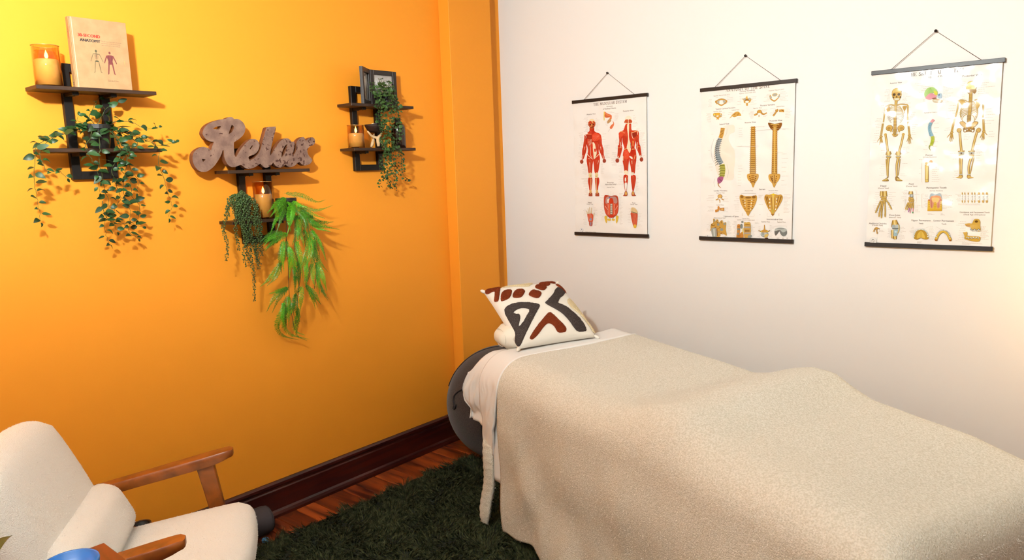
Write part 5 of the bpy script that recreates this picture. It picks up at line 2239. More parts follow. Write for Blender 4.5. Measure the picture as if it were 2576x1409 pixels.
L 92 -436,-320,-229,-293,2,0
L 92 -199,-43,-1,-43,2,1
L 92 46,179,-94,-399,9,0
L 92 -205,-114,-105,-291,2,1
L 92 318,403,-7,-33,1,1
L 92 662,792,98,-81,4,0
L 92 328,420,-198,-367,5,1
L 92 -848,-756,-545,-923,12,1
L 92 -607,-483,-540,-869,9,0
L 92 -423,-313,-516,-717,8,1
L 92 -200,-105,-592,-605,1,0
L 92 -365,-316,-805,-905,4,1
L 92 -181,-86,-772,-902,6,0
L 92 -78,4,-593,-814,8,1
L 92 209,391,-588,-836,14,0
L 92 14,118,-913,-936,2,0
L 92 204,280,-911,-946,3,0
L 92 394,479,-582,-715,6,1
L 92 450,870,-745,-772,2,0
L 92 -871,-820,-1178,-1274,2,1
L 92 -732,-625,-1220,-1249,2,0
L 92 -604,-527,-1184,-1342,8,1
L 92 -419,-283,-1147,-1384,10,0
L 92 -260,-187,-1143,-1255,5,1
L 92 -125,-34,-1391,-1432,4,0
L 92 51,161,-1129,-1368,10,0
L 92 396,576,-1030,-1377,12,1
L 92 787,920,-1105,-1328,14,0
L 92 535,845,-1384,-1420,3,0
S 93 3,3,-111,-77,-118,-77,-104,-383,-96,-383
S 93 3,3,-203,-518,-178,-518,-168,-729,-188,-729
S 93 3,3,-320,-679,-339,-679,-334,-805
S 93 3,3,-51,-587,-89,-586,-79,-815,-40,-815
S 93 3,3,41,-1136,-57,-1182
S 93 3,3,150,-1133,239,-1186
E 94 -817,-1407,60,60
E 95 -817,-1407,50,50
E 96 -819,-1385,8,13
E 96 -805,-1427,6,8
S 97 7,7,-875,-1413,-761,-1409
E 98 -839,-1408,14,24
E 98 -797,-1406,14,23""")
TUFT=[('r',[(-203,199),(-186,209),(-129,206),(-131,188),(-159,137),(-182,94),(-191,94),(-197,110),(-172,164),(-198,168),(-207,183)]),('r',[(-155,128),(-135,146),(-110,148),(-97,137),(-105,119),(-134,82),(-171,78),(-172,93)]),('r',[(-94,118),(-72,134),(-46,130),(-38,112),(-58,86),(-81,68),(-111,74),(-114,91)]),('r',[(-24,93),(-1,110),(20,103),(36,83),(25,63),(1,43),(-20,51),(-35,73)]),('r',[(38,148),(58,162),(87,155),(96,135),(76,111),(54,102),(31,125)]),('r',[(81,182),(97,195),(127,186),(135,167),(119,149),(101,145),(76,167)]),('r',[(95,209),(113,209),(164,208),(179,185),(168,175),(135,182),(102,199)]),('r',[(165,160),(182,164),(198,137),(198,105),(191,95),(177,122)]),('g',[(160,127),(183,96),(171,78),(144,51),(119,34),(89,0),(87,-11),(116,-35),(140,-83),(157,-124),(159,-175),(147,-186),(101,-180),(83,-118),(64,-68),(18,-4),(38,18),(93,64),(135,110)]),('g',[(-183,24),(-129,36),(-80,25),(-35,5),(-19,-12),(-46,-43),(-106,-105),(-163,-165),(-196,-199),(-209,-193),(-208,-163),(-193,-127),(-191,-63)]),('r',[(-140,-174),(-98,-139),(-42,-97),(-1,-68),(11,-68),(23,-89),(30,-112),(50,-157),(46,-177),(29,-181),(1,-176),(-6,-146),(-24,-128),(-50,-137),(-101,-174),(-131,-188),(-142,-185)]),('c',[(-112,209),(-87,209),(-6,209),(7,209),(51,209),(57,199),(24,168),(-2,152),(-45,166),(-100,192)]),('c',[(149,11),(176,37),(188,22),(197,2),(200,-55),(209,-124),(209,-168),(209,-192),(192,-186),(193,-166),(179,-94),(145,-36)])]
TUFT_HOLE=[(-155,-16),(-130,-6),(-105,-8),(-81,-28),(-113,-63),(-140,-90),(-168,-106),(-144,-65),(-138,-42),(-153,-30)]
# ------------------------------------------------------------------ lettering
SERIF = {  # thick (1) and thin (0) strokes in a unit-high box, then the advance width
 'T': ([(1, (.36, 0, .36, 1)), (0, (.02, .97, .7, .97)), (0, (.03, 1, .03, .76)), (0, (.69, 1, .69, .76)), (0, (.2, .02, .52, .02))], .76),
 'H': ([(1, (.17, 0, .17, 1)), (1, (.65, 0, .65, 1)), (0, (.17, .5, .65, .5)), (0, (.02, .02, .32, .02)), (0, (.02, .98, .32, .98)), (0, (.5, .02, .8, .02)), (0, (.5, .98, .8, .98))], .86),
 'E': ([(1, (.17, 0, .17, 1)), (0, (.02, .97, .6, .97)), (0, (.17, .5, .48, .5)), (0, (.02, .03, .63, .03)), (0, (.6, 1, .6, .78)), (0, (.63, 0, .63, .24)), (0, (.48, .4, .48, .6))], .7),
 'M': ([(0, (.14, 0, .14, 1)), (1, (.82, 0, .82, 1)), (1, (.15, 1, .48, .06)), (0, (.48, .06, .8, 1)), (0, (.02, .02, .27, .02)), (0, (.02, .98, .2, .98)), (0, (.67, .02, .97, .02)), (0, (.78, .98, .97, .98))], 1.03),
 'U': ([(1, (.17, 1, .17, .3, .22, .1, .38, .02, .55, .08, .62, .3)), (0, (.62, .3, .62, 1)), (0, (.02, .98, .32, .98)), (0, (.5, .98, .75, .98))], .8),
 'S': ([(1, (.5, .82, .42, .95, .28, .98, .13, .9, .1, .75, .2, .6, .4, .48, .52, .34, .5, .14, .36, .03, .2, .03, .08, .16)), (0, (.52, 1, .52, .74)), (0, (.06, 0, .06, .3))], .62),
 'C': ([(1, (.66, .8, .5, .96, .33, .96, .16, .8, .11, .5, .16, .2, .33, .04, .52, .04, .68, .2)), (0, (.68, 1, .68, .7))], .77),
 'L': ([(1, (.17, 0, .17, 1)), (0, (.02, .98, .34, .98)), (0, (.02, .03, .6, .03)), (0, (.6, 0, .6, .28))], .66),
 'A': ([(0, (.08, 0, .36, 1)), (1, (.38, 1, .66, 0)), (0, (.2, .34, .52, .34)), (0, (0, .02, .2, .02)), (0, (.52, .02, .8, .02))], .8),
 'R': ([(1, (.17, 0, .17, 1)), (0, (.02, .98, .4, .98)), (1, (.4, .98, .56, .88, .56, .64, .4, .52)), (0, (.4, .52, .17, .52)), (1, (.36, .52, .66, .02)), (0, (.02, .02, .32, .02)), (0, (.6, .02, .76, .02))], .78),
 'Y': ([(1, (.08, 1, .38, .48)), (0, (.66, 1, .38, .48)), (1, (.38, .48, .38, 0)), (0, (0, .98, .22, .98)), (0, (.54, .98, .76, .98)), (0, (.22, .02, .54, .02))], .78),
 'N': ([(0, (.15, 0, .15, 1)), (1, (.15, 1, .68, .03)), (0, (.68, 0, .68, 1)), (0, (.02, .02, .28, .02)), (0, (.02, .98, .18, .98)), (0, (.55, .98, .82, .98))], .86),
 'O': ([(1, (.4, .97, .2, .88, .11, .5, .2, .12, .4, .03)), (1, (.4, .03, .6, .12, .69, .5, .6, .88, .4, .97))], .82),
 'F': ([(1, (.17, 0, .17, 1)), (0, (.02, .97, .6, .97)), (0, (.17, .5, .48, .5)), (0, (.6, 1, .6, .76)), (0, (.02, .02, .34, .02)), (0, (.48, .4, .48, .6))], .66),
 'P': ([(1, (.17, 0, .17, 1)), (0, (.02, .98, .4, .98)), (1, (.4, .98, .58, .88, .58, .6, .4, .48)), (0, (.4, .48, .17, .48)), (0, (.02, .02, .34, .02))], .68),
 'I': ([(1, (.18, 0, .18, 1)), (0, (.03, .02, .33, .02)), (0, (.03, .98, .33, .98))], .4),
 'K': ([(1, (.17, 0, .17, 1)), (0, (.66, 1, .2, .42)), (1, (.3, .55, .68, .02)), (0, (.02, .02, .32, .02)), (0, (.02, .98, .32, .98)), (0, (.54, .98, .78, .98)), (0, (.58, .02, .8, .02))], .82),
}

def stroke2d(pts, w0, w1):
    """flat ribbon along a 2D polyline"""
    P = [Vector((p[0], p[1])) for p in pts]
    n = len(P)
    v, f = [], []
    for i, p in enumerate(P):
        t = P[min(i + 1, n - 1)] - P[max(i - 1, 0)]
        t = t.normalized() if t.length > 0 else Vector((1, 0))
        k = i / max(1, n - 1)
        w = (w0 + (w1 - w0) * k) * .5
        s = Vector((-t.y, t.x)) * w
        v += [p + s, p - s]
    for i in range(n - 1):
        f.append((2 * i, 2 * i + 1, 2 * i + 3, 2 * i + 2))
    return [(q.x, q.y) for q in v], f

def serif_text(s):
    v, f, x = [], [], 0
    for ch in s:
        if ch == ' ':
            x += .45
            continue
        strokes, adv = SERIF[ch]
        for th, p in strokes:
            pts = [(p[i] + x, p[i + 1]) for i in range(0, len(p), 2)]
            sv, sf = stroke2d(pts, .155 if th else .06, .155 if th else .06)
            b = len(v)
            v += sv
            f += [tuple(i + b for i in q) for q in sf]
        x += adv + .06
    return v, f, x

TEXT_CACHE = {}
def prepare_texts(strings):
    obs = []
    for s in strings:
        cu = bpy.data.curves.new('lettering', 'FONT')
        cu.body = s
        cu.resolution_u = 2
        o = bpy.data.objects.new('lettering', cu)
        COL.objects.link(o)
        obs.append((s, o, cu))
    bpy.context.view_layer.update()
    dg = bpy.context.evaluated_depsgraph_get()
    for s, o, cu in obs:
        me = bpy.data.meshes.new_from_object(o.evaluated_get(dg))
        v = [(q.co.x, q.co.y) for q in me.vertices]
        f = [tuple(p.vertices) for p in me.polygons]
        x0 = min(q[0] for q in v)
        x1 = max(q[0] for q in v)
        TEXT_CACHE[s] = ([(a - x0, b) for a, b in v], f, x1 - x0)
        bpy.data.meshes.remove(me)
    for s, o, cu in obs:
        bpy.data.objects.remove(o)
        bpy.data.curves.remove(cu)

class Print:
    """flat ink on a sheet: 2D shapes stacked a hair apart; to3d maps (x, y, lift) to the world"""
    def __init__(self, to3d, step=8e-6):
        self.items, self.k, self.to3d, self.step = [], 0, to3d, step
    def put(self, v2, faces, col):
        self.k += 1
        self.items.append((v2, faces, col, 6e-5 + self.k * self.step))
    def poly(self, pts, col, smooth=True):
        if smooth:
            pts = [(p.x, p.y) for p in catmull_closed(pts)]
        tri = geometry.tessellate_polygon([[Vector((x, y, 0)) for x, y in pts]])
        self.put(pts, [tuple(t) for t in tri], col)
    def ellipse(self, cx, cy, rx, ry, col):
        n = 14
        self.put([(cx + rx * math.cos(6.28319 * i / n), cy + ry * math.sin(6.28319 * i / n)) for i in range(n)], [tuple(range(n))], col)
    def stroke(self, pts, w0, w1, col):
        if len(pts) > 2:
            L = sum(math.dist(pts[i], pts[i + 1]) for i in range(len(pts) - 1))
            pts = [(p.x, p.y) for p in catmull([(x, y, 0) for x, y in pts], L / 9)]
        self.put(*stroke2d(pts, w0, w1), col)
    def text(self, s, x0, x1, y, col, serif=False, height=None, rot=False):
        v, f, w = serif_text(s) if serif else TEXT_CACHE[s]
        k = (x1 - x0) / w
        ky = k if height is None else height
        if rot:
            self.put([(y + b * ky, x0 + a * k) for a, b in v], f, col)
        else:
            self.put([(x0 + a * k, y + b * ky) for a, b in v], f, col)
            if not serif:
                self.put([(x0 + a * k + .03 * k, y + b * ky) for a, b in v], f, col)
    def mesh(self, which=None):
        v, f, c = [], [], []
        for v2, faces, col, lift in (self.items if which is None else [self.items[i] for i in which]):
            b = len(v)
            v += [self.to3d(x, y, lift) for x, y in v2]
            for q in faces:
                f.append(tuple(i + b for i in q))
                c.append(col)
        me = pydata(v, f)
        at = me.color_attributes.new('ink', 'FLOAT_COLOR', 'CORNER')
        buf = np.empty((len(me.loops), 4), np.float32)
        for p, q in zip(me.polygons, c):
            buf[p.loop_start:p.loop_start + p.loop_total] = (*q, 1)
        at.data.foreach_set('color', buf.ravel())
        return me
    def clusters(self, pad):
        """one mesh per separate picture: shapes whose boxes touch belong together"""
        B = []
        for v2, *_ in self.items:
            xs, ys = [p[0] for p in v2], [p[1] for p in v2]
            B.append([min(xs) - pad, min(ys) - pad, max(xs) + pad, max(ys) + pad])
        par = list(range(len(B)))
        def find(i):
            while par[i] != i:
                par[i] = par[par[i]]
                i = par[i]
            return i
        for i in range(len(B)):
            for j in range(i):
                a, b = B[i], B[j]
                if a[0] < b[2] and b[0] < a[2] and a[1] < b[3] and b[1] < a[3]:
                    par[find(i)] = find(j)
        groups = {}
        for i in range(len(B)):
            groups.setdefault(find(i), []).append(i)
        return [self.mesh(g) for g in groups.values()]

def catmull_closed(pts):
    P = [Vector((x, y)) for x, y in pts]
    n = len(P)
    out = []
    for i in range(n):
        a, b, c, d = P[i - 1], P[i], P[(i + 1) % n], P[(i + 2) % n]
        for t in (0, .34, .67):
            out.append(.5 * (2 * b + (c - a) * t + (2 * a - 5 * b + 4 * c - d) * t * t + (3 * b - a - 3 * c + d) * t ** 3))
    return out

BOOK_TEXT = ['30-SECOND', 'ANATOMY', 'The 50 most important structures', 'and systems in the human body,', 'each explained in half a minute', 'Editor', 'Gabrielle M. Finn']
_all = set(BOOK_TEXT)
for _pal, _txt in (PRINT_MUSCLE, PRINT_SPINE, PRINT_BONES):
    for _l in _txt.split('\n'):
        if _l[0] == 'T' and _l.split('|')[0].rsplit(',', 1)[1] == '0':
            _all.add(_l.split('|')[1])
prepare_texts(sorted(_all))

# ------------------------------------------------------------------ hanging charts on the white wall
PAPER = (.76, .735, .705)
M_PAPER = print_mat('laminated_paper', .14, False, PAPER, 1.0)
M_INK = print_mat('laminated_print', .14, waves=1.0)
M_BAR = mat('black_hanger_bar', '1c1614', .4, .4)
M_CORD = mat('brown_cord', '5a4030', .8)
M_NAIL = mat('dark_nail', '221814', .4, metal=.5)
_white = hexlin('f7e7da')

def ink(h):
    c = hexlin(h)
    return tuple(min(.8, c[i] / _white[i] * PAPER[i]) for i in range(3))

def chart(label, cx, x0, x1, nail, data, zt):
    zb = 1.212
    t = thing('hanging_chart', label, 'poster', (cx, -.012, zb), 'anatomy charts on the white wall')
    sh = add('sheet', box((x0 + .006, -.0135, zb + .012), (x1 - .008, -.013, zt - .012)), M_PAPER, t)
    pal = [ink(c) for c in data[0].split()]
    conv = lambda x, y, l: (cx + x / 4000, -.0135 - l, 1.59 + y / 4000)
    fig, let, lin_ = Print(conv), Print(conv), Print(conv)
    r = random.Random(5)
    for l in data[1].split('\n'):
        k, ci, rest = l.split(' ', 2)
        c = pal[int(ci)]
        if k == 'T':
            nums, s = rest.split('|')
            a, b, y_, sf = [int(q) for q in nums.split(',')]
            let.text(s, a, b, y_ - (24 if sf else 0), c, sf == 1)
            continue
        n = [int(q) for q in rest.split(',')]
        if k in 'PQ':
            fig.poly(list(zip(n[0::2], n[1::2])), c, k == 'P')
        elif k == 'E':
            fig.ellipse(*n, c)
        elif k == 'S':
            fig.stroke(list(zip(n[2::2], n[3::2])), n[0], n[1], c)
        elif k == 'L':
            xa, xb, ya, yb, cnt, right = n
            for i in range(cnt):
                yy = ya + (yb - ya) * (i + .5) / cnt
                L_ = (xb - xa) * r.uniform(.35, .95)
                s = xb - L_ if right else xa
                e = s + L_
                while s < e - 4:
                    w_ = min(e - s, r.uniform(10, 30))
                    lin_.put([(s, yy - 2.6), (s + w_, yy - 2.6), (s + w_, yy + 2.6), (s, yy + 2.6)], [(0, 1, 2, 3)], c)
                    s += w_ + 5
                lin_.k = 0
    add('annotation_lines', lin_.mesh(), M_INK, sh, kind='stuff')
    for me in fig.clusters(1):
        add('illustration', me, M_INK, sh)
    for me in let.clusters(0):
        add('heading', me, M_INK, sh)
    add('top_bar', box((x0, -.02, zt - .0175), (x1, -.006, zt), .0012), M_BAR, t)
    add('bottom_bar', box((x0, -.02, zb), (x1, -.006, zb + .0185), .0012), M_BAR, t)
    nv = Vector((nail[0], -.01, nail[1]))
    add('cord', tube([(cx - .165, -.012, zt - .002), nv, (cx + .165, -.012, zt - .002)], .0012, 5), M_CORD, t)
    ax = Matrix(((1, 0, 0), (0, 0, -1), (0, 1, 0)))
    add('nail', lathe([(.002, -.002), (.002, .012), (.006, .013), (.006, .016), (.0001, .018)], (nail[0], -.0, nail[1]), 10, True, ax), M_NAIL, t)
    return t

chart('muscular system chart with two red muscle figures, hanging nearest the orange wall', .79, .547, 1.035, (.784, 2.108), PRINT_MUSCLE, 1.979)
chart('anatomy of the spine chart with golden spinal columns, middle of the three charts', 1.5725, 1.333, 1.812, (1.564, 2.104), PRINT_SPINE, 1.9725)
chart('skeletal system chart with two yellow skeletons and glare on its sheet', 2.3675, 2.128, 2.61, (2.365, 2.104), PRINT_BONES, 1.97)
# ------------------------------------------------------------------ wall shelves
def box_part(name, lo, hi, m, parent, bevel=.001):
    return add(name, box(lo, hi, bevel), m, parent)

def shelf_unit(label, y0, y1, f0, f1, zu, zl):
    """two boards on a black ladder frame; f0..f1 = frame span along the wall"""
    zb, zt = zl - .11, zu + .095
    t = thing('wall_shelf', label, 'shelf', (0, (y0 + y1) / 2, zb), 'black two-board wall shelves')
    bw, bd = .03, .022
    box_part('upright', (0, f0, zb), (bd, f0 + bw, zt), M_BLACK, t)
    box_part('upright', (0, f1 - bw, zb), (bd, f1, zt), M_BLACK, t)
    box_part('crossbar', (0, f0 + bw, zb), (bd, f1 - bw, zb + bw), M_BLACK, t)
    box_part('crossbar', (0, f0 + bw, zt - bw), (bd, f1 - bw, zt), M_BLACK, t)
    for z in (zu, zl):
        box_part('board', (.0225, y0, z - .0135), (.135, y1, z), M_SHELF, t)
        for yb in (f0 + .004, f1 - bw + .004):
            br = box_part('bracket', (.0225, yb, z - .0255), (.1, yb + .022, z - .014), M_BLACK, t)
            for xs in (.05, .085):
                add('screw', lathe([(.0001, 0), (.003, 0), (.003, -.002), (.0001, -.0025)], (xs, yb + .011, z - .0256), 8), M_NAIL, br)
    return t

shelf_unit('black wall shelf carrying the book and the trailing ivy', -2.585, -2.178, -2.466, -2.306, 1.942, 1.727)
shelf_unit('black wall shelf under the cursive wooden sign', -1.915, -1.515, -1.805, -1.645, 1.637, 1.422)
shelf_unit('black wall shelf nearest the corner, with folding photo frame', -1.255, -.855, -1.165, -.985, 1.944, 1.731)

# ------------------------------------------------------------------ candles in amber glass
def candle(label, x, y, z, r, h, wax):
    t = thing('glass_candle', label, 'candle', (x, y, z), 'flameless candles in amber glass')
    w = .0022
    add('glass', lathe([(.0001, .001), (r, .001), (r, h), (r - w, h), (r - w, .006), (.0001, .006)], (x, y, z), 40, False), M_GLASS, t, True)
    add('rim', lathe([(r + .0004, h - .001), (r + .0008, h + .0005), (r - w - .0006, h + .0005), (r - w - .0004, h - .001)], (x, y, z), 40, False), M_GOLD, t, True)
    ri = r - w - .003
    add('wax', lathe([(.0001, .0065), (ri, .0065), (ri, wax), (ri - .004, wax + .003), (ri * .6, wax - .004), (.0001, wax - .006)], (x, y, z), 32), M_WAX, t, True)
    add('wick', tube([(x, y, z + wax - .008), (x + .0005, y + .001, z + wax + .008)], .0012, 6), M_BLACKPOT, t)
    add('flame', lathe([(.0004, 0), (.0045, .005), (.006, .011), (.0045, .018), (.002, .025), (.0003, .031)], (x + .0005, y + .001, z + wax + .005), 14), M_FLAME, t, True)

candle('tall amber glass candle standing left of the book', .072, -2.523, 1.942, .0435, .142, .092)
candle('amber glass candle between the two hanging plants under the sign', .078, -1.728, 1.422, .0425, .163, .105)
candle('short amber glass candle beside the stone bowl', .07, -1.19, 1.731, .041, .112, .07)

# ------------------------------------------------------------------ book
M_COVER = mat('beige_book_cloth', 'b08660', .7, .2, var='a57c57', var_scale=30, bump=.2, bump_scale=500)
M_SPINE = mat('tan_book_spine', 'a87c52', .6, .2)
M_BOOKPAGE = mat('book_pages', 'efe4d0', .8)
M_BOOKINK = print_mat('book_print', .6, waves=0.0)
bx, by0, by1, bz, bh, bt = .128, -2.455, -2.263, 1.942, .243, .023
bk = thing('hardcover_book', 'beige hardcover anatomy book standing on the upper shelf', 'book', (bx - bt / 2, (by0 + by1) / 2, bz))
fc = box_part('front_cover', (bx - .003, by0, bz), (bx, by1, bz + bh), M_COVER, bk, .0008)
box_part('back_cover', (bx - bt, by0, bz), (bx - bt + .003, by1, bz + bh), M_COVER, bk, .0008)
sp = box_part('spine', (bx - bt, by0 - .0035, bz), (bx, by0 - .0003, bz + bh), M_SPINE, bk, .001)
box_part('pages', (bx - bt + .0032, by0 + .0005, bz + .003), (bx - .0032, by1 - .004, bz + bh - .003), M_BOOKPAGE, bk, .0003)
box_part('hinge_groove', (bx - .0002, by0 + .006, bz + .001), (bx + .0003, by0 + .0085, bz + bh - .001), mat('pale_cloth_joint', 'd0b48c', .7), bk, .0001)
bw_ = by1 - by0
cov = Print(lambda u, v, l: (bx + l, by0 + u * bw_, bz + bh - v * bh))
def bt_(s, u0, u1, v, col, h=None, bold=0.0):
    vv, f, w = TEXT_CACHE[s]
    k = (u1 - u0) / w
    kv = k * bw_ / bh if h is None else h
    for d in ((0, 1, 2) if bold else (0,)):
        cov.put([(u0 + a * k + d * bold, v - b * kv) for a, b in vv], f, hexlin(col))
bt_('30-SECOND', .12, .50, .268, 'c02410', .062, .0045)
bt_('ANATOMY', .145, .495, .335, '221c1c', .058, .0045)
for i, s in enumerate(BOOK_TEXT[2:5]):
    bt_(s, .52, (.88, .86, .85)[i], .315 + i * .028, '4a4038')
bt_('Editor', .56, .61, .862, '6a5a48')
bt_('Gabrielle M. Finn', .56, .755, .887, '2a2420')
def figure(cx, top, hgt, c1, c2, muscle):
    k = hgt
    R_ = lambda x, y: (cx + x * k * bh / bw_, top + y * k)
    def st(pts, w, c):
        cov.stroke([R_(*p) for p in pts], w * k, w * k * .8, hexlin(c))
    cov.ellipse(*R_(0, .06), .045 * k * bh / bw_, .06 * k, hexlin(c1))
    w = .06 if muscle else .026
    for s in (-1, 1):
        st([(s * .13, .19), (s * .2, .36), (s * .26, .52)], w, c1)
        st([(s * .07, .5), (s * .1, .75), (s * .13, .98)], w * 1.3, c1)
        st([(s * .13, .98), (s * .17, 1.0)], .03, c1)
        st([(0, .18), (s * .14, .19)], .03, c1)
    if muscle:
        cov.poly([R_(-.14, .18), R_(.14, .18), R_(.09, .42), R_(.1, .55), R_(-.1, .55), R_(-.09, .42)], hexlin(c1))
        for s in (-1, 1):
            st([(s * .05, .2), (s * .06, .5)], .02, c2)
    else:
        st([(0, .12), (0, .5)], .025, c1)
        for i in range(6):
            st([(-.09 + abs(i - 2) * .008, .21 + i * .035), (0, .19 + i * .035), (.09 - abs(i - 2) * .008, .21 + i * .035)], .012, c2)
        cov.ellipse(*R_(0, .5), .08 * k * bh / bw_, .04 * k, hexlin(c1))
figure(.405, .44, .33, '46422a', '332e1c', False)
figure(.645, .45, .335, '6a2c2a', '421a22', True)
cov.stroke([(.9, .57), (.905, .64)], .012, .006, hexlin('c08850'))
for me in cov.clusters(.004):
    add('cover_print', me, M_BOOKINK, fc)
spn = Print(lambda u, v, l: (bx - bt + u * bt, by0 - .0036 - l, bz + bh - v * bh))
for s, u, v0, v1, c in (('30-SECOND', .62, .14, .31, 'd8301c'), ('ANATOMY', .3, .16, .31, '3a3030'), ('The 50 most important structures', .35, .36, .74, '8a7050')):
    vv, f, w = TEXT_CACHE[s]
    k = (v1 - v0) / w
    spn.put([(u + b * (.4 if s != BOOK_TEXT[2] else .2), v0 + a * k) for a, b in vv], f, hexlin(c))
spn.ellipse(.45, .945, .2, .018, hexlin('3a2c20'))
spn.ellipse(.45, .945, .1, .009, hexlin('d0a070'))
for me in spn.clusters(.0):
    add('spine_print', me, M_BOOKINK, sp)

# ------------------------------------------------------------------ cursive wooden sign
def sign_material():
    m = mat('weathered_sign_face', '86695a', .75, .2, var='6c5248', var_scale=26, bump=.5, bump_scale=160)
    nt = m.node_tree
    b = nt.nodes['Principled BSDF']
    src = b.inputs['Base Color'].links[0].from_socket
    geo = nt.nodes.new('ShaderNodeNewGeometry')
    nz = nt.nodes.new('ShaderNodeTexNoise')
    nz.inputs['Scale'].default_value = 75
    nz.inputs['Detail'].default_value = 1
    nt.links.new(geo.outputs['Position'], nz.inputs['Vector'])
    sep = nt.nodes.new('ShaderNodeSeparateXYZ')
    nt.links.new(geo.outputs['Position'], sep.inputs[0])
    mr = nt.nodes.new('ShaderNodeMapRange')
    mr.inputs['From Min'].default_value = -1.85
    mr.inputs['From Max'].default_value = -1.62
    mr.inputs['To Min'].default_value = .26
    mr.inputs['To Max'].default_value = .4
    nt.links.new(sep.outputs['Y'], mr.inputs['Value'])
    lt = nt.nodes.new('ShaderNodeMath')
    lt.operation = 'LESS_THAN'
    nt.links.new(nz.outputs['Fac'], lt.inputs[0])
    nt.links.new(mr.outputs['Result'], lt.inputs[1])
    n2 = nt.nodes.new('ShaderNodeTexNoise')
    n2.inputs['Scale'].default_value = 420
    nt.links.new(geo.outputs['Position'], n2.inputs['Vector'])
    l2 = nt.nodes.new('ShaderNodeMath')
    l2.operation = 'LESS_THAN'
    l2.inputs[1].default_value = .34
    nt.links.new(n2.outputs['Fac'], l2.inputs[0])
    m2 = nt.nodes.new('ShaderNodeMath')
    m2.operation = 'MULTIPLY'
    m2.inputs[1].default_value = .5
    nt.links.new(l2.outputs['Value'], m2.inputs[0])
    mxx = nt.nodes.new('ShaderNodeMath')
    mxx.operation = 'MAXIMUM'
    nt.links.new(lt.outputs['Value'], mxx.inputs[0])
    nt.links.new(m2.outputs['Value'], mxx.inputs[1])
    mx = nt.nodes.new('ShaderNodeMixRGB')
    mx.inputs['Color2'].default_value = (*hexlin('4a2e26'), 1)
    nt.links.new(mxx.outputs['Value'], mx.inputs['Fac'])
    nt.links.new(src, mx.inputs['Color1'])
    nt.links.new(mx.outputs['Color'], b.inputs['Base Color'])
    return m

def smooth_ring(pts, cut=1.0):
    """round the traced corners a little, keep sharp notches"""
    P = [Vector(p) for p in pts]
    n = len(P)
    out = []
    for i in range(n):
        a, b, c = P[i - 1], P[i], P[(i + 1) % n]
        ang = (b - a).angle(c - b) if (b - a).length and (c - b).length else 0
        if ang > 1.25:
            out.append(b)
        else:
            out += [b.lerp(a, .22), b.lerp(c, .22)]
    return [(p.x / 1000, p.y / 1000) for p in out]

def extruded(rings, x0, x1):
    rings = [smooth_ring(r) for r in rings]
    vv, ed = [], []
    for r in rings:
        b = len(vv)
        vv += [Vector(p) for p in r]
        ed += [(b + i, b + (i + 1) % len(r)) for i in range(len(r))]
    ov, oe, of, *_ = geometry.delaunay_2d_cdt(vv, ed, [], 2, 1e-6)
    # with holes: drop triangles whose centre lies in a hole
    def inside(p, r):
        c = False
        j = len(r) - 1
        for i in range(len(r)):
            if (r[i][1] > p[1]) != (r[j][1] > p[1]) and p[0] < (r[j][0] - r[i][0]) * (p[1] - r[i][1]) / (r[j][1] - r[i][1]) + r[i][0]:
                c = not c
            j = i
        return c
    tris = []
    for t in of:
        cx = sum(ov[i][0] for i in t) / len(t)
        cy = sum(ov[i][1] for i in t) / len(t)
        if inside((cx, cy), rings[0]) and not any(inside((cx, cy), h) for h in rings[1:]):
            tris.append(tuple(t))
    v = [(x1, p[0], p[1]) for p in ov] + [(x0, p[0], p[1]) for p in ov]
    n = len(ov)
    f = [t for t in tris] + [tuple(reversed([i + n for i in t])) for t in tris]
    cnt = {}
    for t in tris:
        for i in range(len(t)):
            a, b = t[i], t[(i + 1) % len(t)]
            cnt[(a, b)] = cnt.get((a, b), 0) + 1
    nf = len(f)
    for (a, b) in cnt:
        if (b, a) not in cnt:
            f.append((b, a, a + n, b + n))
    return v, f, nf

sv, sf, nfront = extruded(SIGN, .057, .085)
sme = pydata(sv, sf)
M_SIGN = sign_material()
M_SIGNSIDE = mat('sign_edge_wood', '7a4a2c', .7, .2, var='5e3620', var_scale=30)
sme.materials.append(M_SIGN)
sme.materials.append(M_SIGNSIDE)
for i, p in enumerate(sme.polygons):
    p.material_index = 0 if i < nfront // 2 else 1
bm = bmesh.new()
bm.from_mesh(sme)
bmesh.ops.recalc_face_normals(bm, faces=bm.faces)
bm.to_mesh(sme)
bm.free()
sg = add('cursive_sign', sme)
tag(sg, 'brown weathered cursive sign reading Relax on the middle shelf', 'sign')

# ------------------------------------------------------------------ plants
def mm(strands):
    return [[Vector(p) / 1000 for p in s] for s in strands]

def leaf_mesh(L, W, fold=.25, tip=1.0, m=None, curl=.15, rows=5):
    v, f = [], []
    for i in range(rows + 1):
        t = i / rows
        w = W * math.sin(math.pi * min(1, t ** (.75 * tip))) ** .8 * .5 if 0 < t < 1 else 0.0
        z = curl * L * (t * (1 - t) * 2 - t * t * .6)
        v += [(-w, t * L, z + w * fold), (0, t * L, z), (w, t * L, z + w * fold)]
    for i in range(rows):
        a = 3 * i
        f += [(a, a + 1, a + 4, a + 3), (a + 1, a + 2, a + 5, a + 4)]
    me = pydata(v, f)
    bm = bmesh.new()
    bm.from_mesh(me)
    bmesh.ops.remove_doubles(bm, verts=bm.verts, dist=1e-6)
    bm.to_mesh(me)
    bm.free()
    me.materials.append(m)
    me.shade_smooth()
    return me

def aim(pos, direction, up, scale, roll=0.0):
    """matrix with local +Y along direction, +Z near up"""
    y_ = Vector(direction).normalized()
    z_ = Vector(up) - y_ * Vector(up).dot(y_)
    if z_.length < 1e-4:
        z_ = y_.orthogonal()
    z_.normalize()
    x_ = y_.cross(z_)
    M_ = frame((0, 0, 0), x_, y_, z_)
    return Matrix.Translation(pos) @ M_ @ Matrix.Rotation(roll, 4, 'Y') @ Matrix.Scale(scale, 4)

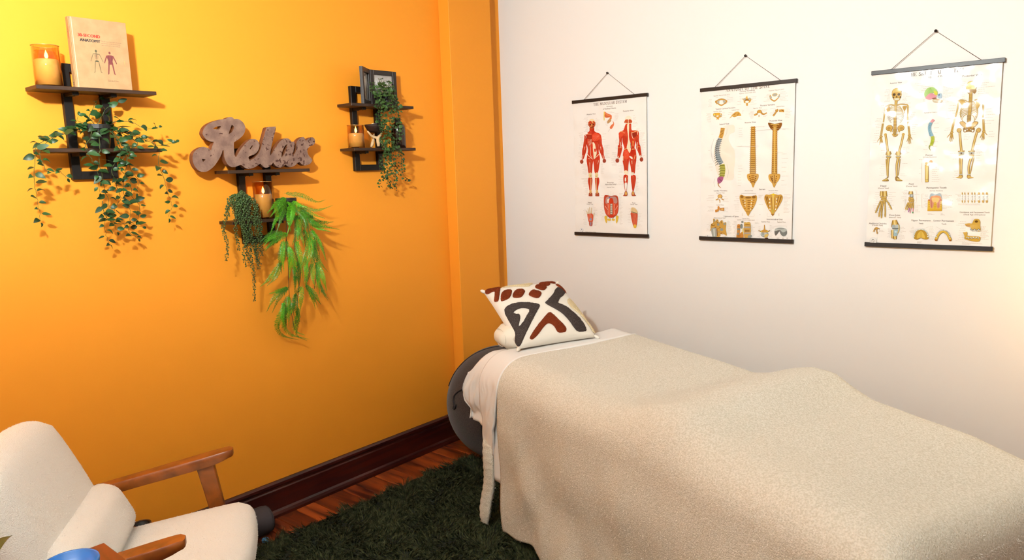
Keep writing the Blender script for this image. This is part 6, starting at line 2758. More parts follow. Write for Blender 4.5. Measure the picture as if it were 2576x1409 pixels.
def pot(parent, c, rt, rb, h, m=M_BLACKPOT):
    p = add('pot', lathe([(.0001, 0), (rb, 0), (rt * .95, h * .8), (rt, h * .8), (rt * 1.04, h * .83), (rt * 1.04, h), (rt * .97, h), (rt * .93, h * .84), (.0001, h * .84)], c, 28), m, parent, False)
    return p

M_SOIL = mat('dark_soil', '1c140c', .95)

def trailing(name, label, base, pot_r, pot_h, strands, leafmeshes, stem_m, stem_r, spacing, pair, up, limit, leaf_scale=(.7, 1.1), pot_args=True):
    t = thing(name, label, 'plant', base)
    if pot_args:
        pot(t, base, pot_r, pot_r * .72, pot_h)
    r = random.Random(11)
    spots = []
    for s in strands:
        path = catmull(s, .01)
        path = [p + Vector((r.uniform(-.002, .002), r.uniform(-.0025, .0025), r.uniform(-.002, .002))) for p in path]
        if len(path) < 2:
            continue
        st = add('stem', pydata(*tube_data(path, [stem_r * (1 - .6 * i / len(path)) for i in range(len(path))], 5)), stem_m, t, True)
        acc, side = 0, 1
        for i in range(1, len(path)):
            acc += (path[i] - path[i - 1]).length
            if acc >= spacing:
                acc = r.uniform(-.3, .2) * spacing
                d = (path[i] - path[i - 1]).normalized()
                fac = 1 - .35 * i / len(path)
                for q in range(pair):
                    side = -side
                    lat = Vector((r.uniform(-.2, .9), side * r.uniform(.5, 1.1), r.uniform(-.2, .45)))
                    dr = (d * r.uniform(.15, .7) + lat).normalized()
                    u_ = (Vector(up) + Vector((r.uniform(-.6, .6), r.uniform(-.6, .6), r.uniform(-.4, .6)))).normalized()
                    spots.append((path[i], dr, u_, r.uniform(*leaf_scale) * fac))
        spots.append((path[-1], (path[-1] - path[-2]).normalized(), Vector(up), leaf_scale[0] * .7))
    order = list(range(len(spots)))
    r.shuffle(order)
    keep = set(order[:limit])
    rest = Join()
    for i, (p, d, u_, s) in enumerate(spots):
        lm = leafmeshes[i % len(leafmeshes)]
        p = Vector((max(p.x, .022), p.y, p.z))
        if p.x + d.x * .02 < .008:
            d = Vector((abs(d.x), d.y, d.z))
        M_ = aim(p + d * .004, d, u_, s, r.uniform(-.5, .5))
        if i in keep:
            place('leaf', lm, M_, t)
        else:
            rest.put([M_ @ v.co for v in lm.vertices], [tuple(q.vertices) for q in lm.polygons])
    if rest.v:
        add('small_leaves', rest.mesh(), leafmeshes[0].materials[0], t, True, kind='stuff')
    return t

ivy_leaves = [leaf_mesh(.03, .018, .25, 1.0, M_IVY, .2), leaf_mesh(.026, .016, .4, 1.1, M_IVY, .3), leaf_mesh(.033, .017, .15, .95, M_IVY, .05)]
trailing('potted_ivy', 'green ivy trailing from a black pot on the leftmost shelf', (.078, -2.385, 1.727), .05, .088, mm(IVY), ivy_leaves, M_IVYSTEM, .0014, .0135, 1, (1, .15, .5), 298, (.95, 1.6))
euc_leaves = [leaf_mesh(.019, .0175, .2, .85, M_EUC, .2), leaf_mesh(.017, .016, .35, .85, M_EUC, .3)]
trailing('trailing_eucalyptus', 'round-leaved eucalyptus hanging in front of the photo frame', (.1, -1.005, 1.944), .03, .06, mm(EUC), euc_leaves, M_IVYSTEM, .001, .0125, 2, (1, -.1, .6), 298, (.75, 1.4))

# string of pearls
pl = thing('string_of_pearls', 'beaded string-of-pearls plant spilling over the shelf edge below the sign', 'plant', (.078, -1.835, 1.422))
pot(pl, (.078, -1.835, 1.422), .04, .03, .082)
ico = bmesh.new()
bmesh.ops.create_icosphere(ico, subdivisions=1, radius=1.0)
ico_v = [v.co.copy() for v in ico.verts]
ico_f = [tuple(v.index for v in f.verts) for f in ico.faces]
ico.free()
pr = random.Random(4)
for s in mm(PEARL):
    path = catmull(s, .0075)
    st = add('strand', pydata(*tube_data(path, .0009, 4)), M_IVYSTEM, pl, True)
    J = Join()
    for i, p in enumerate(path):
        for q in range(2):
            a = i * 2.4 + q * math.pi + pr.uniform(-.5, .5)
            fade = 1 - .35 * i / len(path)
            d = Vector((math.cos(a), math.sin(a), pr.uniform(-.1, .5)))
            c = p + d * pr.uniform(.006, .010) * fade
            c.x = max(c.x, .008)
            rr = pr.uniform(.0036, .0047) * fade
            J.put([c + Vector((v.x * rr, v.y * rr, v.z * rr * 1.15)) for v in ico_v], ico_f)
    add('pearl_leaves', J.mesh(), M_PEARL, st, True, kind='stuff')

# fern
fe = thing('boston_fern', 'bright green fern cascading from a black pot right of the candle', 'plant', (.078, -1.615, 1.422))
pot(fe, (.078, -1.615, 1.422), .045, .034, .085)
fr_ = random.Random(9)
for s in mm(FERNSTEM):
    path = catmull(s, .015)
    add('stem', pydata(*tube_data(path, .0013, 5)), M_DARKSTEM, fe, True)
fronds = mm(FERN)
for s in mm(FERN)[2:]:
    o_ = Vector((fr_.uniform(-.03, -.005), fr_.uniform(-.018, .018), fr_.uniform(-.012, .02)))
    fronds.append([s[0]] + [p + o_ * (1 + .4 * i) for i, p in enumerate(s[1:])])
for s in fronds:
    path = catmull(s, .0050)
    n = len(path)
    J = Join()
    J.put(*tube_data(path, [.0008 * (1 - .6 * i / n) for i in range(n)], 4))
    wmax = min(.019, .0085 + .06 * n * .0050)
    outw = Vector((1, fr_.uniform(-.5, .5), fr_.uniform(.1, .7))).normalized()
    for i in range(2, n - 1):
        t_ = i / n
        w = wmax * (.45 + .75 * math.sin(math.pi * min(1, t_ * 1.15 + .12)) ** .8) * (1 - t_ ** 4) * .8
        d = (path[i + 1] - path[i - 1]).normalized()
        side = d.cross(outw)
        if side.length < .1:
            continue
        side.normalize()
        nn = side.cross(d)
        for sgn in (-1, 1):
            k = side * sgn
            dirn = (k + d * .45 + nn * fr_.uniform(-.35, .1)).normalized()
            L = w * fr_.uniform(.85, 1.1)
            hw = .0019
            a = path[i]
            m1 = a + dirn * L * .5 + nn * L * .08
            tip = a + dirn * L + d * L * .15 - nn * L * .12
            vs4 = [a - d * hw * .5, a + d * hw * .5, m1 + d * hw, tip, m1 - d * hw]
            vs4 = [Vector((max(q.x, .006), q.y, q.z)) for q in vs4]
            J.put(vs4, [(0, 1, 2), (0, 2, 4), (4, 2, 3)])
    add('frond', J.mesh(), M_FERN, fe)

# ------------------------------------------------------------------ folding photo frame
M_FRAME = mat('black_frame_wood', '241c1a', .4, .4)
M_FGLASS = glass_mat('picture_glass', (.97, .97, .97), .02, .6)
def photo_mat():
    m = bpy.data.materials.new('grey_photograph')
    m.use_nodes = True
    nt = m.node_tree
    b = nt.nodes['Principled BSDF']
    b.inputs['Roughness'].default_value = .35
    geo = nt.nodes.new('ShaderNodeNewGeometry')
    sep = nt.nodes.new('ShaderNodeSeparateXYZ')
    nt.links.new(geo.outputs['Position'], sep.inputs[0])
    nz = nt.nodes.new('ShaderNodeTexNoise')
    nz.inputs['Scale'].default_value = 18
    nz.inputs['Detail'].default_value = 4
    nt.links.new(geo.outputs['Position'], nz.inputs['Vector'])
    ma = nt.nodes.new('ShaderNodeMath')
    ma.operation = 'MULTIPLY_ADD'
    ma.inputs[1].default_value = .06
    nt.links.new(nz.outputs['Fac'], ma.inputs[0])
    nt.links.new(sep.outputs['Z'], ma.inputs[2])
    mr = nt.nodes.new('ShaderNodeMapRange')
    mr.inputs['From Min'].default_value = 1.99
    mr.inputs['From Max'].default_value = 2.14
    nt.links.new(ma.outputs['Value'], mr.inputs['Value'])
    rp = nt.nodes.new('ShaderNodeValToRGB')
    e = rp.color_ramp.elements
    e[0].color = (.012, .011, .011, 1)
    e[1].color = (.30, .26, .25, 1)
    e[1].position = 1.0
    for p_, c_ in ((.3, (.03, .028, .027, 1)), (.45, (.16, .15, .15, 1)), (.62, (.72, .70, .69, 1)), (.8, (.45, .42, .41, 1))):
        k = rp.color_ramp.elements.new(p_)
        k.color = c_
    nt.links.new(mr.outputs['Result'], rp.inputs['Fac'])
    nt.links.new(rp.outputs['Color'], b.inputs['Base Color'])
    return m
M_PHOTO = photo_mat()
pf = thing('folding_photo_frame', 'black hinged double photo frame holding grey pictures', 'photo frame', (.05, -1.06, 1.944))
def frame_panel(hinge, end, h, t_):
    a, b = Vector(hinge), Vector(end)
    ax = (b - a).normalized()
    az = Vector((0, 0, 1))
    ay = az.cross(ax)          # depth
    if ay.x > 0:
        ay = -ay
    L = (b - a).length
    Mx = frame(a, ax, ay, az)
    if Mx.determinant() < 0:
        pass
    bw = .022
    p = add('panel', box((.002, .0, 0), (L, .004, h), .0004, 1, Mx), M_FRAME, pf)
    for lo, hi in (((.001, -t_ + .004, 0), (bw, .0, h)), ((L - bw, -t_ + .004, 0), (L, .0, h)), ((bw, -t_ + .004, 0), (L - bw, .0, bw)), ((bw, -t_ + .004, h - bw), (L - bw, .0, h))):
        add('moulding', box(lo, hi, .0006, 1, Mx), M_FRAME, p)
    add('picture', box((bw + .0002, -.0012, bw + .0002), (L - bw - .0002, -.0002, h - bw - .0002), 0, 1, Mx), M_PHOTO, p)
    add('pane', box((bw + .0002, -.0042, bw + .0002), (L - bw - .0002, -.0032, h - bw - .0002), 0, 1, Mx), M_FGLASS, p)
frame_panel((.046, -1.066, 1.944), (.052, -.9, 1.944), .178, .016)
frame_panel((.046, -1.072, 1.944), (.122, -1.18, 1.944), .178, .016)
for zz in (1.985, 2.08):
    add('hinge', tube([(.053, -1.069, zz), (.053, -1.069, zz + .02)], .0022, 8), M_GOLD, pf)

# ------------------------------------------------------------------ stone bowl on driftwood stand
M_BOWL = mat('dark_carved_wood', '2c1a12', .6, .3, var='1c100a', var_scale=60, bump=.6, bump_scale=300)
M_DRIFT = mat('pale_driftwood', 'd8b488', .8, .2, var='a88860', var_scale=40, stretch=(1, 1, 1), bump=.3, bump_scale=200)
M_STONE = mat('grey_stone', '5a5454', .35, .5, var='8a8284', var_scale=60)
bc = Vector((.075, -1.07, 1.731))
st_ = thing('driftwood_stand', 'pale crossed driftwood stand under the small dark bowl', 'stand', bc)
def limb(pts, radii):
    return pydata(*tube_data(catmull(pts, .006), np.interp(np.linspace(0, 1, len(catmull(pts, .006))), np.linspace(0, 1, len(radii)), radii), 7))
add('branch', limb([bc + Vector(q) for q in ((.0, -.05, .085), (.01, -.03, .06), (.018, .0, .048), (.02, .03, .02), (.022, .04, .004))], [.004, .006, .008, .007, .006]), M_DRIFT, st_, True)
add('branch', limb([bc + Vector(q) for q in ((.0, .045, .085), (.012, .022, .066), (.02, .0, .05), (.026, -.006, .03), (.028, -.008, .008))], [.003, .006, .009, .011, .007]), M_DRIFT, st_, True)
add('branch', limb([bc + Vector(q) for q in ((-.02, .01, .08), (-.01, -.005, .055), (.005, -.02, .04), (.012, -.035, .018), (.016, -.045, .006))], [.003, .005, .007, .009, .005]), M_DRIFT, st_, True)
bw2 = thing('carved_bowl', 'small dark carved bowl resting on pale driftwood', 'bowl', bc + Vector((0, 0, .078)))
add('shell', lathe([(.0001, .0), (.022, .001), (.04, .012), (.05, .03), (.053, .04), (.0505, .04), (.047, .03), (.037, .015), (.0001, .006)], bc + Vector((0, 0, .078)), 28, False), M_BOWL, bw2, True)
def pebble(label, p, s, m):
    bmx = bmesh.new()
    bmesh.ops.create_icosphere(bmx, subdivisions=2, radius=1)
    rr = random.Random(str(p))
    for v in bmx.verts:
        k = 1 + .25 * math.sin(v.co.x * 3 + p[1] * 90) * math.sin(v.co.y * 4) + rr.uniform(-.05, .05)
        v.co = Vector(p) + Vector((v.co.x * s[0], v.co.y * s[1], v.co.z * s[2])) * k
    o = add('stone', from_bm(bmx), m, None, False)
    tag(o, label, 'stone', 'stones in the carved bowl')
pebble('grey striped stone in the middle of the carved bowl', bc + Vector((.012, -.008, .113)), (.016, .018, .011), M_STONE)
pebble('grey stone at the right of the carved bowl', bc + Vector((.006, .026, .112)), (.014, .014, .009), M_STONE)
pebble('dark stone deep in the carved bowl', bc + Vector((-.018, .004, .108)), (.015, .018, .01), mat('dark_stone', '2a2424', .4, .5))
pebble('tiny cream stone at the left rim of the carved bowl', bc + Vector((.022, -.032, .1165)), (.006, .006, .006), mat('cream_stone', 'f0dcb0', .5))

# ------------------------------------------------------------------ brown bottle
M_BROWN = mat('brown_glass', '1e0b07', .18, .5, coat=.3)
bo = thing('brown_bottle', 'dark brown bottle with black cap behind the eucalyptus', 'bottle', (.06, -.905, 1.731))
add('body', lathe([(.0001, 0), (.036, 0), (.039, .004), (.039, .105), (.036, .118), (.027, .128), (.015, .133), (.013, .138), (.0001, .138)], (.06, -.905, 1.731), 32), M_BROWN, bo, True)
add('cap', lathe([(.0001, .133), (.0165, .133), (.0165, .156), (.015, .158), (.0001, .158)], (.06, -.905, 1.731), 24), M_BLACKPOT, bo)
# ------------------------------------------------------------------ massage table; bed frame: u = head to foot, v = towards the chair
TH = math.radians(-20)
BU = np.array([math.cos(TH), math.sin(TH), 0])
BV = np.array([math.sin(TH), -math.cos(TH), 0])
BO = np.array([1.263, -.906, 0])
def bw(u, v, z):
    return Vector(BO + BU * u + BV * v + np.array([0, 0, z]))
BEDM = frame(BO, BU, BV, (0, 0, 1))
U_HEAD, U_FOOT, U_HANG = -.40, 1.46, 1.62

M_VINYL = mat('dark_vinyl', '2a2422', .5, .4)
M_LEG = wood_mat('table_leg_wood', '6a3a1e', '3c1e10', .45, (40, 40, 3))
mt = thing('massage_table', 'padded massage table under the sheet and blanket', 'table', bw(.6, 0, 0))
add('pad', soft_box((U_FOOT - U_HEAD, .74, .07), .03, 6, BEDM @ Matrix.Translation(((U_HEAD + U_FOOT) / 2, 0, .722))), M_VINYL, mt, True)
add('deck', box((U_HEAD + .02, -.35, .65), (U_FOOT - .02, .35, .685), .004, 1, BEDM), M_LEG, mt)
for s in (-1, 1):
    add('side_rail', box((U_HEAD + .02, s * .34 - .012, .58), (U_FOOT - .02, s * .34 + .012, .658), .002, 1, BEDM), M_LEG, mt)
    for uu, sl in ((-.2, -.06), (1.28, .06)):
        v0 = bw(uu, s * .32, .66)
        v1 = bw(uu + sl, s * .33, .04)
        d = (v1 - v0)
        add('leg', pydata(*tube_data([v0, v0.lerp(v1, .5), v1], [.028, .026, .022], 4)), M_LEG, mt)
for uu in (-.22, 1.3):
    add('brace', pydata(*tube_data([bw(uu, -.31, .35), bw(uu, .31, .35)], .014, 6)), M_LEG, mt)

# height of the bedding over the pad, along the bed (bolster under the knees)
HU = [-.5, -.23, -.1, .02, .26, .58, .69, .76, .85, .93, 1.0, 1.08, 1.22, 1.4, 1.5, 1.6, 1.7]
HZ = [.782, .782, .782, .778, .770, .757, .782, .813, .84, .843, .813, .783, .768, .754, .734, .716, .70]
def top_z(u):
    return np.interp(u, HU, HZ)

def section(q, lift, zn, zf, rn=.125, rf=.05, vn=.405, vf=-.395, flare=.03):
    """cross-section of the hanging cloth: q in metres of cloth, 0 = centre of the bed, + towards the near side.
    returns v, drop below the top, and outward normal (v, z)"""
    out = np.zeros((len(q), 4))
    for i, s in enumerate(q):
        if s >= 0:
            flat, r, ve, sg = vn - rn, rn, vn, 1
        else:
            flat, r, ve, sg = -vf - rf, rf, -vf, -1
        a = abs(s)
        if a <= flat:
            out[i] = (sg * a, 0, 0, 1)
        elif a <= flat + r * math.pi / 2:
            t = (a - flat) / r
            out[i] = (sg * (flat + r * math.sin(t)), r * (1 - math.cos(t)), sg * math.sin(t), math.cos(t))
        else:
            h = a - flat - r * math.pi / 2
            out[i] = (sg * (ve + flare * h), r + h, sg, .05)
        out[i, 0] += out[i, 2] * lift
        out[i, 1] -= out[i, 3] * lift
    return out

def cloth(us, q, lift, uwarp=None, zhem=None, wrinkle=0.0, hem_noise=0.0, seed=1, **kw):
    """grid (len(us), len(q)) of world points for cloth lying over the bed"""
    sec = section(q, lift, 0, 0, **kw)
    U = np.repeat(us[:, None], len(q), 1)
    if uwarp is not None:
        U = U + uwarp(us[:, None], q[None, :])
    V = np.repeat(sec[None, :, 0], len(us), 0)
    D = np.repeat(sec[None, :, 1], len(us), 0)
    side = np.clip(D / .12, 0, 1)
    hump = top_z(U) - .77
    fade = np.clip(1 - np.abs(V) / .43, 0, 1) ** .35
    Z = .77 + hump * np.where(V < 0, 1 - side, fade * (1 - side) + 0) - D
    w = vnoise(U * 7 + 3, D * 5 + V * 4, seed) - .5
    w2 = vnoise(U * 19, D * 3 + 9, seed + 1) - .5
    V = V + np.sign(V) * side * (w * .035 + w2 * .012) * np.clip(D / .4, 0, 1.2)
    Z = Z + (1 - side) * (vnoise(U * 5, V * 5, seed + 5) - .5) * .01
    if wrinkle:
        k = vnoise(U * 38 + D * 22, D * 9 - U * 12, seed + 2) - .5
        k2 = vnoise(U * 80 - D * 30, D * 24, seed + 3) - .5
        V = V + np.sign(V) * side * (k * wrinkle + k2 * wrinkle * .4)
        U = U + side * k2 * wrinkle
    # foot end hangs down
    over = np.clip(U - (U_HANG - .03), 0, None)
    rr = .08
    ang = np.clip(over / rr, 0, math.pi / 2)
    hang = np.clip(over - rr * math.pi / 2, 0, None)
    U = np.minimum(U, U_HANG - .03) + rr * np.sin(ang) + hang * .04
    Z = np.minimum(Z, Z - (rr * (1 - np.cos(ang)) + hang) * np.clip(1 - D * 1.2, 0, 1))
    P = BO[None, None] + U[..., None] * BU + V[..., None] * BV
    P[..., 2] += np.maximum(Z, .05)
    return P

def raw_normals(P):
    n = np.cross(np.gradient(P, axis=0), np.gradient(P, axis=1))
    ln = np.linalg.norm(n, axis=2)[..., None]
    return np.where(ln > 1e-10, n / np.maximum(ln, 1e-10), 0.0)

def grid_mesh(P, thick=0.0):
    """quad grid; with thick it becomes a closed shell grown along the grid normals"""
    n, m = P.shape[:2]
    i = np.arange(n * m).reshape(n, m)
    q = lambda k: np.stack([k[:-1, :-1], k[1:, :-1], k[1:, 1:], k[:-1, 1:]], -1).reshape(-1, 4)
    v, f = P.reshape(-1, 3), q(i)
    if thick:
        v = np.concatenate([v, (P + raw_normals(P) * thick).reshape(-1, 3)])
        b = np.concatenate([i[:-1, 0], i[-1, :-1], i[:0:-1, -1], i[0, :0:-1]])
        b2 = np.roll(b, -1)
        f = np.concatenate([f, q(i)[:, ::-1] + n * m, np.stack([b, b2, b2 + n * m, b + n * m], -1)])
    me = bpy.data.meshes.new('m')
    me.from_pydata(v.tolist(), [], f.tolist())
    me.update()
    bm = bmesh.new()
    bm.from_mesh(me)
    bmesh.ops.recalc_face_normals(bm, faces=bm.faces)
    bm.to_mesh(me)
    bm.free()
    return me

def grid_normals(P):
    du = np.gradient(P, axis=0)
    dv = np.gradient(P, axis=1)
    n = np.cross(du, dv)
    n /= np.linalg.norm(n, axis=2)[..., None] + 1e-9
    flip = np.sign((n[..., 2] + .001 * 0))
    out = n[..., :3]
    # outward = up on the top, away from the bed centre on the sides
    c = P.copy()
    c[..., 2] = .4
    ctr = BO[None, None] + ((P - BO) @ BU)[..., None] * BU
    o = P - ctr
    o[..., 2] = P[..., 2] - .4
    s = np.sign((out * o).sum(-1))
    return out * np.where(s == 0, 1, s)[..., None]

def surface_samples(P, N, count):
    n, m = P.shape[:2]
    e1 = np.linalg.norm(P[1:, :-1] - P[:-1, :-1], axis=2)
    e2 = np.linalg.norm(P[:-1, 1:] - P[:-1, :-1], axis=2)
    ar = (e1 * e2).ravel()
    idx = rng.choice(len(ar), count, p=ar / ar.sum())
    i, j = idx // (m - 1), idx % (m - 1)
    a, b = rng.random(count), rng.random(count)
    def bl(A):
        return (A[i, j] * ((1 - a) * (1 - b))[:, None] + A[i + 1, j] * (a * (1 - b))[:, None] + A[i, j + 1] * ((1 - a) * b)[:, None] + A[i + 1, j + 1] * (a * b)[:, None])
    return bl(P), bl(N)

M_FLEECE = mat('oatmeal_fleece', 'e2ded4', .95, .1, var='cdc8ba', var_scale=190, bump=.7, bump_scale=240, bump_dist=.005, detail=1)  # base darker than the fibres, painting shade into the pile's gaps
M_FIBRE = mat('oatmeal_fleece_fibre', 'faf8f4', .95, .05)
M_YARN = {'r': mat('rust_yarn', '863a1e', .95, .05), 'g': mat('charcoal_yarn', '504542', .95, .05), 'c': mat('cream_yarn', 'e6d4b0', .95, .05)}
M_COTTON = mat('white_cotton', 'e8e6e4', .85, .15, bump=.15, bump_scale=500)

# fitted sheet on the head end
fs = thing('fitted_sheet', 'white fitted sheet with gathered corner at the head of the bed', 'sheet', bw(-.2, 0, .6))
us = np.linspace(-.47, .25, 70)
def fitted(u, q):
    return 0 * u * q
uu = np.linspace(-.62, .3, 84)
qn = np.concatenate([np.linspace(-.6, -.3, 12), np.linspace(-.28, .26, 20), np.linspace(.27, .66, 40)])
def fitted_points():
    sec = section(qn, .004, 0, 0, rn=.10, rf=.05, vn=.385, vf=-.385, flare=.0)
    P = np.zeros((len(uu), len(qn), 3))
    for i, u in enumerate(uu):
        over = max(0, (U_HEAD + .06) - u)            # wraps down round the head end
        r = .07
        ang = min(over / r, math.pi / 2)
        hang = max(0, over - r * math.pi / 2)
        ub = max(u, U_HEAD + .06) - r * math.sin(ang)
        dz = r * (1 - math.cos(ang)) + hang
        for j, q in enumerate(qn):
            v, d = sec[j, 0], sec[j, 1]
            side = min(1, d / .1)
            z = .776 - d
            vv = v
            # gathered, slightly bellied corner
            puff = .03 * math.exp(-((d - .2) / .1) ** 2) * (1 if v > 0 else 0) * math.exp(-((u + .42) / .14) ** 2)
            tuck = -.05 * max(0, d - .24) / .2 * (1 if v > 0 else 1)
            k = .006 * side * math.sin(u * 160 + d * 20) * math.exp(-((d - .17) / .08) ** 2) + .004 * side * math.sin(u * 70 + d * 60)
            vv = v + math.copysign(puff + tuck + k, v)
            uo = ub - side * (.05 * math.exp(-((d - .19) / .09) ** 2)) * math.exp(-((u + .5) / .16) ** 2) * (1 if v > 0 else 0)
            hz = min(z, .776 - dz * (1 - side) - d)
            P[i, j] = BO + BU * uo + BV * vv
            P[i, j, 2] += max(hz, .36)
    return P
add('cloth', grid_mesh(fitted_points(), .002), M_COTTON, fs, True)

# blanket
bl = thing('fleece_blanket', 'oatmeal fleece blanket spread over the massage table', 'blanket', bw(.7, 0, .12))
us = np.linspace(-.125, 2.12, 190)
qs = np.concatenate([np.linspace(-.86, -.30, 40), np.linspace(-.29, .27, 34), np.linspace(.275, 1.055, 96)])
def bl_warp(u, q):
    k = np.clip(1 - (u + .125) / .25, 0, 1)
    t = np.clip((q - .3) / .4, 0, 1)
    low = np.clip((q - .72) / .34, 0, 1)
    return k * (-.05 * np.clip(-q / .4, 0, 1) + .02 * t + .03 * low ** 2)
BP = cloth(us, qs, .012, uwarp=bl_warp, seed=21, flare=.035)
hem = (vnoise(us * 6, us * 0 + 2, 77) - .5) * .05
low = np.clip((qs - .8) / .25, 0, 1)
BP[..., 2] += hem[:, None] * low[None, :]
add('fleece', grid_mesh(BP, -.008), M_FLEECE, bl, True)
BN = grid_normals(BP)
p_, n_ = surface_samples(BP, BN, 230000)
ul = (p_ - BO) @ BU
row = np.round(ul / .0135) * .0135
p_ = p_ + ((row - ul) * .55)[:, None] * BU
v_, t_ = fibres(p_ - n_ * .002, n_, .0105, .0024, lean=np.array([BU * .15 + BV * .1]), spread=.45, droop=.35)
fb = add('pile', fast_tris(v_, t_), M_FIBRE, bl, False, kind='stuff')

# folded-back edge of the blanket, hanging as a narrow tail beside the sheet
ft = np.linspace(0, 1, 40)
tail = np.zeros((40, 9, 3))
for i, t in enumerate(ft):
    z = .40 - .355 * t
    wdt = (.05 - .008 * t) if t < .86 else .05 * (1 - t) / .14 * .85 + .004
    uc = -.225 + .012 * math.sin(t * 5) + .03 * t
    vc = .402 + .04 * t + .004 * math.sin(t * 9)
    for j in range(9):
        s = j / 8 - .5
        tail[i, j] = BO + BU * (uc + s * wdt * 1.4) + BV * (vc + .016 * (1 - (2 * s) ** 2) + .0016 * math.sin(t * 70 + s * 5))
        tail[i, j, 2] += z - .012 * s
te = add('folded_edge', grid_mesh(tail, .018), M_FLEECE, bl, True)
p_, n_ = surface_samples(tail, np.repeat(np.repeat(BV[None, None], 40, 0), 9, 1) * 1.0, 5200)
v_, t_ = fibres(p_, n_, .010, .0024, spread=.7, droop=.4)
add('edge_pile', fast_tris(v_, t_), M_FIBRE, te, False, kind='stuff')

# white top sheet folded back over the blanket
ts = thing('top_sheet', 'white sheet cuff folded back over the blanket edge', 'sheet', bw(-.18, 0, .4))
us = np.linspace(-.275, -.118, 30)
qs2 = np.concatenate([np.linspace(-.62, -.3, 16), np.linspace(-.29, .27, 24), np.linspace(.28, .83, 70)])
def ts_warp(u, q):
    low = np.clip((q - .45) / .4, 0, 1)
    c = (u + .197) / .08
    return -.055 * np.clip(-q / .4, -1, 1) * np.clip(np.abs(q) / .4, 0, 1) * (q < 0) * -1 * -1 + low * (-.03 - c * .03) + .0 * c
TP = cloth(us, qs2, .019, uwarp=ts_warp, wrinkle=.007, seed=41, flare=.015)
k = np.clip((qs2 - .6) / .23, 0, 1)
TP[..., 2] += (np.abs((us + .2) / .08)[:, None] ** 2 * .06 * k[None, :])
add('cuff', grid_mesh(TP, .003), M_COTTON, ts, True)
# the roll of the fold along the blanket edge
fold = []
for q, P0 in zip(qs2, TP[-1]):
    fold.append(Vector(P0))
add('fold_roll', pydata(*tube_data(fold[::2], .0065, 7)), M_COTTON, ts, True)
# inner layer of the sheet hanging below the fold
inn = np.zeros((16, 8, 3))
for i in range(16):
    t = i / 15
    for j in range(8):
        s = j / 7
        inn[i, j] = BO + BU * (-.175 + s * (.05 + .03 * t)) + BV * (.4 + .02 * t + .006 * math.sin(s * 6))
        inn[i, j, 2] += .62 - .36 * t - .02 * s
add('under_layer', grid_mesh(inn, .002), M_COTTON, ts, True)

# ------------------------------------------------------------------ pillow and patterned cushion
M_CREAM = mat('cream_pillow_cotton', 'e6dfd0', .85, .15, bump=.15, bump_scale=400)
plw = thing('cream_pillow', 'small round-ended cream pillow under the patterned cushion', 'pillow', bw(-.31, .03, .79))
def pil_warp(co, p):
    co = co.copy()
    k = 1 - .25 * abs(p.y) ** 3
    co.x *= k
    co.z *= 1 - .15 * abs(p.y) ** 4
    return co
PM = BEDM @ Matrix.Translation((-.335, .10, .836)) @ Matrix.Rotation(math.radians(6), 4, 'Z')
add('body', soft_box((.19, .36, .112), .052, 8, PM, (.01, .006, .008), pil_warp), M_CREAM, plw, True)
ring = []
for i in range(40):
    a = 2 * math.pi * i / 40
    ring.append(PM @ Vector((.062 * math.cos(a), .167, .040 * math.sin(a))))
ring.append(ring[0])
add('seam', pydata(*tube_data(ring, .0016, 5)), M_CREAM, plw, True)

CR = Matrix.Rotation(1.168, 4, 'Z') @ Matrix.Rotation(.535, 4, 'X')
CM = Matrix.Translation((.896, -.812, .914)) @ CR
HS = .21
def cush_h(s, t):
    k = max(0, 1 - abs(s) ** 2.3) * max(0, 1 - abs(t) ** 2.3)
    return .064 * k ** .42
def cush_xy(s, t):
    pin = 1 - .035 * (1 - abs(t) ** 2), 1 - .035 * (1 - abs(s) ** 2)
    return HS * s * pin[0], HS * t * pin[1]
M_CUSH = mat('offwhite_cushion_canvas', 'e6e0d6', .9, .1, bump=.25, bump_scale=420)
M_TUFT = {'r': mat('rust_tufted_yarn', '8c3e22', .95, .1, var='76321a', var_scale=300, bump=.8, bump_scale=420, bump_dist=.004), 'g': mat('charcoal_tufted_yarn', '574c48', .95, .1, var='453b38', var_scale=300, bump=.8, bump_scale=420, bump_dist=.004), 'c': mat('cream_tufted_yarn', 'ead8b4', .95, .1, var='dcc8a0', var_scale=300, bump=.8, bump_scale=420, bump_dist=.004)}
M_TUFT['g2'] = M_TUFT['g']
cu_ = thing('patterned_cushion', 'square cushion with rust and charcoal tufted pattern', 'cushion', CM @ Vector((0, -.21, 0)))
n = 26
v, f = [], []
for sgn in (1, -1):
    for i in range(n + 1):
        for j in range(n + 1):
            s, t = -1 + 2 * i / n, -1 + 2 * j / n
            x_, y_ = cush_xy(s, t)
            v.append(CM @ Vector((x_, y_, sgn * cush_h(s, t) * (1 if sgn > 0 else .8))))
for b in (0, (n + 1) ** 2):
    for i in range(n):
        for j in range(n):
            a = b + i * (n + 1) + j
            f.append((a, a + n + 1, a + n + 2, a + 1))
bm = bmesh.new()
bm.from_mesh(pydata(v, f))
bmesh.ops.remove_doubles(bm, verts=bm.verts, dist=1e-5)
cb = add('cover', from_bm(bm), M_CUSH, cu_, True)
# corner tips
for s, t in ((-1, 1), (1, 1), (1, -1), (-1, -1)):
    bmx = bmesh.new()
    bmesh.ops.create_uvsphere(bmx, u_segments=10, v_segments=8, radius=.011)
    bmesh.ops.transform(bmx, matrix=CM @ Matrix.Translation((HS * s * .99, HS * t * .99, 0)) @ Matrix.Rotation(math.radians(45 if s == t else -45), 4, 'Z') @ Matrix.Diagonal((1.5, .8, .8, 1)), verts=bmx.verts)
    add('corner', from_bm(bmx), M_CUSH, cu_, True)

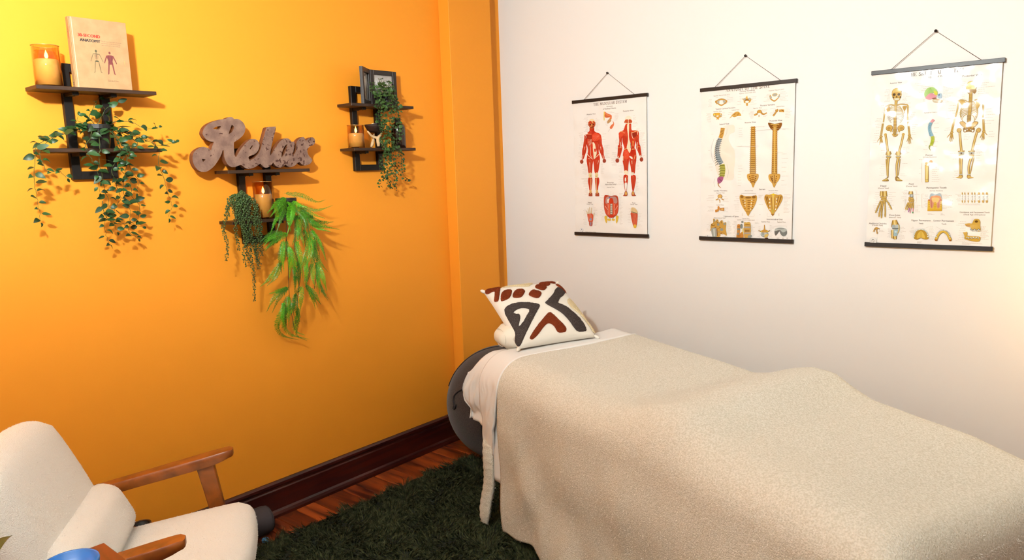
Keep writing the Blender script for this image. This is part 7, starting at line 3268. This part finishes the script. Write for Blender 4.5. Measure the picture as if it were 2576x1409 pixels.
def inv_uv(x, y):
    s, t = x / HS, y / HS
    for _ in range(6):
        a, b = cush_xy(s, t)
        s += (x - a) / HS
        t += (y - b) / HS
    return max(-.995, min(.995, s)), max(-.995, min(.995, t))

def poly_contains(p, ring):
    c = False
    j = len(ring) - 1
    for i in range(len(ring)):
        if (ring[i][1] > p[1]) != (ring[j][1] > p[1]) and p[0] < (ring[j][0] - ring[i][0]) * (p[1] - ring[i][1]) / (ring[j][1] - ring[i][1] + 1e-12) + ring[i][0]:
            c = not c
        j = i
    return c

def seg_dist(p, ring):
    d = 9
    for i in range(len(ring)):
        a, b = Vector(ring[i]), Vector(ring[(i + 1) % len(ring)])
        ab = b - a
        t = max(0, min(1, (Vector(p) - a).dot(ab) / max(1e-12, ab.length_squared)))
        d = min(d, (a + ab * t - Vector(p)).length)
    return d

def tuft(kind, pts, hole=None):
    ring = [(p.x / 1000, p.y / 1000) for p in catmull_closed(pts)]
    rings = [ring]
    if hole:
        rings.append([(p.x / 1000, p.y / 1000) for p in catmull_closed(hole)])
    xs = [p[0] for p in ring]
    ys = [p[1] for p in ring]
    V2, E2 = [], []
    for r_ in rings:
        b = len(V2)
        V2 += [Vector(p) for p in r_]
        E2 += [(b + i, b + (i + 1) % len(r_)) for i in range(len(r_))]
    step = .0042
    a = min(xs)
    while a < max(xs):
        b = min(ys)
        while b < max(ys):
            p = (a + random.uniform(-.001, .001), b + random.uniform(-.001, .001))
            if poly_contains(p, ring) and not (hole and poly_contains(p, rings[1])):
                if min(seg_dist(p, r_) for r_ in rings) > .0016:
                    V2.append(Vector(p))
            b += step
        a += step
    ov, oe, of, *_ = geometry.delaunay_2d_cdt(V2, E2, [], 2 if hole else 1, 1e-6)
    tri = []
    for q in of:
        c = (sum(ov[i][0] for i in q) / len(q), sum(ov[i][1] for i in q) / len(q))
        if poly_contains(c, ring) and not (hole and poly_contains(c, rings[1])):
            tri.append(tuple(q))
    vv = []
    P, N = [], []
    for p in ov:
        s, t = inv_uv(p[0], p[1])
        d = min(seg_dist(p, r_) for r_ in rings)
        h = cush_h(s, t) + .0008 + .0065 * min(1, d / .004) ** .5
        vv.append(CM @ Vector((p[0], p[1], h)))
    if not tri:
        return
    o = add('tuft', pydata(vv, tri), M_TUFT[kind], cu_, True)
    # cut yarn ends
    tp = np.array([[vv[i] for i in q[:3]] for q in tri], dtype=float)
    ar = np.linalg.norm(np.cross(tp[:, 1] - tp[:, 0], tp[:, 2] - tp[:, 0]), axis=1)
    cnt = int(ar.sum() * .5 * 260000)
    idx = rng.choice(len(tri), cnt, p=ar / ar.sum())
    w = rng.dirichlet((1, 1, 1), cnt)
    P = (tp[idx] * w[..., None]).sum(1)
    nz = np.array(CM.to_3x3() @ Vector((0, 0, 1)))
    fv, ftt = fibres(P - nz * .001, np.repeat(nz[None], cnt, 0), .0038, .0016, spread=.35)
    add('yarn', fast_tris(fv, ftt), M_YARN[kind], o, False, kind='stuff')

for kind, pts in TUFT:
    tuft(kind, pts, TUFT_HOLE if (kind == 'g' and len(pts) == 13) else None)

# ------------------------------------------------------------------ felt covered ball
M_FELT = mat('charcoal_felt', '231b19', .95, .1, var='463a36', var_scale=300, bump=.5, bump_scale=500, sheen=.2)
M_PIPE = mat('dark_piping', '1c1618', .8)
BC, BR = Vector((.441, -.577, .329)), .315
ba = thing('sitting_ball', 'charcoal felt covered exercise ball in the corner behind the bed', 'ball', (BC.x, BC.y, BC.z - BR))
bmx = bmesh.new()
bmesh.ops.create_uvsphere(bmx, u_segments=64, v_segments=40, radius=BR)
bmesh.ops.translate(bmx, vec=BC, verts=bmx.verts)
add('cover', from_bm(bmx), M_FELT, ba, True)
def meridian(axis_a, axis_b, a0, a1, r=.0035, n=40):
    a, b = Vector(axis_a).normalized(), Vector(axis_b)
    b = (b - a * b.dot(a)).normalized()
    return tube([BC + (a * math.cos(a0 + (a1 - a0) * i / n) + b * math.sin(a0 + (a1 - a0) * i / n)) * (BR + .001) for i in range(n + 1)], r, 6)
toc = (Vector((3.02, -3.5, 1.6)) - BC).normalized()
left = Vector((-.76, -.645, .03))
add('piping', meridian((0, 0, 1), left, .05, 1.25), M_PIPE, ba, True)
add('piping', meridian((0, 0, 1), toc * .9 + left * .35, .9, 2.9), M_PIPE, ba, True)
add('piping', meridian((0, 0, 1), -left * .6 + toc, .05, 2.9), M_PIPE, ba, True)
# carrying strap: a loose cord loop on the upper left
def on_ball(px_, up_, lift=.004):
    d = (toc * max(.05, math.sqrt(max(0, 1 - px_ ** 2 - up_ ** 2))) - left * -px_ * -1 * -1 + Vector((0, 0, 1)) * up_)
    d = (toc * math.sqrt(max(.02, 1 - px_ ** 2 - up_ ** 2)) + left * px_ + Vector((.19, -.22, .95)) * up_).normalized()
    return BC + d * (BR + lift)
add('strap', tube(catmull([on_ball(*q) for q in ((.40, .46), (.55, .40), (.70, .30), (.80, .22), (.85, .12), (.83, .0), (.80, -.07), (.80, -.13), (.77, -.12), (.78, -.05))], .01), .0045, 7), M_PIPE, ba, True)
tg = on_ball(.53, .55, .003)
dn = (tg - BC).normalized()
tx = (-left - dn * (-left).dot(dn)).normalized()
ty = dn.cross(tx)
TM = frame(tg, tx, ty, dn)
lab = add('label_tag', box((-.022, -.014, 0), (.022, .014, .002), .0005, 1, TM), mat('black_label', '120e0e', .5), ba)
J = Join()
J.put(*tube_data([TM @ Vector((.012 * math.cos(a) * .7 + .004, .009 * math.sin(a), .0026)) for a in np.linspace(0, 5.4, 14)], .0011, 4))
add('label_print', J.mesh(), mat('white_label_thread', 'd8d0c8', .7), lab)
# ------------------------------------------------------------------ shag rug
M_RUG = mat('dark_green_pile', '1a2012', .95, .1, var='40442e', var_scale=55, detail=1)
M_RUGB = mat('rug_backing', '10180e', .95)
rg = thing('shag_rug', 'dark green shag rug on the plank floor', 'rug', (1.2, -1.6, 0))
RA = math.radians(-2.5)
RM = Matrix.Translation((.285, -.69, 0)) @ Matrix.Rotation(RA, 4, 'Z')
RL, RW = 2.5, 2.2
add('backing', box((0, -RW, .001), (RL, 0, .012), .003, 1, RM), M_RUGB, rg)
cnt = 98000
rp = np.stack([rng.uniform(.0, RL, cnt), rng.uniform(-RW, 0, cnt)], 1)
# more pile where the floor is open
vis = (rp[:, 0] < 1.35)
rp = rp[vis | (rng.random(cnt) < .4)]
cnt = len(rp)
ca, sa = math.cos(RA), math.sin(RA)
wx = .285 + rp[:, 0] * ca - rp[:, 1] * sa
wy = -.69 + rp[:, 0] * sa + rp[:, 1] * ca
ang = vnoise(wx * 9, wy * 9, 5) * 12 + vnoise(wx * 30, wy * 30, 6) * 2
lean = np.stack([np.cos(ang), np.sin(ang), np.zeros(cnt)], 1) * (.7 + vnoise(wx * 20, wy * 20, 9)[:, None] * 1.0)
v_, t_ = fibres(np.stack([wx, wy, np.full(cnt, .01)], 1), np.repeat(np.array([[0, 0, 1.0]]), cnt, 0), .052, .0042, lean=lean, spread=.2, droop=.35)
v_[:, 2] = np.maximum(v_[:, 2], .008)
v_[:, 0] = np.maximum(v_[:, 0], .034)
add('pile', fast_tris(v_, t_), M_RUG, rg, False, kind='stuff')

# ------------------------------------------------------------------ foam roller, tumbler and cap behind the chair
M_GREY = mat('grey_fabric', '3c3638', .9, .1, bump=.4, bump_scale=400)
ro = thing('foam_roller', 'grey fabric covered roller lying by the baseboard', 'roller', (.108, -2.055, 0))
ax = Matrix(((1, 0, 0), (0, 0, 1), (0, -1, 0)))
RAx = Matrix.Rotation(math.radians(-3), 3, 'Z') @ ax
add('cover', lathe([(.0001, -.2), (.046, -.2), (.059, -.19), (.063, -.175), (.063, .175), (.059, .19), (.047, .2), (.0001, .2)], (.108, -2.055, .0645), 32, True, RAx), M_GREY, ro, True)
add('end_seam', lathe([(.0565, .192), (.059, .194), (.0565, .196)], (.108, -2.055, .0645), 28, False, RAx), M_PIPE, ro, True)
cp = thing('black_tumbler', 'open black tumbler standing by the wall behind the armchair', 'tumbler', (.2, -2.433, 0))
add('body', lathe([(.0001, 0), (.028, 0), (.032, .297), (.0295, .297), (.026, .02), (.0001, .02)], (.2, -2.433, 0), 28, False), M_BLACKPOT, cp, True)
add('rim', lathe([(.0325, .293), (.0333, .297), (.0325, .3005), (.029, .3005), (.0285, .297)], (.2, -2.433, 0), 28, False), mat('lit_rim_brown', '5a3c20', .4, metal=.4), cp, True)  # lighter brown paints in the lit edge of the black rim
bcap = lathe([(.0001, .0), (.014, .0), (.0155, .003), (.0155, .012), (.013, .015), (.006, .0155), (.0001, .0155)], (.19, -1.925, .0), 20)
tag(add('plastic_cap', bcap, mat('pale_blue_plastic', '3a78a8', .4), None, True), 'small pale blue plastic cap on the floor beside the roller', 'cap')

# ------------------------------------------------------------------ armchair; s = across (far arm to near arm), f = forward
AO = np.array([.66, -2.222, 0])
AF = np.array([.56, .8285, 0])
AF /= np.linalg.norm(AF)
AS = np.array([AF[1], -AF[0], 0])
def aw(s, f, z):
    return Vector(AO + AS * s + AF * f + np.array([0, 0, z]))
ARM = frame(AO, AS, AF, (0, 0, 1))
M_BOUCLE = mat('white_boucle', 'f2eee8', .95, .1, bump=.9, bump_scale=330, sheen=.25, bump_dist=.004)
M_OAK = wood_mat('honey_wood', '8c4818', '64300e', .35, (14, 14, 14), coat=.25, bump=.05)
ac = thing('armchair', 'white boucle armchair with honey coloured wooden arms', 'armchair', aw(.26, -.3, 0))
M_BOUFIB = mat('white_boucle_fibre', 'f6f3ee', .95, .05)
def fuzz(me, parent, per_m2, L=.0034):
    me.calc_loop_triangles()
    co = np.empty(len(me.vertices) * 3)
    me.vertices.foreach_get('co', co)
    co = co.reshape(-1, 3) + np.array(off_of(parent))
    tri = np.empty(len(me.loop_triangles) * 3, dtype=np.int32)
    me.loop_triangles.foreach_get('vertices', tri)
    tp = co[tri.reshape(-1, 3)]
    nr = np.cross(tp[:, 1] - tp[:, 0], tp[:, 2] - tp[:, 0])
    ar = np.linalg.norm(nr, axis=1)
    nr /= ar[:, None] + 1e-12
    cnt = int(ar.sum() * .5 * per_m2)
    idx = rng.choice(len(tp), cnt, p=ar / ar.sum())
    w = rng.dirichlet((1, 1, 1), cnt)
    P = (tp[idx] * w[..., None]).sum(1)
    fv, ft_ = fibres(P - nr[idx] * .001, nr[idx], L, .0014, spread=.6)
    add('boucle_pile', fast_tris(fv, ft_), M_BOUFIB, parent, False, kind='stuff')
def cushion(name, size, r, M_, puff, warp=None, n=12, fz=26000):
    o = add(name, soft_box(size, r, n, M_, puff, warp), M_BOUCLE, ac, True)
    fuzz(o.data, o, fz)
    return o
def seat_warp(co, p):
    co = co.copy()
    co.x *= 1 - .04 * p.y
    co.z += .012 * p.y
    return co
cushion('seat', (.54, .56, .14), .055, ARM @ Matrix.Translation((.27, -.27, .366)) @ Matrix.Rotation(math.radians(5), 4, 'X'), (.006, .018, .012), seat_warp)
def back_warp(co, p):
    co = co.copy()
    co.x *= 1 - .13 * max(0, p.z) ** 1.5 + .05 * max(0, -p.z)
    co.z -= .03 * abs(p.x) ** 3 * max(0, p.z)
    return co
cushion('backrest', (.56, .13, .56), .06, ARM @ Matrix.Translation((.27, -.57, .594)) @ Matrix.Rotation(math.radians(20), 4, 'X'), (.01, .02, .01), back_warp)
cushion('lumbar_cushion', (.54, .13, .20), .062, ARM @ Matrix.Translation((.27, -.455, .50)) @ Matrix.Rotation(math.radians(24), 4, 'X'), (.01, .012, .01))
def arm(s, tip):
    prof = [(-.036, -.002), (-.036, .012), (-.031, .018), (-.012, .0195), (.012, .0195), (.031, .018), (.036, .012), (.036, -.002), (.031, -.02), (-.031, -.02)]
    stations = [(-.62, .80, .9), (-.5, .85, 1), (-.3, .95, 1), (-.15, 1.05, 1.05), (-.085, 1.08, 1.0), (-.055, 1.06, .9), (-.032, 1.0, .7), (-.015, .88, .5), (-.005, .68, .3), (0, .42, .2)]
    stations = [(ff + tip, .604 + .178 * ff - (.004 if ff > -.01 else 0), kw, kh) for ff, kw, kh in stations]
    v, f = [], []
    for (ff, z, kw, kh) in stations:
        for (a, b) in prof:
            v.append(aw(s + a * kw * .85, ff, z + (b if b > 0 else b * kh)))
    m = len(prof)
    for i in range(len(stations) - 1):
        for k in range(m):
            a, b = i * m + k, i * m + (k + 1) % m
            f.append((a, b, b + m, a + m))
    f.append(tuple(range(m)))
    f.append(tuple(range(len(v) - 1, len(v) - m - 1, -1)))
    bm = bmesh.new()
    bm.from_mesh(pydata(v, f))
    return from_bm(bm)
def post(a, b, w0, d0, w1, d1):
    """square leg from a to b; w across the chair, d front to back"""
    v = []
    for p, w, d in ((a, w0, d0), (b, w1, d1)):
        for sx, sy in ((-1, -1), (1, -1), (1, 1), (-1, 1)):
            v.append(aw(p[0] + sx * w / 2, p[1] + sy * d / 2, p[2]))
    f = [(0, 1, 2, 3), (7, 6, 5, 4)] + [(k, k + 4, (k + 1) % 4 + 4, (k + 1) % 4) for k in range(4)]
    bm = bmesh.new()
    bm.from_mesh(pydata(v, f))
    bmesh.ops.bevel(bm, geom=bm.edges[:], offset=.004, segments=2, affect='EDGES', profile=.5)
    return from_bm(bm)
for s, tip in ((-.085, -.06), (.59, -.125)):
    am = arm(s, tip)
    am.shade_smooth()
    am.set_sharp_from_angle(angle=math.radians(38))
    add('armrest', am, M_OAK, ac)
    add('leg', post((s, tip - .1, .575), (s, tip - .01, .014), .032, .062, .026, .036), M_OAK, ac)
    add('leg', post((s, tip - .52, .50), (s, tip - .64, .014), .032, .055, .026, .036), M_OAK, ac)
    add('side_rail', post((s, tip - .55, .30), (s, tip - .06, .315), .024, .05, .024, .05), M_OAK, ac)
for ff in (-.16, -.5):
    add('cross_rail', post((-.075, ff, .285), (.58, ff, .285), .03, .022, .03, .022), M_OAK, ac)

# ------------------------------------------------------------------ side table with blue bowl and plant, bottom left corner
M_TABLE = wood_mat('reddish_table_wood', '6e2c10', '4c1a08', .4, (4, 30, 30), coat=.2)
sd = thing('side_table', 'reddish brown wooden side table corner in front of the armchair', 'table', (1.33, -3.13, 0))
add('top', box((1.096, -3.35, .675), (1.56, -2.866, .70), .003, 2), M_TABLE, sd)
for xx, yy in ((1.12, -3.33), (1.12, -2.89), (1.535, -3.33), (1.535, -2.89)):
    add('leg', box((xx - .018, yy - .018, 0), (xx + .018, yy + .018, .674), .003), M_TABLE, sd)
add('apron', box((1.13, -3.335, .615), (1.53, -3.32, .674)), M_TABLE, sd)
add('apron', box((1.13, -2.9, .615), (1.53, -2.885, .674)), M_TABLE, sd)
M_BLUE = mat('blue_glaze', '1f62a8', .3, .5)
bbw = lathe([(.0001, 0), (.03, 0), (.032, .004), (.046, .03), (.056, .06), (.0585, .078), (.0575, .082), (.055, .08), (.05, .066), (.035, .058), (.0001, .055)], (1.302, -3.006, .70), 40)
tag(add('blue_bowl', bbw, M_BLUE, None, True), 'bright blue bowl on the side table by the armchair', 'bowl')
hp = thing('house_plant', 'dark green leaf tip of a plant reaching in at the lower left', 'plant', (1.46, -3.25, .70))
pot(hp, (1.46, -3.25, .70), .05, .036, .085, mat('terracotta', '9a5030', .8))
big = leaf_mesh(.17, .05, .3, 1.0, M_IVY, .25, 8)
tip_dirs = [((1.315, -3.108, .908)), ((1.52, -3.36, .93)), ((1.6, -3.2, .92)), ((1.40, -3.37, .9)), ((1.55, -3.12, .83))]
for k, tp_ in enumerate(tip_dirs):
    root = Vector((1.46 + .01 * math.cos(k * 2), -3.25 + .01 * math.sin(k * 2), .78))
    d = Vector(tp_) - root
    mid = root + d * .35 + Vector((0, 0, .03))
    add('stem', tube(catmull([root - Vector((0, 0, .02)), root + d * .15 + Vector((0, 0, .02)), mid], .02), .002, 5), M_IVYSTEM, hp, True)
    place('leaf', big, aim(mid, Vector(tp_) - mid, (0, 0, 1), (Vector(tp_) - mid).length / .17), hp)
